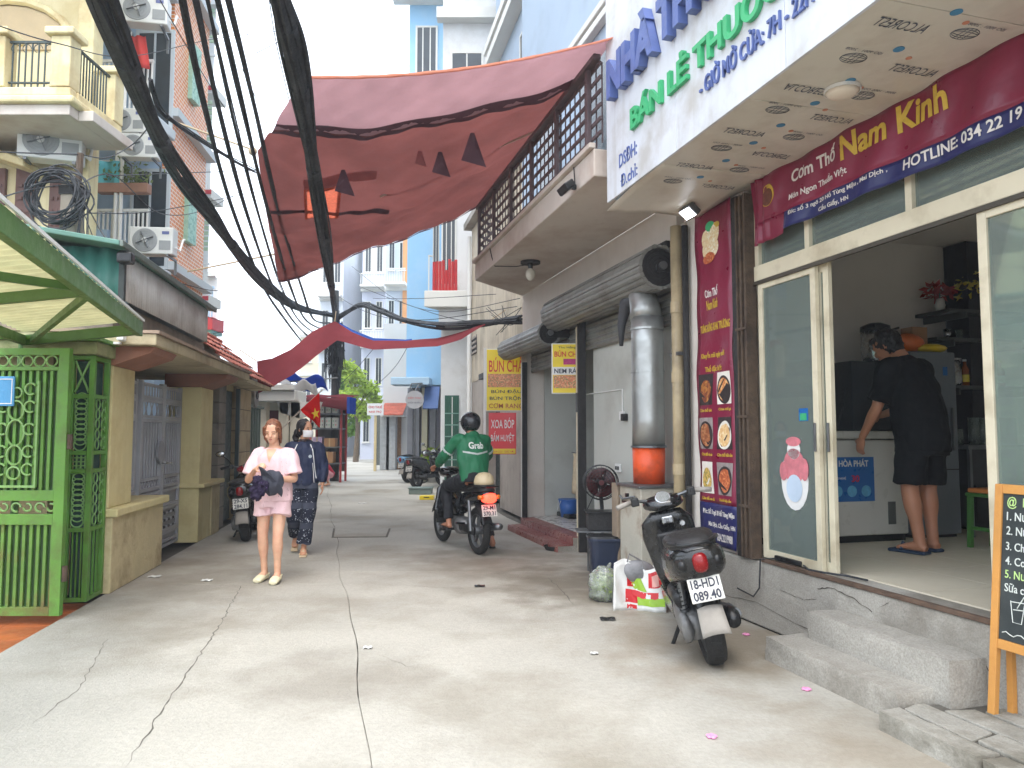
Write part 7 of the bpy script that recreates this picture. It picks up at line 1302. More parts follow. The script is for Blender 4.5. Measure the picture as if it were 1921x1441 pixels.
def scooter(label, body, cowl, mirrors=False, l1='18-HD1', l2='089.40', lit=False, group=None, accent=None):
    t = thing('scooter', F0, (0, 0, 0), label, 'scooter', group); r = .265; wb = 1.24
    wheel(t, 0, r, .125, 'rear_wheel'); wheel(t, wb, r, .1, 'front_wheel')
    part('engine', loftY([(-.1, -.07, r, .05, .07), (.0, -.085, r, .065, .1), (.25, -.07, r + .02, .075, .11), (.45, -.02, r + .05, .09, .1), (.55, 0, r + .06, .06, .06)]), ENGM, t, smooth=True)
    part('belt_cover', loftY([(-.12, -.135, r, .03, .06), (-.05, -.14, r, .035, .095), (.2, -.135, r + .02, .035, .1), (.42, -.125, r + .03, .03, .07)]), ENGM, t, smooth=True); part('air_box', loftY([(-.02, -.12, r + .17, .05, .05), (.3, -.12, r + .17, .055, .055)]), BLACKP, t, smooth=True)
    part('exhaust', MB().tube([(.14, -.2, r + .03), (.145, -.1, r + .04), (.14, .2, r), (.12, .35, r - .06), (.03, .5, r - .07)], [.045, .058, .06, .03, .02], 14), BLACKP, t, smooth=True); part('heat_shield', MB().tube([(.175, -.12, r + .05), (.175, .12, r + .03)], [.036, .036], 10), STEEL, t)
    part('shock', MB().tube([(-.12, .0, r + .05), (-.11, -.02, .58)], .022, 8), STEEL, t); part('shock_spring', MB().tube([(-.12 + .03 * math.cos(k * .9), -.0 + .03 * math.sin(k * .9), r + .09 + .004 * k) for k in range(56)], .005, 4), BLACKP, t)
    part('rear_fender', MB().grid(lambda u, v: ((u - .5) * (.15 - .02 * v), .02 - (r + .035) * math.cos(math.radians(78 - 62 * v)) , r + (r + .045) * math.sin(math.radians(78 - 62 * v)) - .03 * (2 * u - 1) ** 2), 8, 14), BLACKP, t, smooth=True, solid=.006)
    part('fender_flap', MB().grid(lambda u, v: ((u - .5) * (.155 + .02 * v), -.285 - .07 * v, .44 - .16 * v - .012 * (2 * u - 1) ** 2), 6, 5), DUSTG, t, smooth=True, solid=.005)
    part('inner_fender', loftY([(-.2, 0, .52, .07, .05), (.0, 0, .53, .085, .05), (.3, 0, .5, .09, .07)]), BLACKP, t, smooth=True)
    part('plate_bracket', MB().bar((0, -.27, .47), (0, -.22, .66), .06, .02), BLACKP, t); plate(t, -.315, .545, .2, .145, -.28, l1, l2)
    part('tail_cowl', loftY([(-.335, 0, .72, .08, .06), (-.31, 0, .71, .14, .095), (-.22, 0, .70, .175, .12), (0, 0, .67, .185, .15), (.25, 0, .62, .175, .17), (.45, 0, .56, .145, .17), (.55, 0, .5, .12, .14)]), body, t, smooth=True)
    part('lower_tail', loftY([(-.28, 0, .62, .06, .03), (-.15, 0, .6, .1, .05), (.1, 0, .56, .13, .07)]), BLACKP, t, smooth=True)
    part('seat', loftY([(-.29, 0, .785, .09, .035), (-.2, 0, .805, .145, .05), (0, 0, .815, .165, .058), (.18, 0, .79, .145, .05), (.3, 0, .765, .125, .05), (.45, 0, .75, .1, .04), (.52, 0, .745, .06, .02)]), SEATM, t, smooth=True)
    tl = part('tail_light', loftY([(-.362, 0, .71, .03, .04), (-.345, 0, .71, .045, .06), (-.27, 0, .71, .055, .064)], 16), TAILLIT if lit else TAILR, t, smooth=True)
    for s_ in (-1, 1): part('indicator', loftY([(-.33, s_ * .105, .705, .022, .03), (-.28, s_ * .115, .705, .03, .035)], 12), TAILR if group == 'amber' else BLACKP, t, smooth=True)
    part('grab_rail', MB().tube([(-.13, .05, .80), (-.15, -.2, .83), (-.08, -.35, .83), (.08, -.35, .83), (.15, -.2, .83), (.13, .05, .80)], .014, 8), BLACKP, t, smooth=True)
    part('floorboard', MB().box(-.15, .15, .5, .86, .27, .33), BLACKP, t, bev=.02); part('side_skirt', MB().box(-.165, -.151, .3, .9, .25, .36).box(.151, .165, .3, .9, .25, .36), accent or body, t, bev=.004)
    part('leg_shield', loftZ([(.28, 0, .92, .13, .04), (.45, 0, .97, .17, .05), (.7, 0, 1.0, .21, .06), (.82, 0, .98, .2, .06), (.9, 0, .95, .12, .05)]), body, t, smooth=True); part('inner_pocket', MB().box(-.11, .11, .9, .945, .58, .74), BLACKP, t, bev=.02); part('ignition', MB().lathe([(.02, .86), (.02, .9)], (.1, 0, .79), 'y', 10), CHROME, t); part('hook_plate', MB().box(-.045, .045, .885, .905, .8, .86), CHROME, t, bev=.01)
    part('front_cowl', loftY([(1.02, 0, .72, .2, .17), (1.1, 0, .7, .17, .16), (1.18, 0, .68, .1, .1)]), cowl, t, smooth=True); part('front_fender', MB().grid(lambda u, v: ((u - .5) * .12, wb + (r + .03) * math.cos(math.radians(20 + 130 * v)), r + (r + .03) * math.sin(math.radians(20 + 130 * v)) - .03 * (2 * u - 1) ** 2), 6, 14), cowl, t, smooth=True, solid=.006)
    for s_ in (-1, 1): part('fork', MB().tube([(s_ * .07, wb, r), (s_ * .06, wb - .12, .62)], .02, 8), STEEL, t)
    part('steering_column', MB().tube([(0, wb - .14, .6), (0, .96, .97)], .035, 10), BLACKP, t)
    part('handlebar_cowl', loftY([(.84, 0, .945, .06, .02), (.88, 0, .955, .13, .045), (.95, 0, .965, .16, .06), (1.04, 0, .955, .13, .06), (1.09, 0, .94, .08, .045)]), cowl, t, smooth=True); part('headlight', loftY([(1.06, 0, .945, .09, .045), (1.1, 0, .94, .05, .03)], 16), GLASSD, t, smooth=True)
    dd_ = MB().lathe([(.062, 0), (.062, .012), (.055, .016)], (0, 0, 0), 'z', 24).move(Matrix.Translation((0, .9, 1.0)) @ Matrix.Rotation(.75, 4, 'X')); part('speedometer_ring', dd_, CHROME, t, smooth=False); part('speedometer', MB().lathe([(.052, .0165), (.052, .019)], (0, 0, 0), 'z', 24).move(Matrix.Translation((0, .9, 1.0)) @ Matrix.Rotation(.75, 4, 'X')), M('dial_face', (120, 122, 120), .25, .2, 40, 0), t)
    handlebar(t, .93, 1.0, .365, body, mirrors, cowl)
    part('side_stand', MB().tube([(-.1, .42, .22), (-.2, .44, .05), (-.23, .45, .012)], .014, 7).box(-.28, -.2, .42, .49, 0.0, .014), BLACKP, t); part('centre_stand', MB().tube([(-.1, .38, .18), (-.13, .18, .13), (.13, .18, .13), (.1, .38, .18)], .013, 7), BLACKP, t)
    return t
def place(t, x, y, head, lean=0): t.location = (x, y, 0); t.rotation_euler = (0, lean, head); t.rotation_mode = 'XYZ'; return t
RS = F0.pz(1342, 1250)
place(scooter('dusty black scooter parked beside the restaurant steps', DUSTBLK, GLOSSBLK), RS.x + .02, RS.y + .06, math.radians(-4), math.radians(-12))
LSx = F0.pz(462, 1018)
place(scooter('black and red scooter parked behind the woman in pink', GLOSSBLK, REDP, True, '29-X5', '284.11', group=None, accent=GLOSSBLK), LSx.x - .05, LSx.y + .15, math.radians(14), math.radians(-6))
PS = F0.pz(782, 916)
place(scooter('black scooter with white plate parked below the light blue house', GLOSSBLK, GLOSSBLK, True, '29-H1', '456.20'), PS.x, PS.y, math.radians(-28), math.radians(-5))
place(scooter('pale blue scooter parked behind the black one with the white plate', BLUP, BLUP, True, '30-K2', '118.04'), PS.x - .55, PS.y + 2.3, math.radians(-30), math.radians(-5))
TS = F0.pz(648, 858); place(scooter('teal scooter parked far down the lane facing the camera', TEALP, TEALP, True, None, None), TS.x - .2, TS.y + .6, math.radians(172), math.radians(5)); 
# the rider's underbone motorbike
def underbone(label):
    t = thing('motorbike', F0, (0, 0, 0), label, 'motorbike'); r = .29; wb = 1.25
    wheel(t, 0, r, .085, 'rear_wheel'); wheel(t, wb, r, .075, 'front_wheel')
    part('engine', loftY([(.32, 0, .3, .09, .09), (.5, 0, .3, .13, .11), (.7, 0, .33, .09, .08), (.85, 0, .36, .07, .06)]), ENGM, t, smooth=True); part('chain_case', loftY([(-.06, -.09, r, .015, .05), (.45, -.09, r + .02, .015, .055)]), BLACKP, t, smooth=True); part('swing_arm', MB().tube([(-.085, 0, r), (-.085, .45, .33)], .02, 8).tube([(.085, 0, r), (.085, .45, .33)], .02, 8), STEEL, t)
    part('exhaust', MB().tube([(.15, -.3, r + .07), (.15, -.1, r + .05), (.14, .25, r - .02), (.06, .6, r - .08)], [.04, .05, .04, .018], 14), STEEL, t, smooth=True)
    for s_ in (-1, 1): part('shock', MB().tube([(s_ * .11, .0, r), (s_ * .11, .06, .66)], .024, 8), STEEL, t); part('foot_peg', MB().tube([(s_ * .1, .52, .26), (s_ * .28, .52, .26)], .016, 8), BLACKP, t); part('rear_peg', MB().tube([(s_ * .1, .22, .36), (s_ * .22, .2, .37)], .014, 8), BLACKP, t)
    part('rear_fender', MB().grid(lambda u, v: ((u - .5) * .13, .03 - (r + .03) * math.cos(math.radians(85 - 66 * v)), r + (r + .05) * math.sin(math.radians(85 - 66 * v)) - .03 * (2 * u - 1) ** 2), 8, 14), BLACKP, t, smooth=True, solid=.006); plate(t, -.315, .56, .19, .14, -.3, '29-M1', '370.31')
    part('tail_cowl', loftY([(-.34, 0, .76, .06, .03), (-.25, 0, .74, .1, .055), (0, 0, .7, .12, .08), (.35, 0, .64, .11, .1), (.6, 0, .55, .08, .09)]), GLOSSBLK, t, smooth=True); part('tail_light', loftY([(-.37, 0, .71, .05, .04), (-.35, 0, .71, .08, .06), (-.27, 0, .71, .09, .06)], 16), TAILLIT, t, smooth=True)
    for s_ in (-1, 1): part('indicator', loftY([(-.34, s_ * .11, .72, .025, .025), (-.3, s_ * .12, .72, .03, .03)], 12), AMBER, t, smooth=True)
    part('seat', loftY([(-.3, 0, .795, .08, .025), (-.2, 0, .805, .12, .04), (.1, 0, .8, .13, .045), (.4, 0, .78, .11, .045), (.55, 0, .76, .07, .03)]), SEATM, t, smooth=True); part('grab_rail', MB().tube([(-.12, .05, .8), (-.15, -.2, .84), (-.08, -.4, .85), (.08, -.4, .85), (.15, -.2, .84), (.12, .05, .8)], .012, 8), BLACKP, t)
    part('frame_tunnel', loftY([(.5, 0, .55, .08, .1), (.75, 0, .5, .07, .1), (.95, 0, .58, .08, .14), (1.02, 0, .68, .07, .14)]), GLOSSBLK, t, smooth=True); part('leg_shield', loftZ([(.3, 0, .95, .2, .02), (.5, 0, 1.0, .22, .025), (.75, 0, 1.02, .17, .04), (.85, 0, 1.0, .08, .04)]), GLOSSBLK, t, smooth=True)
    part('front_fender', MB().grid(lambda u, v: ((u - .5) * .1, wb + (r + .03) * math.cos(math.radians(20 + 140 * v)), r + (r + .03) * math.sin(math.radians(20 + 140 * v)) - .03 * (2 * u - 1) ** 2), 6, 14), GLOSSBLK, t, smooth=True, solid=.006)
    for s_ in (-1, 1): part('fork', MB().tube([(s_ * .07, wb, r), (s_ * .06, wb - .2, .85)], .022, 8), STEEL, t)
    part('steering_column', MB().tube([(0, wb - .2, .8), (0, 1.0, .98)], .035, 10), BLACKP, t); part('handlebar_cowl', loftY([(.9, 0, .97, .08, .03), (.98, 0, .98, .15, .06), (1.1, 0, .96, .12, .07), (1.16, 0, .95, .07, .05)]), GLOSSBLK, t, smooth=True); handlebar(t, .98, 1.0, .33, None, True, None)
    return t
GB = F0.pz(898, 1040); GH = math.radians(26); gb = place(underbone('black motorbike with lit tail lamp carrying the green jacket rider'), GB.x, GB.y, GH)
sp = gb.matrix_basis @ Vector((0, -.22, .86))
t = thing('beige_helmet', F0, (0, 0, 0), 'round beige helmet hung over the motorbike tail lamp', 'helmet'); t.location = (GB.x, GB.y, 0); t.rotation_euler = (0, 0, GH)
part('shell', MB().lathe([(.125, .86), (.128, .9), (.11, .96), (.07, 1.0), (.01, 1.012)], (0, -.16, 0), 'z', 22), M('beige_helmet', (206, 188, 152), .35, .1, 4, .03), t, smooth=True); part('rim', MB().lathe([(.13, .848), (.13, .862)], (0, -.16, 0), 'z', 22), DARKR, t)
# ================================================================ people
from mathutils.bvhtree import BVHTree
from mathutils import noise as NZ
def meld(mb, voxel, smooth=4, wr=0., wf=9., stretch=(1, 1, .45), seed=0, cut=None):
    """overlapping closed pieces become one continuous skin; wr adds cloth wrinkles"""
    me = mb.mesh('m'); ob = bpy.data.objects.new('m', me); COL.objects.link(ob)
    r = ob.modifiers.new('r', 'REMESH'); r.mode = 'VOXEL'; r.voxel_size = voxel; r.use_smooth_shade = True
    s_ = ob.modifiers.new('s', 'SMOOTH'); s_.factor = .5; s_.iterations = smooth
    dg = bpy.context.evaluated_depsgraph_get(); out = bpy.data.meshes.new_from_object(ob.evaluated_get(dg))
    bpy.data.objects.remove(ob); bpy.data.meshes.remove(me)
    if wr:
        nn = [v.normal.copy() for v in out.vertices]; st_v = Vector(stretch)
        for v, n in zip(out.vertices, nn):
            p = Vector((v.co.x * stretch[0], v.co.y * stretch[1], v.co.z * stretch[2])) * wf + Vector((seed, 0, 0)); v.co += n * wr * (NZ.noise(p) + .6 * NZ.noise(p * 2.3) - .2)
    for p in out.polygons: p.use_smooth = True
    out.materials.clear(); return out
def cat(pts, n=5):
    P_ = [Vector(p[0]) for p in pts]; Rr = [p[1] if isinstance(p[1], tuple) else (p[1], p[1]) for p in pts]; op, orr = [], []
    for i in range(len(P_) - 1):
        a, b, c, d = P_[max(i - 1, 0)], P_[i], P_[i + 1], P_[min(i + 2, len(P_) - 1)]
        for k in range(n):
            t_ = k / n; op.append(.5 * ((2 * b) + (c - a) * t_ + (2 * a - 5 * b + 4 * c - d) * t_ ** 2 + (3 * b - a - 3 * c + d) * t_ ** 3)); s_ = t_ * t_ * (3 - 2 * t_); orr.append(tuple(Rr[i][k2] * (1 - s_) + Rr[i + 1][k2] * s_ for k2 in (0, 1)))
    op.append(P_[-1]); orr.append(Rr[-1]); return op, orr
def limb(mb, *pts, n=16): P_, r = cat(pts); mb.tube(P_, r, n); return mb
def L3(a, b, t): return Vector(a).lerp(Vector(b), t)
def hand(mb, wr, fwd, pn, k=1.0, curl=.5, thumb_side=1):
    """palm and five bent fingers; fwd = towards fingertips, pn = palm normal (fingers curl towards it)"""
    f = Vector(fwd).normalized(); p = Vector(pn); p = (p - f * p.dot(f)).normalized(); s_ = f.cross(p) * thumb_side; w = Vector(wr)
    mb.rings([[w + f * t_ * k + s_ * a_ * math.cos(q) * k + p * b_ * math.sin(q) * k for q in [2 * PI * j / 12 for j in range(12)]] for t_, a_, b_ in ((-.02, .02, .018), (.0, .024, .018), (.03, .036, .016), (.07, .04, .014), (.088, .034, .011))])
    for i, ln in enumerate((.066, .074, .07, .055)):
        b = w + f * .08 * k + s_ * (.028 - .019 * i) * k; c1 = curl; d1 = (f * math.cos(c1 * .7) + p * math.sin(c1 * .7)); d2 = (f * math.cos(c1 * 1.7) + p * math.sin(c1 * 1.7)); d3 = (f * math.cos(c1 * 2.4) + p * math.sin(c1 * 2.4))
        q1 = b + d1 * ln * .5 * k; q2 = q1 + d2 * ln * .32 * k; q3 = q2 + d3 * ln * .25 * k; mb.tube([b - f * .015 * k, b, q1, q2, q3], [.0095 * k, .0095 * k, .009 * k, .0085 * k, .006 * k], 8)
    b = w + f * .025 * k + s_ * .03 * k; q1 = b + (f * .6 + s_ * .7 + p * .35).normalized() * .035 * k; q2 = q1 + (f * .85 + s_ * .15 + p * .5).normalized() * .03 * k; mb.tube([b - s_ * .01 * k, b, q1, q2], [.012 * k, .012 * k, .0105 * k, .007 * k], 8)
def headM(base, yaw, pitch, tilt=0): return Matrix.Translation(base) @ Matrix.Rotation(yaw, 4, 'Z') @ Matrix.Rotation(tilt, 4, 'Y') @ Matrix.Rotation(pitch, 4, 'X')
HS = [(0, -.05, .024, .026), (.016, -.044, .04, .042), (.045, -.026, .055, .066), (.08, -.01, .066, .083), (.115, -.002, .071, .09), (.15, .004, .073, .092), (.185, .006, .066, .083), (.21, .006, .045, .057), (.222, .006, .014, .018)]
def head_mb(k=1.0):
    m = loftZ([(z * k, 0, y * k, a * k, b * k) for z, y, a, b in HS], 24, .92)
    m.tube([(0, -.092 * k, .12 * k), (0, -.106 * k, .088 * k), (0, -.104 * k, .078 * k), (0, -.09 * k, .074 * k)], [.006 * k, .012 * k, .014 * k, .008 * k], 8)
    for s_ in (-1, 1): m.ball((s_ * .074 * k, .012 * k, .1 * k), (.01 * k, .022 * k, .03 * k), 8, 6); m.ball((s_ * .04 * k, -.07 * k, .075 * k), (.022 * k, .022 * k, .024 * k), 10, 8); m.ball((s_ * .032 * k, -.075 * k, .128 * k), (.024 * k, .016 * k, .012 * k), 8, 6)
    m.ball((0, -.086 * k, .048 * k), (.022 * k, .012 * k, .012 * k), 10, 6); m.ball((0, -.07 * k, .018 * k), (.02 * k, .018 * k, .016 * k), 8, 6)
    return m
SKIN = M('skin', (222, 174, 144), .5, .1, 12, .06, 60, dirt=(214, 140, 116), damt=.4, dscale=7); SKIN.node_tree.nodes['Principled BSDF'].inputs['Subsurface Weight'].default_value = .08
SKIND = M('tanned_skin', (178, 122, 94), .5, .08, 6, .04, 60); EYEB = M('eye_dark', (40, 28, 24), .3, .1); EYEW = M('eye_white', (226, 222, 216), .4, .03); LIPM = M('lips', (190, 96, 92), .45, .08)
def hairm(name, a, b):
    m = bpy.data.materials.new(name); m.use_nodes = True; n = m.node_tree.nodes; l = m.node_tree.links; p = n['Principled BSDF']; tc = n.new('ShaderNodeTexCoord'); mp = n.new('ShaderNodeMapping'); mp.inputs['Scale'].default_value = (120, 120, 9); l.new(tc.outputs['Object'], mp.inputs[0]); t_ = n.new('ShaderNodeTexNoise'); t_.inputs['Scale'].default_value = 1; t_.inputs['Detail'].default_value = 4; l.new(mp.outputs[0], t_.inputs[0]); r = n.new('ShaderNodeValToRGB'); r.color_ramp.elements[0].position = .3; r.color_ramp.elements[1].position = .75; r.color_ramp.elements[0].color = C(*a); r.color_ramp.elements[1].color = C(*b); l.new(t_.outputs[0], r.inputs[0]); l.new(r.outputs[0], p.inputs['Base Color']); p.inputs['Roughness'].default_value = .42; bp = n.new('ShaderNodeBump'); bp.inputs['Strength'].default_value = .6; bp.inputs['Distance'].default_value = .01; l.new(t_.outputs[0], bp.inputs['Height']); l.new(bp.outputs[0], p.inputs['Normal']); return m
HBR = hairm('auburn_hair', (84, 46, 30), (156, 98, 64)); HBK = hairm('black_hair', (16, 15, 18), (52, 48, 50))
def face(t, HM, k=1.0, closed=False, mask=False):
    for s_ in (-1, 1):
        if not closed: part('eye', MB().ball((s_ * .031 * k, -.0855 * k, .109 * k), (.013 * k, .006 * k, .0065 * k), 10, 6).move(HM), EYEW, t, smooth=True); part('iris', MB().ball((s_ * .031 * k, -.0905 * k, .109 * k), (.006 * k, .003 * k, .006 * k), 8, 6).move(HM), EYEB, t, smooth=True)
        part('eyelid', MB().tube([Vector((s_ * (.017 + .007 * j) * k, (-.092 + .0015 * abs(j - 2)) * k, (.111 + (.0 if closed else .0045) - .0012 * (j - 2) ** 2) * k)) for j in range(5)], .0022 * k, 5).move(HM), EYEB, t); part('eyebrow', MB().tube([Vector((s_ * (.013 + .009 * j) * k, (-.0925 + .002 * j) * k, (.13 + .002 * min(j, 2)) * k)) for j in range(5)], .003 * k, 5).move(HM), M('brow', (76, 52, 42), .8, .1), t)
    if not mask: part('lips', MB().tube([Vector(((j - 2) * .009 * k, (-.0985 + .003 * abs(j - 2)) * k, (.049 + (.001 if j in (1, 3) else 0)) * k)) for j in range(5)], [.002 * k, .0055 * k, .006 * k, .0055 * k, .002 * k], 6).move(HM), LIPM, t, smooth=True)
def legs(m, J, kx=1.0, thigh=.078, knee=.052, calf=.054, ank=.034):
    for s_ in 'LR':
        h, kn, a = J['hip' + s_], J['knee' + s_], J['ank' + s_]
        limb(m, (L3(h, kn, -.1), thigh * kx), (L3(h, kn, .25), thigh * .98 * kx), (L3(h, kn, .7), (thigh * .74 + .004) * kx), (kn, knee * kx), (L3(kn, a, .28), calf * kx), (L3(kn, a, .65), (calf * .68) * kx), (a, ank * kx), (L3(kn, a, 1.06), ank * 1.05 * kx))
def foot(m, a, toe, k=1.0):
    a = Vector(a); d = Vector(toe) - a; d2 = Vector((d.x, d.y, 0)).normalized(); h = Vector(toe); limb(m, (a - d2 * .045 * k - Vector((0, 0, .04)) * k, (.028 * k, .026 * k)), (a + d2 * .02 * k - Vector((0, 0, .025)) * k, (.036 * k, .038 * k)), (L3(a, h, .6) - Vector((0, 0, .005)) * k, (.042 * k, .024 * k)), (h, (.034 * k, .014 * k)))
def arms(m, J, k=1.0, up=.047, el=.037, fo=.036, wr=.024):
    for s_ in 'LR':
        a, b, c = J['sh' + s_], J['el' + s_], J['wr' + s_]; limb(m, (L3(a, b, .02), up * .86 * k), (L3(a, b, .3), up * k), (L3(a, b, .75), (up * .85) * k), (b, el * k), (L3(b, c, .25), fo * 1.08 * k), (L3(b, c, .7), fo * .8 * k), (c, (wr * 1.15 * k, wr * .9 * k)))
def finish(t, name, me, mat, **kw): return part(name, me, mat, t, **kw)
def patterned(name, base, spots, sc_, thr, band=None):
    m = bpy.data.materials.new(name); m.use_nodes = True; n = m.node_tree.nodes; l = m.node_tree.links; p = n['Principled BSDF']; tc = n.new('ShaderNodeTexCoord'); v = n.new('ShaderNodeTexVoronoi'); v.inputs['Scale'].default_value = sc_; l.new(tc.outputs['Object'], v.inputs[0]); nz = n.new('ShaderNodeTexNoise'); nz.inputs['Scale'].default_value = sc_ * .4; l.new(tc.outputs['Object'], nz.inputs[0])
    ad = n.new('ShaderNodeMath'); ad.operation = 'ADD'; l.new(v.outputs['Distance'], ad.inputs[0]); l.new(nz.outputs[0], ad.inputs[1]); r = n.new('ShaderNodeValToRGB'); r.color_ramp.elements[0].position = thr; r.color_ramp.elements[1].position = thr + .06; r.color_ramp.elements[0].color = C(*spots); r.color_ramp.elements[1].color = C(*base); l.new(ad.outputs[0], r.inputs[0]); cur = r.outputs[0]
    if band:
        wv = n.new('ShaderNodeTexWave'); wv.bands_direction = 'Z'; wv.inputs['Scale'].default_value = band[0]; l.new(tc.outputs['Object'], wv.inputs[0]); rr_ = n.new('ShaderNodeMapRange'); rr_.inputs[1].default_value = .75; rr_.inputs[2].default_value = .85; l.new(wv.outputs[0], rr_.inputs[0]); mx = n.new('ShaderNodeMix'); mx.data_type = 'RGBA'; l.new(rr_.outputs[0], mx.inputs[0]); l.new(cur, mx.inputs[6]); mx.inputs[7].default_value = C(*band[1]); cur = mx.outputs[2]
    l.new(cur, p.inputs['Base Color']); p.inputs['Roughness'].default_value = .85; p.inputs['Specular IOR Level'].default_value = .2; return m
def proj(mb, me, d, off):
    """lay flat lettering onto a curved cloth mesh along direction d"""
    bv = BVHTree.FromPolygons([v.co.copy() for v in me.vertices], [tuple(p.vertices) for p in me.polygons]); d = Vector(d).normalized()
    for v in mb.v:
        h = bv.ray_cast(v - d * .6, d, 2.0)
        if h[0] is not None: v.xyz = h[0] - d * off + d * ((v - h[0]).dot(d) * 0)
    return mb
# ---------------- woman in pink
pz_ = F0.pz(505, 1092); t = thing('person', F0, (0, 0, 0), 'woman in pink short pyjamas holding a dark hat and purple cloth', 'person'); t.location = (pz_.x, pz_.y + .06, 0); t.rotation_euler = (0, 0, -.05)
J = dict(hipL=(.085, .01, .84), kneeL=(.095, -.1, .46), ankL=(.08, -.05, .085), hipR=(-.085, 0, .84), kneeR=(-.085, -.03, .45), ankR=(-.09, .05, .08), shL=(.165, .01, 1.28), elL=(.225, -.02, 1.02), wrL=(.12, -.24, 1.03), shR=(-.165, .01, 1.28), elR=(-.235, -.06, 1.01), wrR=(-.085, -.25, 1.13))
m = MB(); legs(m, J, .97); arms(m, J, .93); limb(m, ((0, .0, .8), (.145, .1)), ((0, 0, .95), (.125, .09)), ((0, 0, 1.08), (.115, .085)), ((0, .005, 1.22), (.14, .09)), ((0, .01, 1.31), (.1, .065)), ((0, .005, 1.36), (.05, .05)), ((0, -.01, 1.42), (.046, .048)))
HM = headM((0, -.015, 1.395), .06, .26); m.add(*(lambda h: (h.v, h.f))(head_mb(.96).move(HM)))
hand(m, J['wrR'], (.75, -.45, .45), (.3, .6, -.6), .92, .75, -1); hand(m, J['wrL'], (-.85, -.4, .1), (.2, .3, .9), .92, .8, 1)
foot(m, J['ankL'], (.1, -.2, .03)); foot(m, J['ankR'], (-.1, -.1, .03)); finish(t, 'body', meld(m, .0065), SKIN); face(t, HM, .96, True)
PINKC = patterned('pink_floral_cotton', (232, 198, 202), (170, 128, 134), 60, .56)
m = MB(); limb(m, ((0, .0, .8), (.205, .15)), ((0, 0, .9), (.2, .145)), ((0, .0, 1.08), (.185, .13)), ((0, .005, 1.22), (.19, .125)), ((0, .01, 1.285), (.15, .088)), ((0, .02, 1.32), (.07, .05)), n=24)
for s_, x in (('L', 1), ('R', -1)): a, b = J['sh' + s_], J['el' + s_]; limb(m, ((x * .1, .01, 1.275), .066), (Vector(a) + Vector((-x * .008, 0, -.012)), .07), (L3(a, b, .45), .08), (L3(a, b, .82), .09))
pkm = meld(m, .009, 5, .014, 10); finish(t, 'shirt', pkm, PINKC); part('collar', MB().grid(lambda u, v: ((.07 + .02 * v) * math.sin((u - .5) * 4.6), .015 - (.075 + .02 * v) * math.cos((u - .5) * 4.6) * (1 if True else 0), 1.345 - .05 * v - .07 * (1 - abs(2 * u - 1)) ** 2), 24, 4), PINKC, t, smooth=True, solid=.006); part('neckline', proj(MB().grid(lambda u, v: ((u - .5) * .11 * (1 - v), -.3, 1.325 - .14 * v), 6, 8), pkm, (0, 1, 0), .003), SKIN, t)
m = MB(); limb(m, ((0, .0, .74), (.18, .14)), ((0, .0, .9), (.17, .13)), n=22)
for s_, x in (('L', 1), ('R', -1)): a, b = J['hip' + s_], J['knee' + s_]; limb(m, (L3(a, b, 0), .105), (L3(a, b, .3), .108), (L3(a, b, .5), .115))
finish(t, 'shorts', meld(m, .009, 4, .012, 11, seed=5), PINKC)
m = MB(); m.ball((0, .018, .125), (.088, .098, .112), 20, 14); m.ball((0, .05, .06), (.075, .06, .07), 14, 10); m.tube([(-.072, -.045, .17), (-.083, -.035, .11), (-.078, -.02, .04), (-.06, .02, -.03)], [.016, .017, .014, .008], 8); m.tube([(.072, -.045, .17), (.083, -.03, .11), (.08, -.01, .04), (.065, .03, -.02)], [.016, .017, .014, .008], 8); m.tube([(0, .07, .06), (.01, .1, .0), (.015, .085, -.1)], [.05, .042, .018], 10)
hm = meld(m.move(HM), .006, 3, .006, 30, (1, 1, .2)); finish(t, 'hair', hm, HBR)
SHC = M('cream_rubber_shoe', (226, 218, 184), .6, .06, 5, .08)
for s_, toe in (('L', (.1, -.21, .035)), ('R', (-.1, -.11, .035))):
    a = Vector(J['ank' + s_]); d = Vector(toe) - a; dn = Vector((d.x, d.y, 0)).normalized(); m = MB(); limb(m, (a - dn * .06 - Vector((0, 0, .05)), (.034, .03)), (a - dn * .01 - Vector((0, 0, .05)), (.042, .032)), (a + dn * .08 - Vector((0, 0, .045)), (.05, .036)), (a + dn * .15 - Vector((0, 0, .055)), (.048, .03)), (a + dn * .185 - Vector((0, 0, .062)), (.034, .02)))
    for v in m.v: v.z = max(v.z, .002)
    part('shoe', meld(m, .006, 3), SHC, t); part('strap', MB().tube([a - dn * .055 + Vector((0, 0, -.02)), a - dn * .02 + Vector((.045, 0, -.015)), a + dn * .04 + Vector((.04, 0, -.025))], .006, 6), SHC, t)
t = thing('sun_hat', F0, (0, 0, 0), 'dark sun hat held in front of the pink shirt', 'hat'); t.location = (pz_.x, pz_.y + .06, 0); CAPM = M('dark_cap_cloth', (52, 54, 66), .75, .2, 8, .2)
part('brim', MB().grid(lambda u, v: (-.03 + .21 * u + .02 * math.sin(v * 3), -.36 + .05 * v - .04 * math.sin(u * PI), 1.16 - .24 * u ** 1.5 * (.7 + .3 * v) - .14 * v * (1 - .6 * u)), 14, 8), CAPM, t, smooth=True, solid=.012); part('crown', meld(MB().ball((.1, -.33, 1.0), (.11, .055, .13), 16, 12), .008, 3, .018, 14), CAPM, t)
t = thing('purple_cloth', F0, (0, 0, 0), 'crumpled purple black cloth held under the dark sun hat', 'cloth'); t.location = (pz_.x, pz_.y + .06, 0); PUR = patterned('purple_plaid', (42, 34, 56), (112, 84, 134), 46, .52); m = MB()
for k in range(9): m.ball((-.03 + .09 * math.cos(k * 2.4) * (k / 9), -.345 - .02 * (k % 3), .95 + .075 * math.sin(k * 2.4)), (.05, .045, .05), 10, 8)
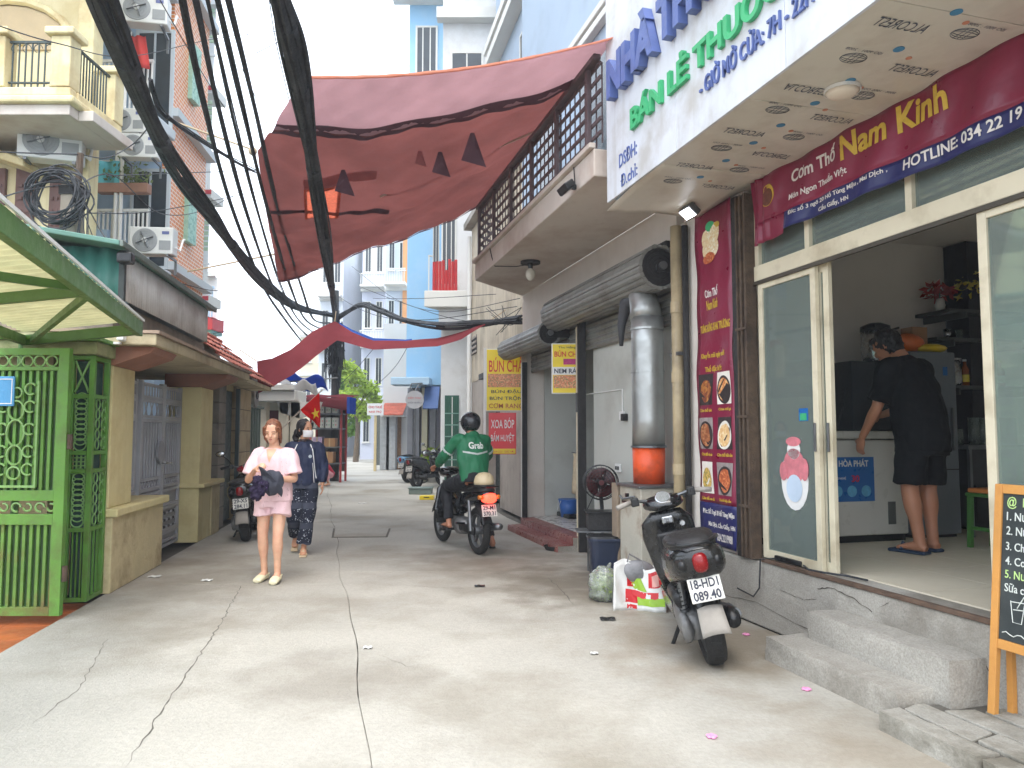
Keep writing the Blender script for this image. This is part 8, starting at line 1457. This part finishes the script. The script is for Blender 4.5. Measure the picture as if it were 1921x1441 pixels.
part('cloth', meld(m, .007, 2, .024, 22, (1, 1, 1)), PUR, t)
# ---------------- masked woman in navy track top
pz2 = F0.pz(563, 1042); t = thing('person', F0, (0, 0, 0), 'masked woman in navy track top and patterned trousers looking aside', 'person'); t.location = (pz2.x, pz2.y + .1, 0); t.rotation_euler = (0, 0, .1)
J = dict(hipL=(.085, .0, .86), kneeL=(.075, -.11, .47), ankL=(.03, -.1, .085), hipR=(-.085, .0, .86), kneeR=(-.1, -.06, .47), ankR=(-.12, .22, .19), shL=(.175, .0, 1.33), elL=(.235, .0, 1.07), wrL=(.24, -.09, .86), shR=(-.175, .0, 1.33), elR=(-.22, .05, 1.08), wrR=(-.2, -.05, .88))
m = MB(); legs(m, J, .95); arms(m, J, .93); limb(m, ((0, .0, .82), (.14, .1)), ((0, 0, 1.08), (.115, .085)), ((0, .005, 1.26), (.14, .09)), ((0, .01, 1.36), (.09, .06)), ((0, .0, 1.41), (.05, .05)), ((0, -.01, 1.47), (.046, .048)))
HM = headM((0, -.01, 1.43), .95, .05); m.add(*(lambda h: (h.v, h.f))(head_mb(.97).move(HM))); hand(m, J['wrL'], (.05, -.15, -1), (-1, -.1, 0), .92, .4, -1); hand(m, J['wrR'], (0, -.15, -1), (1, 0, 0), .92, .4, 1); foot(m, J['ankL'], (.05, -.25, .03)); foot(m, J['ankR'], (-.12, .12, .07)); finish(t, 'body', meld(m, .0065), SKIND if False else M('light_tan_skin', (206, 152, 120), .5, .06, 6, .04, 60)); face(t, HM, .97, False, True)
part('face_mask', MB().grid(lambda u, v: (.078 * math.sin((u - .5) * 2.5), -.012 - .1 * math.cos((u - .5) * 2.5) - .012 * math.sin(v * PI) * math.cos((u - .5) * 2.5), .01 + .085 * v), 14, 8).move(HM), M('pale_mask', (222, 220, 220), .8, .04), t, smooth=True, solid=.003)
for s_ in (-1, 1): part('mask_loop', MB().tube([Vector((s_ * .07, -.04, .08)), Vector((s_ * .084, .01, .11))], .002, 4).move(HM), PAPER, t)
NAVY = M('navy_track_cloth', (30, 40, 70), .7, .15, 5, .08); m = MB(); limb(m, ((0, .0, .84), (.175, .13)), ((0, 0, .9), (.19, .14)), ((0, .0, 1.1), (.185, .13)), ((0, .005, 1.26), (.195, .125)), ((0, .01, 1.35), (.14, .09)), ((0, .01, 1.395), (.075, .068)), n=24)
for s_, x in (('L', 1), ('R', -1)): a, b, c = J['sh' + s_], J['el' + s_], J['wr' + s_]; limb(m, ((x * .1, .01, 1.32), .064), (Vector(a) + Vector((-x * .008, 0, -.012)), .068), (L3(a, b, .5), .066), (b, .064), (L3(b, c, .6), .06), (L3(b, c, .92), .045))
jm = meld(m, .009, 5, .018, 10, seed=2); finish(t, 'jacket', jm, NAVY); CW = PAPER
part('white_stripe', proj(MB().grid(lambda u, v: (.2 + .07 * u + .012 * v, -.3, 1.35 - .42 * u), 14, 1), jm, (-.5, 1, 0), .003), CW, t); part('white_stripe', proj(MB().grid(lambda u, v: (.115 + .02 * u + .008 * v, -.3, 1.12 - .25 * u), 12, 1), jm, (0, 1, 0), .003), CW, t); part('white_stripe', proj(MB().grid(lambda u, v: (-.2 - .05 * u + .012 * v, -.3, 1.35 - .4 * u), 14, 1), jm, (.5, 1, 0), .003), CW, t)
part('chest_badge', proj(MB().lathe([(.02, -.3), (.02, -.29)], (.09, 0, 1.2), 'y', 14), jm, (0, 1, 0), .003), M('grey_badge', (180, 190, 196), .6, .2), t); part('inner_collar', MB().lathe([(.07, 1.39), (.062, 1.41)], (0, -.005, 0), 'z', 18), M('inner_tee', (52, 44, 46), .8, .1), t)
m = MB(); limb(m, ((0, .0, .8), (.17, .13)), ((0, .0, .92), (.16, .125)), n=22)
for s_ in 'LR': a, b, c = J['hip' + s_], J['knee' + s_], J['ank' + s_]; limb(m, (a, .1), (L3(a, b, .5), .098), (b, .09), (L3(b, c, .5), .088), (L3(b, c, .86), .088))
finish(t, 'trousers', meld(m, .009, 4, .014, 11, seed=7), patterned('dark_printed_cloth', (40, 44, 58), (190, 194, 202), 46, .66, (1.3, (70, 74, 88))))
m = MB(); m.ball((0, .022, .125), (.09, .1, .115), 20, 14); m.ball((0, .06, .07), (.07, .06, .07), 14, 10); m.ball((0, .12, .05), (.05, .05, .06), 12, 8); m.tube([(0, .12, .06), (.0, .15, -.01), (.0, .13, -.1)], [.04, .045, .02], 10); m.tube([(-.06, -.06, .19), (-.082, -.045, .14), (-.085, -.02, .08)], [.02, .018, .01], 8); m.tube([(.06, -.06, .19), (.082, -.045, .14), (.085, -.02, .08)], [.02, .018, .01], 8); finish(t, 'hair', meld(m.move(HM), .006, 3, .008, 26, (1, 1, .3)), HBK)
SND = M('beige_sandal', (206, 184, 150), .6, .1)
for s_, toe, up in (('L', (.05, -.26, .02), 0), ('R', (-.12, .1, .05), 1)):
    a = Vector(J['ank' + s_]); d = Vector(toe) - a; dn = Vector((d.x, d.y, (0 if not up else -.8 * abs(d.y)))).normalized(); base = a - Vector((0, 0, .072)) if not up else a - Vector((0, 0, .05)) + Vector((0, .03, 0)); part('sandal_sole', MB().bar(base - dn * .07, base + dn * .19, .085, .022), SND, t, bev=.01); part('sandal_strap', MB().tube([base + dn * .1 + Vector((-.045, 0, .01)), base + dn * .11 + Vector((0, 0, .06)), base + dn * .1 + Vector((.045, 0, .01))], .012, 6), SND, t); part('ankle_strap', MB().tube([a + Vector((.045 * math.cos(q), .045 * math.sin(q), -.01)) for q in [j * .7 for j in range(10)]], .007, 5), SND, t)
# ---------------- rider in the green jacket
t = thing('person', F0, (0, 0, 0), 'motorbike rider in green jacket and black helmet seen from behind', 'person'); t.location = (GB.x, GB.y, 0); t.rotation_euler = (0, 0, GH + PI)
J = dict(hipL=(.1, -.2, .9), kneeL=(.19, -.62, .78), ankL=(.2, -.5, .34), hipR=(-.1, -.2, .9), kneeR=(-.25, -.58, .62), ankR=(-.35, -.36, .085), shL=(.19, -.24, 1.42), elL=(.3, -.42, 1.2), wrL=(.27, -.78, 1.06), shR=(-.19, -.24, 1.42), elR=(-.31, -.42, 1.2), wrR=(-.27, -.78, 1.06))
m = MB(); legs(m, J, 1.02); arms(m, J, 1.0); limb(m, ((0, -.16, .86), (.15, .11)), ((0, -.17, 1.02), (.14, .1)), ((0, -.2, 1.25), (.16, .105)), ((0, -.235, 1.42), (.12, .075)), ((0, -.25, 1.48), (.055, .055)), ((0, -.27, 1.54), (.052, .053)))
HM = headM((0, -.28, 1.5), .15, .05); m.add(*(lambda h: (h.v, h.f))(head_mb(1.02).move(HM))); hand(m, J['wrL'], (.1, -.6, -.15), (0, .3, -1), 1, .9, 1); hand(m, J['wrR'], (-.1, -.6, -.15), (0, .3, -1), 1, .9, -1); foot(m, J['ankL'], (.21, -.68, .3)); foot(m, J['ankR'], (-.4, -.54, .03)); finish(t, 'body', meld(m, .007), SKIND); face(t, HM, 1.02)
JG = M('green_jacket', (30, 112, 74), .6, .12, 4, .1); m = MB(); limb(m, ((0, -.15, .88), (.185, .14)), ((0, -.16, 1.0), (.19, .145)), ((0, -.19, 1.2), (.215, .145)), ((0, -.225, 1.37), (.2, .12)), ((0, -.24, 1.46), (.1, .08)), ((0, -.25, 1.5), (.07, .065)), n=26)
for s_, x in (('L', 1), ('R', -1)): a, b, c = J['sh' + s_], J['el' + s_], J['wr' + s_]; limb(m, ((x * .1, -.235, 1.4), .07), (Vector(a) + Vector((-x * .01, 0, -.014)), .076), (L3(a, b, .5), .073), (b, .07), (L3(b, c, .5), .062), (L3(b, c, .86), .05))
jm = meld(m, .009, 5, .016, 9, seed=3); finish(t, 'jacket', jm, JG); REF = M('reflective_tape', (190, 196, 192), .4, .05)
vs, fs = text_raw('Grab', .03, 0); xs_ = [v.x for v in vs]; ys_ = [v.y for v in vs]; wq = .2 / (max(xs_) - min(xs_))
lm = MB().add([(.1 - (v.x - min(xs_)) * wq, .3, 1.29 + (v.y - min(ys_)) * wq * 1.15) for v in vs], fs); part('back_lettering', proj(lm, jm, (0, -1, 0), .004), PAPER, t)
part('reflective_band', proj(MB().grid(lambda u, v: (-.17 + .34 * u, .3, 1.215 + .022 * v + .03 * abs(2 * u - 1)), 28, 1), jm, (0, -1, 0), .003), REF, t)
for s_, x in (('L', 1), ('R', -1)): a, b = Vector(J['sh' + s_]), Vector(J['el' + s_]); part('sleeve_band', MB().tube([L3(a, b, .66), L3(a, b, .76)], [.082, .08], 16), REF, t, smooth=True)
m = MB(); limb(m, ((0, -.12, .86), (.175, .14)), ((0, -.15, .97), (.17, .135)), n=22)
for s_ in 'LR': a, b, c = J['hip' + s_], J['knee' + s_], J['ank' + s_]; limb(m, (L3(a, b, -.1), .11), (L3(a, b, .5), .098), (b, .08), (L3(b, c, .5), .068), (L3(b, c, .88), .06))
finish(t, 'trousers', meld(m, .009, 4, .012, 11, seed=8), M('black_trousers', (26, 27, 32), .8, .2, 5, .1))
hb = MB().ball((0, .012, .125), (.125, .145, .135), 26, 18)
for v in hb.v:
    if v.y < -.06 and v.z < .13: v.y = -.06 + (v.y + .06) * .3
    v.z = max(v.z, .015)
part('helmet', hb.move(HM), M('helmet_black', (30, 32, 36), .3, .12, 3, .02, coat=.3), t, smooth=True); part('helmet_peak', MB().grid(lambda u, v: ((u - .5) * .2, -.1 - .1 * v, .165 - .02 * v - .03 * (2 * u - 1) ** 2), 8, 4).move(HM), BLACKP, t, smooth=True, solid=.005); part('chin_strap', MB().tube([Vector((-.1, -.02, .05)), Vector((0, -.06, -.02)), Vector((.1, -.02, .05))], .006, 5).move(HM), BLACKP, t)
for s_, p, q in (('L', (.2, -.45, .27), (.215, -.7, .27)), ('R', (-.33, -.32, .02), (-.41, -.57, .02))): part('slipper', MB().bar(p, q, .09, .022), BLACKP, t, bev=.01); part('slipper_strap', MB().tube([L3(p, q, .62) + Vector((-.045, 0, .01)), L3(p, q, .66) + Vector((0, 0, .055)), L3(p, q, .62) + Vector((.045, 0, .01))], .01, 6), BLACKP, t)
# ---------------- man in black inside the restaurant
mw = FR.wor((-.02, 1.42, Ls)); t = thing('person', F0, (0, 0, 0), 'man in black tee and shorts bending over the chest freezer', 'person'); t.location = mw; t.rotation_euler = (0, 0, math.radians(-154)); t.scale = (1.06, 1.06, 1.06)
J = dict(hipL=(.1, .02, .88), kneeL=(.11, -.01, .48), ankL=(.1, .05, .085), hipR=(-.1, .02, .88), kneeR=(-.11, -.02, .48), ankR=(-.12, .0, .085), shL=(.2, -.08, 1.4), elL=(.27, -.15, 1.1), wrL=(.22, -.33, .87), shR=(-.2, -.1, 1.4), elR=(-.26, -.24, 1.14), wrR=(-.16, -.46, 1.05))
m = MB(); legs(m, J, 1.22); arms(m, J, 1.12); limb(m, ((0, .03, .86), (.17, .14)), ((0, .0, 1.05), (.17, .14)), ((0, -.04, 1.25), (.18, .13)), ((0, -.08, 1.42), (.13, .085)), ((0, -.115, 1.48), (.062, .062)), ((0, -.15, 1.54), (.06, .06)))
HM = headM((0, -.185, 1.5), .25, .5); m.add(*(lambda h: (h.v, h.f))(head_mb(1.06).move(HM))); hand(m, J['wrL'], (-.1, -.35, -1), (-1, 0, 0), 1.05, .45, -1); hand(m, J['wrR'], (.2, -.8, -.4), (0, -.3, -1), 1.05, .5, -1); foot(m, J['ankL'], (.12, -.12, .035), 1.08); foot(m, J['ankR'], (-.15, -.17, .035), 1.08); finish(t, 'body', meld(m, .0075), SKIND); face(t, HM, 1.06)
BTEE = M('black_tee', (17, 18, 21), .85, .15, 4, .06, spec=.25); m = MB(); limb(m, ((0, .03, .76), (.215, .18)), ((0, .02, .95), (.22, .185)), ((0, -.02, 1.2), (.225, .165)), ((0, -.07, 1.38), (.2, .125)), ((0, -.105, 1.46), (.1, .085)), ((0, -.12, 1.49), (.075, .07)), n=26)
for s_, x in (('L', 1), ('R', -1)): a, b = J['sh' + s_], J['el' + s_]; limb(m, ((x * .12, -.08, 1.42), .09), (a, .092), (L3(a, b, .5), .093), (L3(a, b, .85), .098))
finish(t, 'tee', meld(m, .01, 5, .016, 9, seed=11), BTEE); m = MB(); limb(m, ((0, .03, .74), (.2, .17)), ((0, .03, .95), (.19, .16)), n=24)
for s_ in 'LR': a, b = J['hip' + s_], J['knee' + s_]; limb(m, (a, .125), (L3(a, b, .5), .122), (L3(a, b, .9), .125))
finish(t, 'shorts', meld(m, .01, 5, .012, 10, seed=12), M('black_shorts', (20, 21, 24), .85, .15, 4, .06, spec=.25)); m = MB(); m.ball((0, .022, .135), (.092, .102, .108), 20, 14); m.ball((0, .06, .08), (.075, .05, .07), 14, 10); m.ball((0, -.05, .185), (.065, .05, .035), 12, 8); finish(t, 'hair', meld(m.move(HM @ Matrix.Scale(1.06, 4)), .007, 3, .012, 40, (1, 1, .5)), HBK)
for s_, p, q in (('L', (.095, .11, .014), (.125, -.18, .014)), ('R', (-.11, .06, .014), (-.155, -.23, .014))): part('slipper', MB().bar(p, q, .1, .026), M('blue_slipper', (40, 56, 80), .6, .15), t, bev=.012); part('slipper_strap', MB().tube([L3(p, q, .6) + Vector((-.05, 0, .01)), L3(p, q, .66) + Vector((0, 0, .06)), L3(p, q, .6) + Vector((.05, 0, .01))], .014, 6), M('blue_slipper', (0, 0, 0)), t)
# ---------------- crouching person by the stall
cp = F0.pz(610, 912); t = thing('person', F0, (0, 0, 0), 'crouching person in red top bent down before the stall', 'person'); t.location = (cp.x, cp.y, 0); t.rotation_euler = (0, 0, -.6)
J = dict(hipL=(.1, .12, .3), kneeL=(.16, -.18, .42), ankL=(.12, .02, .085), hipR=(-.1, .12, .3), kneeR=(-.16, -.18, .42), ankR=(-.12, .02, .085), shL=(.17, -.12, .62), elL=(.2, -.24, .42), wrL=(.1, -.36, .3), shR=(-.17, -.12, .62), elR=(-.2, -.24, .42), wrR=(-.1, -.36, .3))
m = MB(); legs(m, J, .95); arms(m, J, .95); limb(m, ((0, .14, .28), (.15, .12)), ((0, .04, .45), (.14, .11)), ((0, -.1, .62), (.13, .09)), ((0, -.15, .68), (.055, .055)), ((0, -.19, .72), (.05, .05))); HM = headM((0, -.2, .68), .1, .5); m.add(*(lambda h: (h.v, h.f))(head_mb(.97).move(HM))); foot(m, J['ankL'], (.13, -.14, .03)); foot(m, J['ankR'], (-.13, -.14, .03)); hand(m, J['wrL'], (-.2, -.7, -.5), (0, 0, -1), .9, .5, -1); hand(m, J['wrR'], (.2, -.7, -.5), (0, 0, -1), .9, .5, 1); finish(t, 'body', meld(m, .009), SKIN)
m = MB(); limb(m, ((0, .16, .28), (.19, .15)), ((0, .05, .45), (.19, .14)), ((0, -.09, .61), (.18, .12)), ((0, -.14, .67), (.08, .07)), n=20)
for s_ in 'LR': a, b = J['sh' + s_], J['el' + s_]; limb(m, (a, .075), (L3(a, b, .9), .08))
finish(t, 'top', meld(m, .012, 4, .015, 10), M('crimson_top', (170, 34, 62), .8, .12)); m = MB().ball((0, .02, .13), (.09, .1, .11), 16, 12); finish(t, 'hair', meld(m.move(HM), .009, 3), HBK); m = MB()
for s_ in 'LR': limb(m, (J['hip' + s_], .1), (J['knee' + s_], .085), (L3(J['knee' + s_], J['ank' + s_], .7), .075))
finish(t, 'trousers', meld(m, .012, 3), M('pink_trousers', (206, 150, 156), .8, .1))
# ================================================================ hazy air
hz = MB().box(-45, 45, -12, 85, -1.2, 32)
m = bpy.data.materials.new('haze'); m.use_nodes = True; n = m.node_tree.nodes; n.remove(n['Principled BSDF']); v = n.new('ShaderNodeVolumePrincipled'); v.inputs['Color'].default_value = (.86, .92, 1, 1); v.inputs['Density'].default_value = .0026; v.inputs['Anisotropy'].default_value = .2
m.node_tree.links.new(v.outputs[0], n['Material Output'].inputs['Volume'])
solo('haze', hz, m, F0, (0, 0, -1.2), kind='stuff')
